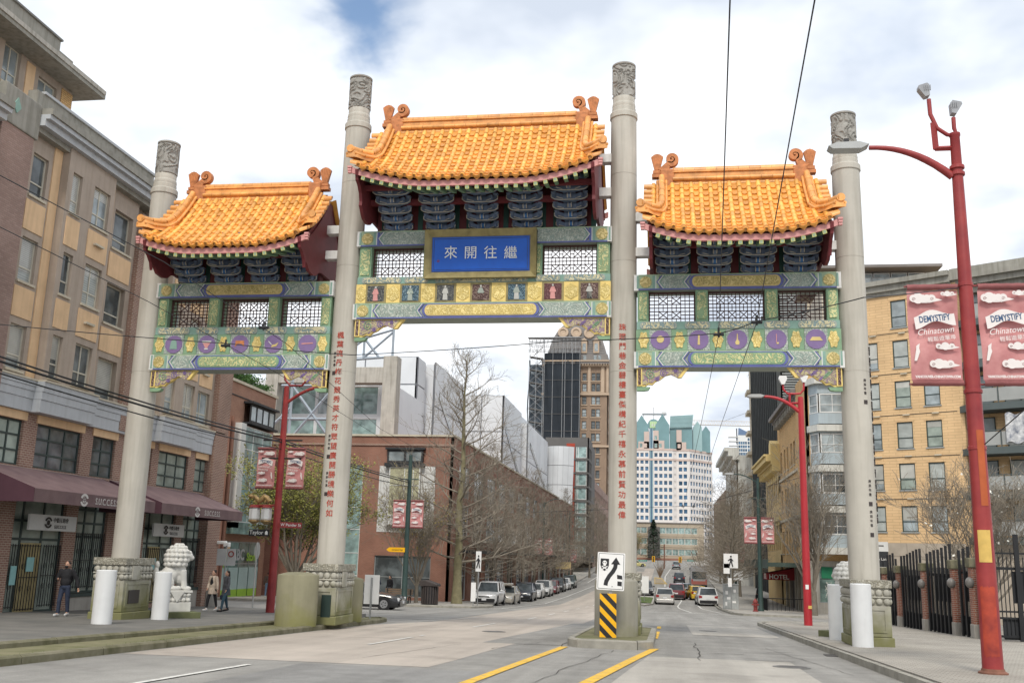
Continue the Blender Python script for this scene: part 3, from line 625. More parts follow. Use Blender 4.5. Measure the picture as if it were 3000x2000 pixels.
def bracket(x, s, z, w, drop):        # carved cloud bracket under the lower beam, against a column
    pts = [(0, 0), (w, 0), (w*.93, -drop*.2), (w*.86, -drop*.42), (w*.80, -drop*.44), (w*.66, -drop*.28), (w*.55, -drop*.34), (w*.45, -drop*.52), (w*.36, -drop*.6), (w*.30, -drop*.74), (w*.22, -drop*.72), (w*.15, -drop*.82), (0, -drop*.82)]
    P = [(x+s*p[0], z+p[1]) for p in pts]
    bk = py_(P, YF+.08, YF+.24, MT['gate_yellow'], 'cloud_bracket', gate)
    c = (x+s*w*.32, z-drop*.3); py_([(c[0]+(p[0]-c[0])*.88, c[1]+(p[1]-c[1])*.84) for p in P], YF+.055, YF+.08, MT['orn_brk'], 'bracket_relief', bk)
    for k, (fx, fz, r, mt) in enumerate(((.27, .30, .17, 'gate_green'), (.52, .24, .13, 'disc_purple'), (.40, .5, .07, 'disc_purple'), (.75, .15, .07, 'disc_purple'))):
        sp = MB(); c0 = (x+s*w*fx, z-drop*fz); q = [(GX+c0[0]+r*(1-t/26)*cos(t*.5*s+1), GY+YF+.05, c0[1]+r*(1-t/26)*sin(t*.5+1)) for t in range(25)]
        sp.tube(q, .018, 5); sp.build('scroll', MT[mt], bk, smooth=60)
    a, b_ = x+s*.0, x+s*.17; pl(min(a, b_), max(a, b_), YF+.03, YF+.26, z-drop*.80, z, MT['gate_yellow'], 'bracket_stile', bk)
    a, b_ = x+s*.04, x+s*.13; pl(min(a, b_), max(a, b_), YF+.015, YF+.03, z-drop*.75, z-.05, MT['orn_brown'], 'stile_relief', bk)
    a, b_ = x+s*.0, x+s*.42; py_([(a, z-drop*.82), (b_, z-drop*.84), (b_-s*.06, z-drop*.97), (x+s*.22, z-drop), (a, z-drop)], YF+.06, YF+.25, MT['gate_green'], 'bracket_foot', bk)

def icon(cx, zc, r, k, parent, y):
    """little raised emblem on a panel"""
    G_, Wt, Dk, Rd, Tl = MT['gate_gold'], MT['gate_white'], MT['orn_dark'], MT['gate_maroon'], MT['gate_teal']
    def p_(pts, mt, n='emblem', dy=.012): py_([(cx+r*a, zc+r*b_) for a, b_ in pts], y-dy, y, mt, n, parent)
    if k == 0: p_([(-.4, -.5), (.4, -.5), (.3, .3), (.1, .45), (-.1, .45), (-.3, .3)], Tl)
    if k == 1: p_([(-.5, .35), (.5, .35), (.45, .15), (-.45, .15)], Wt); p_([(-.4, .12), (.4, .12), (.1, -.4), (-.1, -.4)], Rd); p_([(-.2, -.42), (.2, -.42), (.2, -.55), (-.2, -.55)], Wt)
    if k == 2: p_([(-.45, .35), (.45, .35), (.5, -.3), (.2, .02), (-.2, .02), (-.5, -.3)], MT['tile_finial'])
    if k == 3: p_([(-.2, -.35), (.35, -.25), (.55, .15), (.2, -.05), (-.1, -.1)], G_); p_([(-.55, .25), (-.2, -.1), (-.15, -.05), (-.5, .3)], Wt)
    if k == 4: p_([(-.6, .05), (.6, .12), (.6, .0), (-.6, -.07)], MT['gate_maroon'])
    if k == 5: p_([(.35*cos(a*.5), .05+.35*sin(a*.5)) for a in range(13)], G_)
    if k == 6: p_([(-.1, -.5), (.12, -.5), (.1, .5), (-.05, .5)], G_)
    if k == 7: p_([(-.16, -.5), (.16, -.5), (.2, -.25), (.06, 0), (.04, .55), (-.04, .55), (-.06, 0), (-.2, -.25)], G_)
    if k == 8: p_([(-.03, -.35), (.03, -.35), (.03, .5), (-.03, .5)], Rd); p_([(0, -.45), (.2, -.45), (.2, -.3), (0, -.3)], G_)
    if k == 9: p_([(-.6, -.15), (.6, -.15), (.35, .2), (-.35, .2)], G_)
def figure(cx, zc, h, mt, mt2, parent, y):
    """robed standing figure in low relief"""
    py_([(cx-.09*h, zc+.28*h), (cx-.13*h, zc-.1*h), (cx-.15*h, zc-.45*h), (cx+.15*h, zc-.45*h), (cx+.12*h, zc-.1*h), (cx+.1*h, zc+.28*h)], y-.02, y, mt, 'robe', parent)
    py_([(cx-.11*h, zc+.22*h), (cx-.2*h, zc-.02*h), (cx-.13*h, zc-.06*h), (cx+.14*h, zc-.06*h), (cx+.2*h, zc-.02*h), (cx+.11*h, zc+.22*h), (cx+.05*h, zc+.27*h), (cx-.05*h, zc+.27*h)], y-.028, y, mt2, 'sleeves', parent)
    py_([(cx+.055*h*cos(a*PI/5), zc+.36*h+.07*h*sin(a*PI/5)) for a in range(10)], y-.03, y, MT['relief_pale'], 'head', parent)

# side spans
for cx, k0, us in ((-8.21, 0, -1), (8.21, 5, 1)):
    dz = .03*us; H = 3.12
    beam(cx, H, 9.95+dz, 10.46+dz, 'gold'); beam(cx, H+.02, 7.44+dz, 7.97+dz, 'green')
    th = pl(cx-H, cx+H, YF+.02, .36, 8.66+dz, 8.92+dz, MT['gate_teal'], 'beam', gate, .008)
    for a in range(5):
        c = cx+(a-2)*1.22; hw = .52 if a % 2 == 0 else .34
        py_(loz(c, hw+.06, 8.67+dz, 8.91+dz, .9), YF-.005, YF+.02, MT['gate_grey'], 'cartouche_border', th); py_(loz(c, hw, 8.69+dz, 8.89+dz, .9), YF-.02, YF+.02, MT['orn_thin'], 'cartouche_relief', th)
    for a, b_ in ((-.88, .88), (-2.75, -1.27), (1.27, 2.75)): lattice(cx+(a+b_)/2, (b_-a)/2, 8.92+dz, 9.95+dz, gate)
    for a, b_ in ((-H+.02, -2.75), (-1.27, -.88), (.88, 1.27), (2.75, H-.02)): post(cx+a, cx+b_, 8.92+dz, 9.95+dz)
    row = pl(cx-H, cx+H, YF+.03, .36, 7.97+dz, 8.66+dz, MT['gate_green'], 'panel_row', gate)
    for j in range(5):
        c = cx+(j-2)*1.19
        sq = pl(c-.345, c+.345, YF-.0, YF+.03, 7.985+dz, 8.645+dz, MT['orn_grey'], 'square_panel', row)
        py_([(c+.315*cos(PI/12+a*PI/6), 8.315+dz+.315*sin(PI/12+a*PI/6)) for a in range(12)], YF-.02, YF, MT['disc_purple'], 'disc', row)
        icon(c, 8.315+dz, .33, j+k0, row, GY*0+YF-.02)
    for j in range(6):
        c = cx+(j-2.5)*1.19; hw = .235
        if j == 0: c += .07
        if j == 5: c -= .07
        pl(c-hw, c+hw, YF+.005, YF+.03, 7.985+dz, 8.645+dz, MT['gate_teal' if False else 'gate_green'], 'green_panel', row)
        pts = []
        for a in range(24):
            an = 2*PI*a/24; r = 1+.14*cos(6*an); pts.append((c+.15*r*cos(an), 8.315+dz+.26*r*sin(an)))
        py_(pts, YF-.02, YF+.005, MT['orn_yellow'], 'peony_relief', row)
    for s in (-1, 1): bracket(cx+s*(H+.0), -s, 7.44+dz, 1.62, .74)
# centre span
H = 4.24
beam(0, H, 11.63, 12.16, 'plain'); beam(0, H+.02, 9.12, 9.65, 'goldl')
th = pl(-H, H, YF+.02, .36, 10.32, 10.56, MT['gate_teal'], 'beam', gate, .008)
for c, hw in ((-3.4, .62), (-2.2, .35), (0, 1.5), (2.2, .35), (3.4, .62)):
    py_(loz(c, hw+.06, 10.33, 10.55, .9), YF-.005, YF+.02, MT['gate_grey'], 'cartouche_border', th); py_(loz(c, hw, 10.35, 10.53, .9), YF-.02, YF+.02, MT['orn_thin'], 'cartouche_relief', th)
for s in (-1, 1):
    lattice(s*2.9, .9, 10.56, 11.63, gate)
    post(min(s*3.8, s*(H-.02)), max(s*3.8, s*(H-.02)), 10.56, 11.63); post(min(s*1.6, s*2.0), max(s*1.6, s*2.0), 10.56, 11.63)
pl(-1.6, 1.6, -.2, .2, 10.56, 11.63, MT['gate_grey'], 'backing_panel', gate)
row = pl(-H, H, YF+.03, .36, 9.65, 10.32, MT['gate_gold'], 'panel_row', gate)
SQ = ['orn_dark', 'orn_slate', 'orn_dark', 'orn_brown', 'orn_slate', 'orn_wine', 'orn_brown']
FG = [('gate_maroon', 'gate_maroon'), ('gate_grey', 'orn_grey'), ('relief_pale', 'relief_pale'), ('orn_brown', 'gate_grey'), ('relief_pale', 'gate_grey'), ('gate_maroon', 'gate_maroon'), ('orn_dark', 'relief_pale')]
for j in range(7):
    c = (j-3)*1.19
    pl(c-.35, c+.35, YF, YF+.03, 9.665, 10.305, MT['gate_olive'], 'square_panel', row); pl(c-.285, c+.285, YF-.012, YF, 9.72, 10.25, MT[SQ[j]], 'picture', row)
    figure(c, 9.985, .56, MT[FG[j][0]], MT[FG[j][1]], row, YF-.012)
for j in range(8):
    c = (j-3.5)*1.19; hw = .235
    if j == 0: c += .09; hw = .18
    if j == 7: c -= .09; hw = .18
    pl(c-hw, c+hw, YF+.005, YF+.03, 9.665, 10.305, MT['gate_yellow'], 'yellow_panel', row)
    py_([(c+hw*.88*a, 9.985+.27*b_) for a, b_ in ((-1, -.5), (0, -1), (1, -.5), (1, .5), (0, 1), (-1, .5))], YF-.015, YF+.005, MT['orn_yellow'], 'peony_relief', row)
for s in (-1, 1): bracket(s*H, -s, 9.12, 1.68, .74)
# the name board, leaning forward over the beam
pq = bpy.data.objects.new('name_board', None); COL.objects.link(pq); pq.parent = gate; pq.location = V((GX-.03, GY-.52, 11.26)) - WL[gate.name]; pq.rotation_euler = (R(4), 0, 0); WL[pq.name] = WL[gate.name]+V(pq.location)
bm = MB(); bm.box(-1.87, 1.87, .03, .14, -.80, .80); bd = bm.build('board_back', MT['gate_olive'], pq, local=True)
W_, H_ = 1.87, .82; w_ = .22
for k, pts in enumerate(([(-W_, H_), (W_, H_), (W_-w_, H_-w_), (-W_+w_, H_-w_)], [(-W_, -H_), (W_, -H_), (W_-w_, -H_+w_), (-W_+w_, -H_+w_)], [(-W_, H_), (-W_, -H_), (-W_+w_, -H_+w_), (-W_+w_, H_-w_)], [(W_, H_), (W_, -H_), (W_-w_, -H_+w_), (W_-w_, H_-w_)])):
    m = MB(); n = 4; vs = [(pts[0][0], -.16, pts[0][1]), (pts[1][0], -.16, pts[1][1]), (pts[2][0], -.02, pts[2][1]), (pts[3][0], -.02, pts[3][1])]; vs += [(v[0], .14, v[2]) for v in vs]
    m.add(vs, [(0,1,2,3),(7,6,5,4),(0,4,5,1),(1,5,6,2),(2,6,7,3),(3,7,4,0)]); m.build('board_frame', MT['gate_olive'], pq, local=True)
for (a, b_, y0, y1, mt) in ((1.66, .61, -.005, .04, 'plaque_edge'), (1.56, .51, -.02, .04, 'plaque_blue')):
    m = MB(); m.box(-a, a, y0, y1, -b_, b_); m.build('board', MT[mt], pq, local=True)
for a, b_ in ((1.60, .55),):
    m = MB()
    for q in ((-a, a, b_-.015, b_+.015), (-a, a, -b_-.015, -b_+.015), (-a-.015, -a+.015, -b_+.015, b_-.015), (a-.015, a+.015, -b_+.015, b_-.015)): m.box(q[0], q[1], -.03, 0, q[2], q[3])
    m.build('board_moulding', MT['plaque_blue'], pq, local=True)
for k, ch in enumerate('來開往繼'):
    me = text_mesh(ch, .46, MT['char_white'], .012); inst('character', me, pq, M4=Matrix.Translation((-1.0+.67*k, -.035, .03-.012*k)) @ face_rot(0))
me = text_mesh('印', .09, MT['char_red'], .004); inst('seal', me, pq, M4=Matrix.Translation((-1.42, -.03, -.23)) @ face_rot(0))

# ---- roofs
def tile_mesh_cover(r=.084, L=.30, n=7):
    m = MB(); vs = []
    for (y, rr) in ((0, r*.86), (L, r)):
        vs += [(rr*cos(PI*k/n), y, rr*sin(PI*k/n)) for k in range(n+1)]
    vs += [((r-.022)*cos(PI*k/n), L, (r-.022)*sin(PI*k/n)) for k in range(n+1)]; q = n+1
    m.add(vs, [(k, k+1, q+k+1, q+k) for k in range(n)]+[(q+k, q+k+1, 2*q+k+1, 2*q+k) for k in range(n)])
    return m.mesh('cover_tile', MT['tile_glaze'], 50)
def tile_mesh_pan(w=.118, L=.30, n=4):
    m = MB(); vs = []
    for y, h in ((0, 0), (L, .048), (L, -.025)):
        vs += [(-w+2*w*k/n, y+(.03*(1-(2*k/n-1)**2) if y else 0), h+.035*(2*k/n-1)**2) for k in range(n+1)]
    q = n+1; m.add(vs, [(k, k+1, q+k+1, q+k) for k in range(n)]+[(q+k, q+k+1, 2*q+k+1, 2*q+k) for k in range(n)])
    return m.mesh('pan_tile', MT['tile_pan'], 60)
def disc_mesh(r=.10):
    m = MB(); n = 12
    for (y0, y1, rr) in ((0, .05, r), (.05, .065, r*.7), (.065, .075, r*.25)): m.prism([(rr*cos(2*PI*k/n), rr*sin(2*PI*k/n)+.04) for k in range(n)], 'y', y0, y1)
    return m.mesh('eave_disc', MT['tile_ridge'], 40)
def drip_mesh():
    m = MB(); m.prism([(-.12, .03), (-.06, -.01), (.06, -.01), (.12, .03), (.115, -.05), (.06, -.10), (0, -.155), (-.06, -.10), (-.115, -.05)], 'y', 0, .03); m.prism([(-.05, -.03), (.05, -.03), (0, -.10)], 'y', .03, .042)
    return m.mesh('drip_tile', MT['tile_ridge'])
ME_C, ME_P, ME_D, ME_T = tile_mesh_cover(), tile_mesh_pan(), disc_mesh(), drip_mesh()
def rafter_mesh():
    m = MB(); m.box(-.06, .06, 0, 1.1, -.06, .06); m.mi = 1; m.box(-.061, .061, -.012, 0, -.061, .061); m.mi = 2; m.box(-.04, .04, -.016, -.012, -.04, .04)
    return m.mesh('rafter', [MT['gate_green'], MT['gate_olive_y'], MT['gate_green_pale']])
flat('gate_olive_y', (.60, .58, .22), .6)
ME_R = rafter_mesh()
def spiral_pts(c, r0, r1, a0, turns, n=40):
    return [(c[0]+(r0+(r1-r0)*t/n)*cos(a0+turns*2*PI*t/n), c[1]+(r0+(r1-r0)*t/n)*sin(a0+turns*2*PI*t/n)) for t in range(n+1)]
def roof(cx, U, Ur, zr, ze, kup, nb, bsp, zb):
    zt = zr-.60; Hh = zt-ze
    rf = bpy.data.objects.new('roof', None); COL.objects.link(rf); rf.parent = gate; rf.location = V((GX+cx, GY, zb)) - WL[gate.name]; L0 = V((GX+cx, GY, zb)); WL[rf.name] = L0
    def P(x, t, h=0):
        f = (abs(x)/U)
        return V((x, -.26-2.28*t, zt - Hh*(1.32*t-.32*t*t) + kup*max(0, f-.35)**1.7/.65**1.7*(max(0, t)**1.6) - zb + h))
    def frame(x, t, lift, s=1):
        a = P(x, t-.02); b_ = P(x, t+.02); y = (b_-a).normalized(); xx = (P(x+.02, t)-P(x-.02, t)).normalized(); z = xx.cross(y).normalized()
        if z.z < 0: z = -z
        xx = y.cross(z).normalized(); o = P(x, t)+z*lift
        return Matrix(((xx.x, y.x, z.x, o.x), (xx.y, y.y, z.y, o.y), (xx.z, y.z, z.z, o.z), (0, 0, 0, 1)))
    w = 2*(U-.28); n = int(round(w/.31)); rows = 12 if zr > 15 else 11
    slen = sum((P(0, (i+1)/20)-P(0, i/20)).length for i in range(20)); tl = slen/rows
    def put(nm, me, Mx, sy=1): 
        o = bpy.data.objects.new(nm, me); COL.objects.link(o); o.parent = rf; o.matrix_basis = Mx @ Matrix.Diagonal((1, sy, 1, 1)); WL[o.name] = L0
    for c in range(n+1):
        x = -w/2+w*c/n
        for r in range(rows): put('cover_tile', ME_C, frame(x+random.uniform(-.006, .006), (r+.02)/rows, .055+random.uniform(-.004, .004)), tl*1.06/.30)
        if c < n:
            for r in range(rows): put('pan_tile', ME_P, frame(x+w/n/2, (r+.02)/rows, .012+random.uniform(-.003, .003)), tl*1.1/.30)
        for kind in (0, 1):
            if kind and c == n: continue
            xx = x if kind == 0 else x+w/n/2; p = P(xx, 1.0); sl = math.atan2(P(xx+.05, 1).z-P(xx-.05, 1).z, .1)
            put('eave_disc' if kind == 0 else 'drip_tile', ME_D if kind == 0 else ME_T, Matrix.Translation(p+V((0, .0, .035))) @ Matrix.Rotation(-sl, 4, 'Y') @ Matrix.Rotation(PI+R(12), 4, 'X') @ Matrix.Rotation(PI, 4, 'Y'))
        p = P(x, 1.0)
        if c < n:
            sl = math.atan2(P(x+.05, 1).z-P(x-.05, 1).z, .1)
            put('rafter', ME_R, Matrix.Translation(P(x+w/n/2, 1)+V((0, .03, -.335))) @ Matrix.Rotation(-sl, 4, 'Y') @ Matrix.Rotation(R(14), 4, 'X'))
    # back slope, one joined mass of tile rolls out of sight of the street
    m = MB(); m.grid(lambda u, v: (lambda x, p: (p.x, -p.y, p.z+.05+.05*abs(cos(PI*u*n))))(0, P(-U+.05+(2*U-.1)*u, v)), n*4, 10); o = m.build('rear_tiles', MT['tile_glaze'], rf, local=True, smooth=60); tag(o, kind='stuff')
    # deck and soffit
    m = MB(); m.grid(lambda u, v: P(-U+.1+(2*U-.2)*u, v, -.02), 24, 8); m.build('deck', MT['tile_dark'], rf, local=True)
    m = MB(); m.grid(lambda u, v: P(-U+.12+(2*U-.24)*u, v, -.30), 24, 8); m.grid(lambda u, v: (lambda p: (p.x, -p.y, p.z))(P(-U+.12+(2*U-.24)*u, v, -.30)), 24, 8); m.build('soffit', MT['gate_soffit'], rf, local=True)
    for sg in (1, -1):
        m = MB(); q = 40; vs = []
        for i in range(q+1):
            x = -U+2*U*i/q; p = P(x, 1.0)
            for (dy, dz) in ((.06, -.07), (.06, -.265), (.14, -.265), (.14, -.07)): vs.append((x, (p.y+dy)*sg, p.z+dz))
        m.add(vs, [(i*4+j, i*4+(j+1) % 4, i*4+4+(j+1) % 4, i*4+4+j) for i in range(q) for j in range(4)]+[(0, 1, 2, 3), (q*4+3, q*4+2, q*4+1, q*4)]); m.build('fascia', MT['gate_maroon'], rf, local=True)
    for s in (-1, 1):
        p = P(s*U, 1)
        for k in range(3):
            m = MB(); m.cb((p.x+s*.03, p.y+.06, p.z-.09-.085*k), (.15-.02*k, .15-.02*k, .07)); m.build('fascia_end', MT['gate_maroon'], rf, local=True, bevel=.012)
        # verge: tile ends that look outwards, and the sloping ridge that runs down to the corner
        for r in range(11):
            t = (r+.4)/11; a = P(s*(U-.28), t); b_ = P(s*(U+.03), t)
            m = MB(); q = 7; tv = (P(s*U, t+.03)-P(s*U, t-.03)).normalized(); nz = V((0, -tv.z, tv.y)); nz = nz if nz.z > 0 else -nz; vs = []
            for e_ in (a, b_):
                vs += [e_+nz*.03+tv*.105*cos(PI*k/q)+nz*.105*sin(PI*k/q) for k in range(q+1)]
            m.add(vs, [(k, k+1, q+1+k+1, q+1+k) for k in range(q)]+[tuple(range(q+1, 2*q+2))]); m.build('verge_tile', MT['tile_ridge'], rf, local=True, smooth=50)
        pts = [P(s*(U-.55), t/9*.58, .10) for t in range(0, 10)]
        e_ = P(s*U, .90, .30); q0 = pts[-1]; pts += [q0.lerp(e_, f)+V((0, 0, dzz)) for f, dzz in ((.2, -.07), (.42, -.10), (.7, -.06), (1.0, 0))]; pts.append(pts[-1]+V((s*.10, -.04, .01)))
        m = MB(); vs = []
        for i, p_ in enumerate(pts):
            for (dx, dz) in ((-.14, -.08), (-.14, .05), (-.10, .07), (-.10, .17), (.10, .17), (.10, .07), (.14, .05), (.14, -.08)): vs.append((p_.x+dx, p_.y, p_.z+dz))
        m.add(vs, [(i*8+j, i*8+j+1, i*8+9+j, i*8+8+j) for i in range(len(pts)-1) for j in range(7)]+[tuple(range(8)), tuple((len(pts)-1)*8+7-j for j in range(8))])
        m.build('sloping_ridge', MT['tile_ridge'], rf, local=True, smooth=30)
        for i in range(0, len(pts)-1, 2):
            a, b_ = pts[i], pts[min(i+2, len(pts)-1)]; d = (b_-a).normalized()
            m = MB(); m.tube([a+V((0, 0, .215)), b_+V((0, 0, .215))-d*.008], [.098, .104], 10); m.build('ridge_tile', MT['tile_ridge'], rf, local=True, smooth=50)
            for sx_ in (-1, 1):
                m = MB(); m.tube([a+V((sx_*.14, 0, .06)), b_+V((sx_*.14, 0, .06))-d*.008], .05, 8); m.build('ridge_roll', MT['tile_ridge'], rf, local=True, smooth=50)
        p_ = pts[-1]; m = MB(); m.tube([p_+V((0, .05, .215)), p_+V((0, -.04, .215))], .125, 12); m.build('end_disc', MT['tile_ridge'], rf, local=True, smooth=40)
        bp_ = [P(s*(U-.50), t/14*.80, .10) for t in range(14)]
        m = MB(); vs = []
        for p_ in bp_:
            for (dx, dz) in ((-.12, -.08), (-.12, .2), (.12, .2), (.12, -.08)): vs.append((p_.x+dx, -p_.y, p_.z+dz))
        m.add(vs, [(i*4+j, i*4+j+1, i*4+5+j, i*4+4+j) for i in range(13) for j in range(3)]); m.build('sloping_ridge', MT['tile_ridge'], rf, local=True)
        # gable board with a hanging curve front and back
        top = [(P(s*(U-.2), t/8).y, P(s*(U-.2), t/8).z-.12) for t in range(9)]
        ez = top[-1][1]; ey = top[-1][0]
        low = [(ey+.10, ez-.32), (ey+.32, ez-.42), (ey+.52, ez-.60), (ey+.62, ez-.85), (ey+.60, ez-1.0 if ez > 1.1 else .25), (ey+.75, .22), (ey+.98, .04), (-1.15, -.0), (-.9, .06), (-.62, .25), (-.38, .3)]
        half = [(0, zr-.72-zb)] + top + low
        m = MB(); m.prism(half + [(-a, b_) for a, b_ in reversed(half[1:])], 'x', s*(U-.26), s*(U-.16)); m.build('gable_board', MT['gate_red'], rf, local=True)
        # ridge end: carved block, curling tail, fan-shaped finial
        x0 = s*(Ur+.02); z0 = zr-.62-zb
        m = MB(); m.cb((x0+s*.16, 0, z0+.34), (.46, .38, .62)); m.cb((x0+s*.16, 0, z0+.05), (.54, .46, .12)); m.build('ridge_end', MT['tile_finial'], rf, local=True, bevel=.05)
        sp = spiral_pts((x0+s*.02, zr-zb+.40), .19, .035, R(-60) if s > 0 else R(240), 1.6*s*-1 if s < 0 else 1.6, 40)
        body = [(x0+s*.34, zr-zb-.05), (x0+s*.22, zr-zb+.08), (x0+s*.14, zr-zb+.20)]
        m = MB(); path = [V((a, 0, b_)) for a, b_ in body+sp]; vs = []
        for i, p_ in enumerate(path):
            tt = (path[min(i+1, len(path)-1)]-path[max(i-1, 0)]).normalized(); nr = V((-tt.z, 0, tt.x)); hw = (.15, .13, .10)[i] if i < 3 else .085*(1-.5*(i-3)/40)
            for (a, dy) in ((-1, -.10), (1, -.10), (1, .10), (-1, .10)): q_ = p_+nr*hw*a; vs.append((q_.x, dy, q_.z))
        k = len(path); m.add(vs, [(i*4+j, i*4+(j+1) % 4, i*4+4+(j+1) % 4, i*4+4+j) for i in range(k-1) for j in range(4)]+[(0, 1, 2, 3), (k*4-1, k*4-2, k*4-3, k*4-4)]); m.build('curled_finial', MT['tile_finial'], rf, local=True)
        fx = s*(U-.40); fz = zr-zb-.02
        m = MB(); m.prism([(fx-.09, fz-.2), (fx+.09, fz-.2), (fx+.10, fz+.10), (fx+.20, fz+.52), (fx+.10, fz+.60), (fx, fz+.63), (fx-.10, fz+.60), (fx-.20, fz+.52), (fx-.10, fz+.10)], 'y', -.06, .06)
        for g in range(5): m.prism([(fx-.012+(g-2)*.028, fz+.05), (fx+.012+(g-2)*.028, fz+.05), (fx+.018+(g-2)*.07, fz+.54), (fx-.018+(g-2)*.07, fz+.54)], 'y', -.075, -.06)
        m.cb((fx, 0, fz-.02), (.28, .2, .1)); m.cb((fx, 0, fz-.16), (.34, .26, .12)); m.build('fan_finial', MT['tile_finial'], rf, local=True)
    # main ridge
    m = MB()
    for (h0, h1, d) in ((-.62, -.50, .24), (-.50, -.38, .17), (-.38, -.33, .22), (-.33, -.12, .15), (-.12, -.07, .20)): m.box(-Ur, Ur, -d, d, zr-zb+h0, zr-zb+h1)
    m.build('main_ridge', MT['tile_ridge'], rf, local=True, bevel=.012)
    nr = int(round(2*Ur/.37))
    for i in range(nr):
        a = -Ur+2*Ur*i/nr; b_ = -Ur+2*Ur*(i+1)/nr-.008
        m = MB(); m.tube([(a, 0, zr-zb-.01), (b_, 0, zr-zb-.01)], .125, 12); m.build('ridge_tile', MT['tile_ridge'], rf, local=True, smooth=50)
        for h in (-.355, -.56):
            m = MB(); m.tube([(a, -.2, zr-zb+h), (b_, -.2, zr-zb+h)], .075, 8); m.build('ridge_roll', MT['tile_ridge'], rf, local=True, smooth=50)
    # wall behind the brackets with green strips
    m = MB(); m.box(-U+.3, U-.3, -.18, .18, 0, zt-zb-.35); m.build('frieze_wall', MT['gate_soffit'], rf, local=True)
    for k in range(int(2*U/.42)):
        x = -U+.45+.42*k
        if x < U-.4: m = MB(); m.box(x, x+.17, -.21, -.18, 0, 1.0); m.build('frieze_strip', MT['gate_green_dark'], rf, local=True)
    m = MB(); m.box(-U+.26, U-.26, -1.0, -.84, .72, .90); m.box(-U+.26, U-.26, -1.75, -1.6, .98, 1.14); m.build('purlin', MT['gate_red'], rf, local=True)
    # stacked bracket sets
    for k in range(nb):
        x = (k-(nb-1)/2)*bsp
        bs_ = bpy.data.objects.new('bracket_set', None); COL.objects.link(bs_); bs_.parent = gate; bs_.location = L0+V((x, 0, 0))-WL[gate.name]; WL[bs_.name] = L0+V((x, 0, 0))
        for o in BRK: c = o.copy(); COL.objects.link(c); c.parent = bs_
    return rf
mat('gate_green_dark', (.03, .075, .06), .7, .2, 3)
BRK = []
def mk_bracket():
    T = 6
    for k in range(T):
        z = .09+.225*k; y = -.28-.27*k; w = .50+.03*k
        m = MB()
        for (ww, yy, zz) in ((w, y, z), (w*.72, y+.13, z+.02)):
            pts = [(-ww, zz+.15), (-ww, zz+.02), (-ww*.82, zz-.05), (-ww*.55, zz-.085), (ww*.55, zz-.085), (ww*.82, zz-.05), (ww, zz+.02), (ww, zz+.15), (ww*.80, zz+.11), (ww*.5, zz+.085), (-ww*.5, zz+.085), (-ww*.80, zz+.11)]
            m.prism(pts, 'y', yy-.055, yy+.055)
        m.mi = 1; ln = [(-w, z+.12), (-w, z+.02), (-w*.82, z-.05), (-w*.55, z-.075), (w*.55, z-.075), (w*.82, z-.05), (w, z+.02), (w, z+.12)]
        m.tube([(a, y-.055, b_) for a, b_ in ln], .013, 4)
        BRK.append(m.mesh('bracket_arm', [MT['bracket_blue'], MT['bracket_line']])); 
        m = MB(); m.prism([(y+.35, z+.12), (y-.13, z+.12), (y-.19, z+.05), (y-.12, z-.04), (y-.02, z-.07), (y+.35, z-.07)], 'x', -.055, .055)
        m.mi = 1; m.tube([(-.055, y-.13, z+.12), (-.055, y-.19, z+.05), (-.055, y-.12, z-.04)], .012, 4); m.tube([(.055, y-.13, z+.12), (.055, y-.19, z+.05), (.055, y-.12, z-.04)], .012, 4)
        BRK.append(m.mesh('bracket_nose', [MT['bracket_cap'] if k in (0, 1) else MT['bracket_blue'], MT['bracket_line']]))
        m = MB(); m.box(-.21, .21, y-.02, y+.2, z-.09, z+.14); BRK.append(m.mesh('bracket_core', [MT['bracket_blue'], MT['bracket_line']]))
        for sx_ in (-1, 1):
            m = MB(); Rz = Matrix.Rotation(sx_*R(-42), 3, 'Z'); m.cb((sx_*.27, y-.05, z+.03), (.40, .085, .15), Rz); m.mi = 1; e0 = Rz @ V((-.2, -.045, -.07)); e1 = Rz @ V((.2, -.045, -.07)); o_ = V((sx_*.27, y-.05, z+.03)); m.tube([o_+e0, o_+e1], .010, 4)
            BRK.append(m.mesh('bracket_diagonal', [MT['bracket_blue'], MT['bracket_line']]))
        for sx_ in (-1, 0, 1):
            m = MB(); c = sx_*(w-.075); m.add([(c-.055, y-.06, z+.12), (c+.055, y-.06, z+.12), (c+.055, y+.06, z+.12), (c-.055, y+.06, z+.12), (c-.085, y-.09, z+.20), (c+.085, y-.09, z+.20), (c+.085, y+.09, z+.20), (c-.085, y+.09, z+.20)], [(0,3,2,1),(4,5,6,7),(0,1,5,4),(1,2,6,5),(2,3,7,6),(3,0,4,7)])
            BRK.append(m.mesh('bracket_block', [MT['bracket_blue'], MT['bracket_line']]))
    for i, me in enumerate(BRK): BRK[i] = bpy.data.objects.new(me.name, me)
mk_bracket()
roof(-8.21, 2.86, 1.95, 14.08, 11.10, .42, 4, 1.33, 10.43)
roof(0, 4.0, 3.05, 16.34, 13.18, .55, 5, 1.47, 12.16)
roof(8.21, 2.86, 1.95, 14.16, 11.18, .42, 4, 1.33, 10.49)
for o in BRK: bpy.data.objects.remove(o)
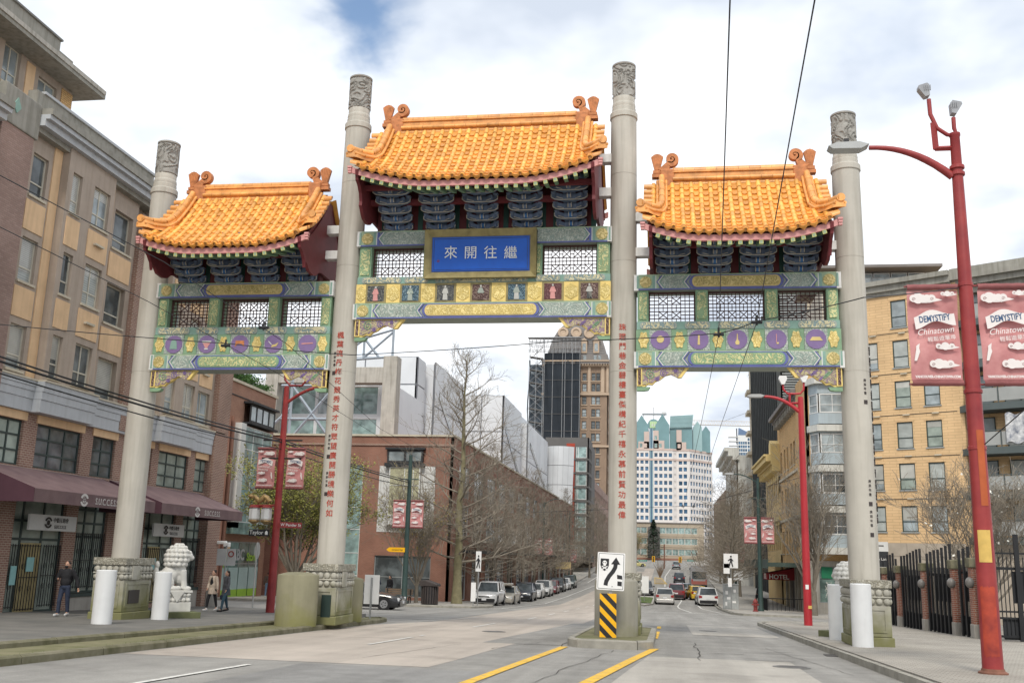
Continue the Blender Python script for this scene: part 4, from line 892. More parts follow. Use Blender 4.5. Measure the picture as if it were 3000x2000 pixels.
# white steel stubs that tie roofs and beams to the columns
for (x, s, zs, U) in ((-11.76, 1, (11.0, 12.0), 2.86), (-4.68, -1, (11.3, 12.2), 2.86), (-4.68, 1, (13.0, 14.3), 4.0), (4.64, -1, (13.3, 14.5), 4.0), (4.64, 1, (11.2, 12.4), 2.86), (11.77, -1, (11.3, 12.5), 2.86)):
    for z in zs: pl(min(x+s*.40, x+s*.86), max(x+s*.40, x+s*.86), -.16, .16, z, z+.30, MT['steel_white'], 'tie_bracket', gate, .01)
for (x, s, zs) in ((-11.76, 1, (9.95, 7.42)), (-4.68, -1, (9.95, 7.42)), (-4.68, 1, (11.65, 9.12)), (4.64, -1, (11.65, 9.12)), (4.64, 1, (9.98, 7.46)), (11.77, -1, (9.98, 7.46))):
    for z in zs: pl(min(x+s*.36, x+s*.50), max(x+s*.36, x+s*.50), -.44, .44, z-.02, z+.50, MT['steel_white'], 'end_plate', gate)
# ================================================================== buildings: helpers
CW = {}
def window(parent, O, ang, ua, ub, za, zb, fm, gm, nx=1, tz=(), fr=.06, sill=None, inset=.12, name='window', md=.05, blind=0):
    w, h = round(ub-ua, 3), round(zb-za, 3)
    k = (w, h, fm.name, nx, tuple(tz), fr, inset, md)
    if k not in CW:
        m = MB(); d0, d1 = inset, inset+.07
        m.box(0, fr, d0, d1, 0, h); m.box(w-fr, w, d0, d1, 0, h); m.box(fr, w-fr, d0, d1, 0, fr); m.box(fr, w-fr, d0, d1, h-fr, h)
        xs = [w*i/nx for i in range(1, nx)] if isinstance(nx, int) else [w*f for f in nx]
        for x in xs: m.box(x-md/2, x+md/2, d0+.005, d1-.01, fr, h-fr)
        for f in tz: m.box(fr, w-fr, d0+.008, d1-.012, h*f-md/2, h*f+md/2)
        CW[k] = m.mesh('window', fm)
    c, s = cos(ang), sin(ang); L = V((O[0]+ua*c, O[1]+ua*s, za)) - WL[parent.name]
    o = inst(name, CW[k], parent, L, ang)
    kp = ('p', w, h, gm.name, inset)
    if kp not in CW:
        m = MB(); m.box(.01, w-.01, inset+.04, inset+.06, .01, h-.01); CW[kp] = m.mesh('pane', gm)
    p = inst('pane', CW[kp], o)
    if blind and random.random() < blind:
        f = random.choice((.25, .4, .55, .75)); kb = ('b', w, h, f, inset)
        if kb not in CW:
            m = MB(); m.box(.03, w-.03, inset+.028, inset+.04, h*(1-f), h-.03); CW[kb] = m.mesh('blind', MT['blind_white'])
        inst('blind', CW[kb], o)
    if sill:
        ks = ('s', w, sill.name)
        if ks not in CW:
            m = MB(); m.box(-.06, w+.06, -.07, inset+.02, -.09, -.005); CW[ks] = m.mesh('sill', sill)
        inst('sill', CW[ks], o)
    return o
def facade(parent, mt, O, ang, u0, u1, z0, z1, ops, depth=.16, name='wall', back=.25):
    """wall with real openings; ops = [(ua, ub, za, zb), ...]"""
    us = sorted({u0, u1} | {q for o in ops for q in o[:2]}); zs = sorted({z0, z1} | {q for o in ops for q in o[2:4]})
    m = MB()
    def hole(u, z): return any(o[0] < u < o[1] and o[2] < z < o[3] for o in ops)
    for a, b in zip(us, us[1:]):
        for c, d in zip(zs, zs[1:]):
            if not hole((a+b)/2, (c+d)/2): m.add([(a, 0, c), (b, 0, c), (b, 0, d), (a, 0, d)], [(0, 1, 2, 3)])
    for (a, b, c, d) in [o[:4] for o in ops]:
        m.add([(a, 0, c), (b, 0, c), (b, 0, d), (a, 0, d), (a, depth, c), (b, depth, c), (b, depth, d), (a, depth, d)], [(0, 4, 5, 1), (1, 5, 6, 2), (2, 6, 7, 3), (3, 7, 4, 0)])
    m.add([(u0, 0, z0), (u1, 0, z0), (u1, 0, z1), (u0, 0, z1), (u0, back, z0), (u1, back, z0), (u1, back, z1), (u0, back, z1)], [(0, 4, 5, 1), (1, 5, 6, 2), (2, 6, 7, 3), (3, 7, 4, 0)])
    me = bpy.data.meshes.new(name); me.from_pydata(m.v, [], m.f); me.materials.append(mt); me.update()
    return inst(name, me, parent, V((O[0], O[1], 0))-WL[parent.name], ang)
def ubox(parent, O, ang, ua, ub, ya, yb, za, zb, mt, name, bevel=None):
    m = MB(); m.box(ua, ub, ya, yb, za, zb); o = m.build(name, mt, parent, local=True, bevel=bevel); o.location = V((O[0], O[1], 0))-WL[parent.name]; o.rotation_euler = (0, 0, ang); return o
def uprism(parent, O, ang, pts, ax, a, b, mt, name):
    m = MB(); m.prism(pts, ax, a, b); o = m.build(name, mt, parent, local=True); o.location = V((O[0], O[1], 0))-WL[parent.name]; o.rotation_euler = (0, 0, ang); return o
def body(parent, x0, x1, y0, y1, z0, z1, mt, name='body'):
    m = MB(); m.box(x0, x1, y0, y1, z0, z1); return m.build(name, mt, parent)
def bars(parent, O, ang, ua, ub, y, za, zb, mt, sp=.13, r=.011):
    m = MB(); n = max(2, int((ub-ua)/sp))
    for i in range(n+1): u = ua+(ub-ua)*i/n; m.box(u-r, u+r, y-r, y+r, za, zb)
    for z in (za+.05, (za+zb)/2, zb-.05): m.box(ua, ub, y-r*1.3, y+r*1.3, z-r, z+r)
    for i in range(1, n, 3):
        u = ua+(ub-ua)*i/n
        for zc in ((za*2+zb)/3, (za+2*zb)/3): m.tube([(u+.07*cos(t), y-.01, zc+.1*sin(t)) for t in [j*PI/4 for j in range(9)]], .009, 4)
    o = m.build('grille', mt, parent, local=True); o.location = V((O[0], O[1], 0))-WL[parent.name]; o.rotation_euler = (0, 0, ang); tag(o, kind='stuff'); return o
glass('glass_dark', (.10, .115, .12), .07, .5, .3)
glass('glass_sky', (.30, .345, .36), .05, .6, .25, var=.3)
glass('glass_pale', (.42, .45, .43), .08, .5, .2, blind=.09, var=.15)
glass('glass_green', (.16, .24, .22), .06, .5, .25)
glass('glass_teal', (.24, .34, .33), .05, .6, .2, var=.35)
glass('glass_blue', (.06, .13, .22), .08, .5, .3)
glass('glass_blind', (.46, .45, .30), .15, .4, .1, blind=.1, var=.1)
glass('blind_white', (.50, .50, .46), .12, .5, .2, blind=.07, var=.12)
glass('glass_curtain', (.30, .35, .31), .15, .4, .2, var=.25)
mat('frame_cream', (.58, .55, .46), .6, .1); mat('frame_green', (.045, .065, .06), .5, .2); mat('frame_dark', (.03, .032, .035), .5, .2)
mat('frame_white', (.70, .71, .70), .5, .08); mat('frame_grey', (.30, .32, .32), .5, .1)
mat('stucco_mauve', (.405, .335, .275), .85, .10, 1.2, bump=.1, streak=.25); mat('stucco_tan', (.72, .50, .30), .85, .09, 1.2, bump=.1, streak=.2)
mat('stucco_cornice', (.30, .29, .255), .85, .15, 1.5, streak=.5); mat('band_bluegrey', (.46, .48, .50), .75, .07, 1.2, streak=.2)
mat('sill_cream', (.52, .47, .37), .8, .12)
brick('brick_purple', (.35, .245, .21), (.29, .195, .165), (.25, .185, .155), .22, .075, .009)
brick('brick_brown', (.23, .125, .095), (.29, .165, .125), (.42, .35, .29), .22, .08, .011)
brick('brick_red', (.36, .195, .135), (.31, .16, .11), (.33, .23, .18), .22, .075, .007, streak=.3)
brick('brick_deepred', (.285, .135, .095), (.245, .115, .08), (.31, .20, .155), .22, .075, .009, streak=.3)
brick('brick_tan', (.66, .43, .20), (.57, .36, .165), (.34, .22, .11), .24, .085, .012, streak=.2)
brick('brick_flats', (.68, .47, .26), (.63, .43, .235), (.50, .34, .185), .9, .20, .018, streak=.2)
mat('concrete_stain', (.44, .42, .375), .85, .12, 1.5, bump=.1, streak=.6); mat('roof_grey', (.2, .2, .19), .9, .15)
mat('awning_plum', (.15, .095, .10), .8, .10, 1.5, col2=(.20, .135, .135)); mat('awning_side', (.070, .030, .042), .8, .1)
mat('sign_white', (.62, .62, .60), .6, .06, 2); mat('ink_dark', (.05, .045, .04), .6); mat('ink_white', (.72, .70, .66), .7, .05)
mat('iron_black', (.015, .016, .018), .5, .2); mat('poster_cyan', (.28, .52, .52), .7, .08, 4); mat('wood_door', (.40, .33, .17), .7, .2, 3)

# ---------------------------------------------------------------- left: apartment house over shops
X0 = -22.5; A = PI/2; O = (X0, 0)
bl = thing('apartment_house', 'tan and mauve stucco apartment house with brick piers over a plum awning shopfront', 'building', (X0, 34, gz(34)))
ROWS = [(7.46, 9.04), (10.60, 12.20), (13.78, 15.36)]
DROWS = [(7.30, 8.95), (10.40, 12.05), (13.55, 15.2)]
body(bl, -40, X0-.26, 15, 48.2, -1.6, 16.4, MT['stucco_mauve'])
FC = MT['frame_cream']
def bay(cols, uA, uB, proud, wide):
    OO = (X0+proud, 0)
    ops = [(a, b, z0, z1) for (a, b, kind) in cols for (z0, z1) in (DROWS if kind == 'd' else ROWS)]
    facade(bl, MT['stucco_mauve'], OO, A, uA, uB, 7.2, 16.2, ops, .26 if proud == 0 else .2, back=.3+proud)
    for (a, b, kind) in cols:
        for r, (z0, z1) in enumerate(DROWS if kind == 'd' else ROWS):
            g = random.choice(['glass_sky', 'glass_dark', 'glass_pale', 'glass_sky']) if kind != 'd' else 'glass_dark'
            window(bl, OO, A, a, b, z0, z1, FC if kind != 'd' else MT['frame_cream'], MT[g], nx=1 if kind == 'n' else (2 if kind == 'w' else 1), tz=(.33,) if kind != 'd' else (.28,), fr=.055, sill=MT['sill_cream'], inset=.12 if kind != 'd' else .2, blind=.55)
        for r in range(3):       # tan spandrel panels under the windows
            zt = (DROWS if kind == 'd' else ROWS)[r][0]-.22
            if r == 0: continue
            zbm = (DROWS if kind == 'd' else ROWS)[r-1][1]+.26
            pn = ubox(bl, OO, A, a-.12, b+.12, -.035, 0, zbm, zt, MT['stucco_tan'], 'spandrel_panel')
            if kind == 'w': ubox(bl, OO, A, (a+b)/2-.3, (a+b)/2+.3, -.16, -.035, zbm+.55, zbm+.63, MT['sill_cream'], 'vent_hood')
bay([(30.72, 31.62, 'w1')], 30.2, 32.35, 0, 1)
bay([(32.66, 33.28, 'n'), (34.12, 35.26, 'w')], 32.35, 35.55, .35, 1)
bay([(36.28, 37.70, 'd')], 35.55, 38.05, 0, 1)
bay([(39.3, 40.7, 'd')], 38.9, 40.9, 0, 1)
bay([(41.25, 42.1, 'n'), (42.95, 44.05, 'w')], 40.9, 44.4, .35, 1)
bay([(44.9, 46.35, 'w')], 44.4, 46.8, 0, 1)
for (a, b) in ((31.85, 32.33), (35.57, 36.05), (38.92, 39.1), (44.42, 44.78)): ubox(bl, O, A, a, b, -.045, 0, 7.3, 16.0, MT['stucco_tan'], 'tan_strip')
for (a, b, pr) in ((28.45, 30.2, .3), (38.05, 38.9, .22), (46.8, 48.25, .3)):
    ubox(bl, O, A, a, b, -pr, .3, 6.2 if a < 46 else -1.3, 15.6, MT['brick_purple' if a < 30 else 'brick_brown'], 'brick_pier')
ubox(bl, O, A, 28.35, 30.35, -.36, .3, 15.6, 16.95, MT['stucco_cornice'], 'pier_cap', .04)
for dy in (29.0,): 
    uprism(bl, O, A, [(dy-.2, 16.3), (dy, 16.05), (dy+.2, 16.3), (dy, 16.62)], 'y', -.40, -.36, MT['gate_teal'], 'diamond_tile')
facade(bl, MT['stucco_tan'], O, A, 15, 28.5, 7.2, 16.2, [], .2)
# cornice and parapet
for (za, zb, p, mt) in ((16.0, 16.2, .30, 'stucco_cornice'), (16.2, 16.45, .55, 'band_bluegrey'), (16.45, 16.62, .72, 'band_bluegrey'), (16.62, 16.85, .80, 'stucco_cornice')):
    ubox(bl, O, A, 15, 28.35, -p, .4, za-.75, zb-.75, MT[mt], 'cornice'); ubox(bl, O, A, 30.35, 38.95, -p, .4, za, zb, MT[mt], 'cornice')
    ubox(bl, O, A, 38.95, 48.3, -p, .4, za-.9, zb-.9, MT[mt], 'cornice')
ubox(bl, O, A, 30.35, 38.8, -.1, .3, 16.85, 17.6, MT['stucco_cornice'], 'parapet'); ubox(bl, O, A, 15, 28.35, -.1, .3, 16.1, 16.85, MT['stucco_cornice'], 'parapet')
ubox(bl, O, A, 30.7, 38.9, -.17, .35, 17.6, 17.7, MT['band_bluegrey'], 'coping')
# set-back top storey
OP = (-24, 0); ops = [(30.35, 31.3, 18.1, 19.65), (32.43, 33.62, 18.2, 19.3)]
facade(bl, MT['stucco_mauve'], OP, A, 15, 34.6, 16.4, 20.0, ops, .2)
for o in ops: window(bl, OP, A, *o, FC, MT['glass_sky'], nx=2, tz=(.33,), sill=MT['sill_cream'])
ubox(bl, OP, A, 31.65, 32.15, -.04, 0, 16.6, 19.5, MT['stucco_tan'], 'tan_strip'); ubox(bl, OP, A, 33.9, 34.6, -.04, .0, 16.6, 19.5, MT['brick_tan'], 'brick_panel')
body(bl, -38, -24.26, 15, 34.6, 16.4, 20.0, MT['stucco_mauve'], 'upper_body')
ubox(bl, OP, A, 14, 35.3, -1.05, .6, 19.62, 19.78, MT['stucco_cornice'], 'cornice'); ubox(bl, OP, A, 14, 35.25, -1.1, .5, 19.78, 19.95, MT['concrete_stain'], 'cornice')
ubox(bl, OP, A, 14, 33.6, .1, .5, 19.95, 21.4, MT['stucco_cornice'], 'parapet'); ubox(bl, OP, A, 33.6, 34.55, .1, .5, 19.95, 21.0, MT['stucco_cornice'], 'parapet'); ubox(bl, OP, A, 14, 33.65, .02, .55, 21.4, 21.48, MT['roof_grey'], 'coping')
# blue-grey band, follows the bays
for (a, b, p) in ((15, 32.2, .18), (32.2, 35.7, .5), (35.7, 38.7, .18), (38.7, 41.0, .18), (41.0, 44.3, .5), (44.3, 47.9, .18)):
    for (za, zb, q) in ((6.1, 6.55, 0), (6.56, 6.83, .025), (6.84, 7.0, .05), (7.01, 7.2, .075)): ubox(bl, O, A, a, b, -p-q, .25, za, zb, MT['band_bluegrey'], 'band_board')
    ubox(bl, O, A, a, b, -p-.12, .25, 7.2, 7.26, MT['sill_cream'], 'band_cap')
# brick base with shop windows
UP = [(30.75, 32.15, 2), (32.95, 35.80, 3), (36.58, 38.25, 2), (39.3, 41.3, 2), (41.92, 44.75, 3), (45.5, 47.15, 2)]
DN = [(28.3, 31.3, 'w'), (32.3, 35.35, 'd'), (36.15, 38.3, 'w'), (39.2, 40.9, 'w'), (41.3, 44.1, 'd'), (44.8, 47.1, 'w')]
ops = [(a, b, 4.2, 5.78) for a, b, n in UP] + [(a, b, -.30 if k == 'w' else -.9, 3.4) for a, b, k in DN]
facade(bl, MT['brick_brown'], O, A, 15, 48.2, -1.4, 6.1, ops, .22)
for a, b, n in UP:
    window(bl, O, A, a, b, 4.2, 5.78, MT['frame_green'], MT['glass_dark'] if random.random() < .5 else MT['glass_curtain'], nx=n, tz=(.33, .67), fr=.07, inset=.1, md=.07)
    ubox(bl, O, A, a-.1, b+.1, -.05, 0, 5.79, 6.09, MT['stucco_tan'], 'lintel')
for a, b, k in DN:
    window(bl, O, A, a, b, -.30 if k == 'w' else -.9, 3.4, MT['frame_green'], MT['glass_curtain'], nx=3 if k == 'w' else (.22, .62), tz=(.58, .72, .86) if k == 'w' else (.60, .75), fr=.09, inset=.12, md=.09)
    if k == 'w':
        bars(bl, O, A, a+.1, b-.1, .02, -.1, 2.0, MT['iron_black']); ubox(bl, O, A, a-.1, b+.1, -.12, .1, -.42, -.30, MT['frame_green'], 'shop_sill'); ubox(bl, O, A, a-.1, b+.1, -.06, .1, -1.4, -.42, MT['concrete'], 'stall_riser')
    else:
        w = b-a; ubox(bl, O, A, a+.23*w, a+.61*w, .10, .13, -.85, 1.55, MT['wood_door'], 'door'); bars(bl, O, A, a+.24*w, a+.60*w, .06, -.8, 1.5, MT['iron_black'], .15); bars(bl, O, A, a+.05, a+.2*w, .04, -.7, 1.5, MT['iron_black']); bars(bl, O, A, a+.65*w, b-.05, .04, -.7, 1.5, MT['iron_black'])
        ubox(bl, O, A, a+.35*w, a+.48*w, .02, .05, .55, 1.05, MT['poster_cyan'], 'notice')
        ubox(bl, O, A, a+.06*w, a+.16*w, .0, .03, .1, .75, MT['poster_cyan'], 'notice')
mat('logo_white', (.58, .56, .54), .7, .05)
def emblem(parent, X, y, z, r, mt, ang):
    """round badge: split ring with an inner medallion and a Chinese character"""
    c, s = cos(ang), sin(ang)
    for (r0, r1, a0, a1) in ((.62, 1.0, 20, 160), (.62, 1.0, 200, 340), (.0, .48, 0, 360)):
        m = MB(); n = 20; vs = []
        for i in range(n+1):
            t = R(a0+(a1-a0)*i/n)
            for rr in (r0, r1): vs.append((rr*r*cos(t)*(1.15 if rr > .9 else 1), -.008, rr*r*sin(t)))
        m.add(vs, [(2*i, 2*i+1, 2*i+3, 2*i+2) for i in range(n)]); o = m.build('emblem', mt, parent, local=True); o.location = V((X, y, z))-WL[parent.name]; o.rotation_euler = (0, 0, ang)
for (ya, yb, tx, sz) in ((29.7, 37.55, 33.3, .40), (38.1, 46.0, 42.0, .40)):
    pro = [(-22.5, 4.15), (-20.1, 3.28), (-20.1, 2.85), (-20.16, 2.85), (-20.16, 3.2), (-22.5, 4.05)]
    m = MB(); m.prism(pro, 'y', ya, yb); aw = m.build('awning', MT['awning_plum'], bl)
    for y0 in (ya-.012, yb): m = MB(); m.prism([(-22.5, 4.16), (-20.1, 3.29), (-20.1, 2.85), (-22.5, 2.85)], 'y', y0, y0+.012); m.build('awning_end', MT['awning_side'], aw)
    put_text(aw, 'S.U.C.C.E.S.S.', sz*.8, MT['logo_white'], (-20.09, tx+.75, 3.05), A, 'lettering', sx=.9, ext=.002)
    emblem(aw, -20.09, tx-.75, 3.06, .22, MT['logo_white'], A)
    put_text(aw, '中', .2, MT['awning_side'], (-20.075, tx-.75, 3.06), A, 'lettering', ext=.002)
for (ya, yb) in ((32.45, 35.3), (41.2, 44.0)):
    sg = ubox(bl, O, A, ya, yb, -.5, -.42, 2.0, 2.55, MT['sign_white'], 'shop_sign'); yc = (ya+yb)/2
    emblem(bl, X0+.51, yc-.35, 2.28, .2, MT['ink_dark'], A); put_text(bl, '中僑互助會', .19, MT['ink_dark'], (X0+.51, yc+.42, 2.37), A); put_text(bl, 'S.U.C.C.E.S.S.', .17, MT['ink_dark'], (X0+.51, yc+.42, 2.14), A, sx=.8)
m = MB(); m.lathe([(.32, -1.5), (.36, -1.4), (.36, -.55), (.33, -.45)], 16, (-22.15, 47.6)); m.build('pier_foot', MT['concrete'], bl, smooth=40)
m = MB(); m.cb((-22.0, 48.1, 1.85), (.55, .16, .16)); m.cb((-21.7, 48.1, 1.75), (.3, .26, .22)); m.build('security_camera', MT['frame_white'], bl, bevel=.03)

# ---------------------------------------------------------------- left: brick corner shop across the side street
ab = thing('brick_shop_building', 'red brick shop building with glass bay and rooftop hedge across the side street', 'building', (-30, 68, gz(68)))
OB = (-30, 0); opb = [(67.5, 72.1, 10.5, 11.85), (67.0, 72.2, 3.4, 10.2), (65.2, 72.3, -1.75, 2.1)]
facade(ab, MT['brick_red'], OB, A, 60, 73.2, -2.2, 13.1, opb, .2)
body(ab, -55, -30.26, 63.6, 73.2, -2.2, 12.6, MT['brick_red'])
facade(ab, MT['brick_red'], (0, 73.2), PI, 30, 55, -2.2, 13.1, [], .1)
window(ab, OB, A, 67.5, 72.1, 10.5, 11.85, MT['frame_dark'], MT['glass_sky'], nx=4, fr=.16, inset=-.5, md=.16)
ubox(ab, OB, A, 67.3, 72.3, -.75, .1, 11.85, 12.0, MT['frame_dark'], 'canopy'); ubox(ab, OB, A, 67.3, 72.3, -.7, .1, 10.36, 10.5, MT['frame_dark'], 'canopy')
window(ab, OB, A, 67.0, 72.2, 3.4, 10.2, MT['frame_white'], MT['glass_teal'], nx=3, tz=(.25, .5, .76), fr=.08, inset=-.35, md=.06)
ubox(ab, OB, A, 66.2, 67.0, -.5, .1, 3.0, 10.3, MT['sign_white'], 'white_panel'); ubox(ab, OB, A, 66.2, 72.3, -.5, .1, 2.6, 3.4, MT['glass_green'], 'spandrel')
for u in (64.6, 65.2): m = MB(); m.tube([(-29.75, u, -1.8), (-29.75, u, 10.6)], .14, 8); m.build('drain_pipe', MT['brick_deepred'], ab)
ubox(ab, OB, A, 60, 73.4, -.12, .3, 13.1, 13.3, MT['sill_cream'], 'coping'); ubox(ab, OB, A, 62, 73.3, -.06, 0, 12.15, 12.22, MT['frame_dark'], 'groove_line')
window(ab, OB, A, 65.2, 72.3, -1.75, 2.1, MT['frame_grey'], MT['glass_green'], nx=4, tz=(.60, ), fr=.08, inset=.05, md=.07)
for k in range(4): ubox(ab, OB, A, 65.4+k*1.75, 67.0+k*1.75, .03, .06, -1.2, .3, MT['frosted'] if 'frosted' in MT else mat('frosted', (.38, .52, .52), .3, .08, 2), 'frosted_panel'); ubox(ab, OB, A, 65.4+k*1.75, 67.0+k*1.75, .028, .06, -1.72, -1.2, MT.get('lime') or mat('lime', (.30, .52, .05), .5, .1, 2), 'lime_panel')
put_text(ab, 'ABC', 1.05, MT['band_bluegrey'], (-29.93, 68.4, 1.15), A, ext=.01, bold=.03); put_text(ab, 'Store', .8, MT['lime'], (-29.93, 70.75, 1.02), A, ext=.01, bold=.02)
m = MB(); m.prism([(66.1, .2), (66.5, .8), (66.55, 1.4), (66.2, 1.1), (66.0, .6)], 'x', -29.95, -29.94); m.build('leaf_logo', MT['lime'], ab); m = MB(); m.prism([(66.35, 1.2), (66.9, 1.5), (66.95, 2.0), (66.6, 1.95), (66.2, 1.6)], 'x', -29.95, -29.93); m.build('leaf_logo', MT['stucco_tan'], ab)

# ---------------------------------------------------------------- left: red brick block on the far corner
bk = thing('brick_corner_block', 'long red brick block on the far left corner with white window bay facing the street', 'building', (-20, 77, gz(77)))
FB = (0, 77)
opk = [(-22.45, -17.9, 3.2, 8.35), (-21.8, -18.9, 8.6, 9.6), (-22.5, -18.0, -1.7, 1.4), (-26.5, -23.8, -1.7, 8.4)]
facade(bk, MT['brick_deepred'], FB, 0, -32, -16.5, -2.4, 10.7, opk, .25)
ubox(bk, FB, 0, -32, -16.45, -.1, .3, 9.95, 10.1, MT['brick_brown'], 'string_course'); ubox(bk, FB, 0, -32, -16.4, -.12, .4, 10.7, 10.85, MT['sill_cream'], 'coping')
body(bk, -40, -16.8, 77.3, 180, -2.6, 10.2, MT['brick_deepred'])
ubox(bk, FB, 0, -22.45, -17.9, -.03, .2, 3.2, 8.35, MT['sign_white'], 'white_bay')
for z in (4.4, 7.1): ubox(bk, FB, 0, -22.45, -17.9, -.045, -.03, z, z+.04, MT['frame_grey'], 'panel_joint')
window(bk, FB, 0, -21.55, -19.05, 4.45, 8.25, MT['frame_white'], MT['glass_blind'], nx=(.5, .78), tz=(.62,), fr=.07, inset=-.4)
ubox(bk, FB, 0, -21.65, -18.95, -.45, 0, 3.75, 4.43, MT['sign_white'], 'bay_base'); ubox(bk, FB, 0, -21.95, -18.75, -.55, 0, 8.28, 8.55, MT['frame_dark'], 'bay_hood'); ubox(bk, FB, 0, -21.95, -18.75, -.5, 0, 9.62, 9.78, MT['frame_dark'], 'bay_hood')
window(bk, FB, 0, -21.8, -18.9, 8.6, 9.6, MT['frame_dark'], MT['glass_sky'], nx=2, fr=.14, inset=-.35, md=.2)
window(bk, FB, 0, -22.5, -18.0, -1.7, 1.4, MT['frame_grey'], MT['glass_dark'], nx=2, tz=(.48,), fr=.06, inset=.12)
window(bk, FB, 0, -26.5, -23.8, -1.7, 8.4, MT['frame_white'], MT['glass_teal'], nx=1, tz=(.15, .32, .5, .67), fr=.07, inset=.1)
# the long street side: bays of glass between brick piers, shops under canopies
SB = (-16.5, 0)
ops = []; y = 79.5; BAYS = []
while y < 168:
    BAYS.append((y, y+4.6)); ops += [(y, y+4.6, 3.0, 5.6), (y, y+4.6, 6.2, 8.8), (y, y+4.6, -2.0, 1.2)]; y += 6.6
facade(bk, MT['brick_deepred'], SB, A, 77, 180, -3, 10.7, ops, .3)
for a, b in BAYS:
    window(bk, SB, A, a, b, 3.0, 5.6, MT['frame_white'], MT['glass_dark'], nx=3, tz=(.4,), inset=.1); window(bk, SB, A, a, b, 6.2, 8.8, MT['frame_grey'], MT['glass_sky'], nx=3, tz=(.5,), inset=.1)
    window(bk, SB, A, a, b, -2.0, 1.2, MT['frame_white'], MT['glass_dark'], nx=3, tz=(.6,), inset=.15)
ubox(bk, SB, A, 77, 180, -.12, .3, 10.7, 10.85, MT['sill_cream'], 'coping')
for a, b in BAYS[::2]: ubox(bk, SB, A, a-.6, b+2.2, -1.9, 0, 1.75, 2.0, MT['frame_dark'], 'canopy'); ubox(bk, SB, A, a+.3, b-.3, -.35, 0, 1.2, 1.75, MT['brick_red'], 'fascia_sign')
for a, b in BAYS[1::2]: ubox(bk, SB, A, a, b, -1.2, 0, 2.7, 2.85, MT['concrete'], 'balcony'); ubox(bk, SB, A, a, b, -1.2, -1.15, 2.85, 3.8, MT['glass_sky'], 'balcony_glass')

# ---------------------------------------------------------------- left: parkade glass, concrete frame with steel truss
mat('panel_white', (.62, .64, .66), .45, .06, .4, spec=.5, rnd=.06)
pk = thing('concrete_frame_building', 'weathered concrete frame with blue steel truss on top, behind the second gate column', 'building', (-27, 86, gz(86)))
mat('steel_blue', (.33, .38, .43), .5, .12, 2)
for (x0, x1, y0, y1, z0, z1, n) in ((-25.0, -23.7, 85, 86.4, 9.6, 18.9, 'column'), (-36, -25.0, 85.1, 86.3, 16.45, 17.9, 'beam'), (-36, -25.9, 85.1, 86.3, 9.7, 11.0, 'beam'), (-25.9, -25.0, 84.7, 86.4, 9.7, 11.4, 'corbel'), (-36, -34.8, 85, 86.4, -2.2, 18.9, 'column')):
    m = MB(); m.box(x0, x1, y0, y1, z0, z1); m.build(n, MT['concrete_stain'], pk, bevel=.04)
m = MB(); m.box(-25.0, -23.7, 85, 86.4, -2.2, 9.6); m.build('column', MT['concrete_stain'], pk)
def bar(parent, a, b, w, mt, name='strut'): m = MB(); m.tube([a, b], w, 4); return m.build(name, mt, parent)
for yy in (85.4,):
    for a, b in (((-24.3, yy, 18.8), (-24.3, yy, 21.6)), ((-27.0, yy, 18.8), (-27.0, yy, 20.6)), ((-29.6, yy, 18.8), (-29.6, yy, 20.0)), ((-24.3, yy, 21.4), (-33, yy, 18.9)), ((-24.3, yy, 18.9), (-34, yy, 18.2)), ((-27.0, yy, 18.8), (-24.3, yy, 21.2)), ((-29.6, yy, 18.7), (-27, yy, 20.5)), ((-30, yy, 18.9), (-24.3, yy, 22.3)), ((-27, yy, 20.6), (-25.6, yy, 18.9))): bar(pk, a, b, .12, MT['steel_blue'])
for (a, b) in (((-33, 84, 16), (-29, 84, 11)), ((-33, 84, 11), (-29, 84, 16)), ((-29, 84, 9), (-29, 84, 17)), ((-33, 84, 9), (-33, 84, 17)), ((-34, 84, 13), (-28, 84, 13)), ((-34, 84, 10.2), (-28, 84, 10.2)), ((-34, 84, 16), (-28, 84, 16)), ((-37, 84, 10), (-33, 84, 14))): bar(pk, a, b, .13, MT['steel_blue'])
opg = [(-44+3*i, -41.2+3*i, z, z+2.6) for i in range(6) for z in (-1.5, 1.6, 4.7, 7.8, 11.0, 14.0)]
facade(pk, MT['panel_white'], (0, 88), 0, -45, -25, -2.3, 17.2, opg, .1)
for o in opg: window(pk, (0, 88), 0, *o, MT['frame_white'], MT[random.choice(['glass_teal', 'glass_sky', 'glass_teal', 'glass_dark'])], nx=1, fr=.05, inset=.04)
body(pk, -45, -25, 88.3, 100, -2.3, 17, MT['panel_white'])

# ---------------------------------------------------------------- left: white panelled mall in stepped blocks
wm = thing('white_panel_building', 'pale grey metal panelled building stepping back in blocks behind the bare tree', 'building', (-28, 120, gz(120)))
mat('panel_joint', (.17, .18, .20), .6)
def panels(parent, O, ang, u0, u1, z0, z1, nu, nz, mt, gap=.075, name='panel', back=True):
    if back: ubox(parent, O, ang, u0, u1, .05, .25, z0, z1, MT['panel_joint'], 'joint_backing')
    for i in range(nu):
        for j in range(nz):
            a = u0+(u1-u0)*i/nu; b = u0+(u1-u0)*(i+1)/nu; c = z0+(z1-z0)*j/nz; d = z0+(z1-z0)*(j+1)/nz
            ubox(parent, O, ang, a+gap, b-gap, 0, .05, c+gap, d-gap, mt, name)
panels(wm, (0, 105), 0, -42, -26.9, -2, 22.9, 5, 8, MT['panel_white'])
panels(wm, (-26.9, 0), A, 105, 108.6, -2, 22.9, 1, 8, MT['panel_white'])
panels(wm, (-26.0, 0), A, 110, 126, -2, 23.2, 4, 5, MT['panel_white']); body(wm, -42, -27.2, 105.2, 112, -2, 22.8, MT['panel_white']); body(wm, -42, -26.3, 110, 126, -2, 23.0, MT['panel_white'])
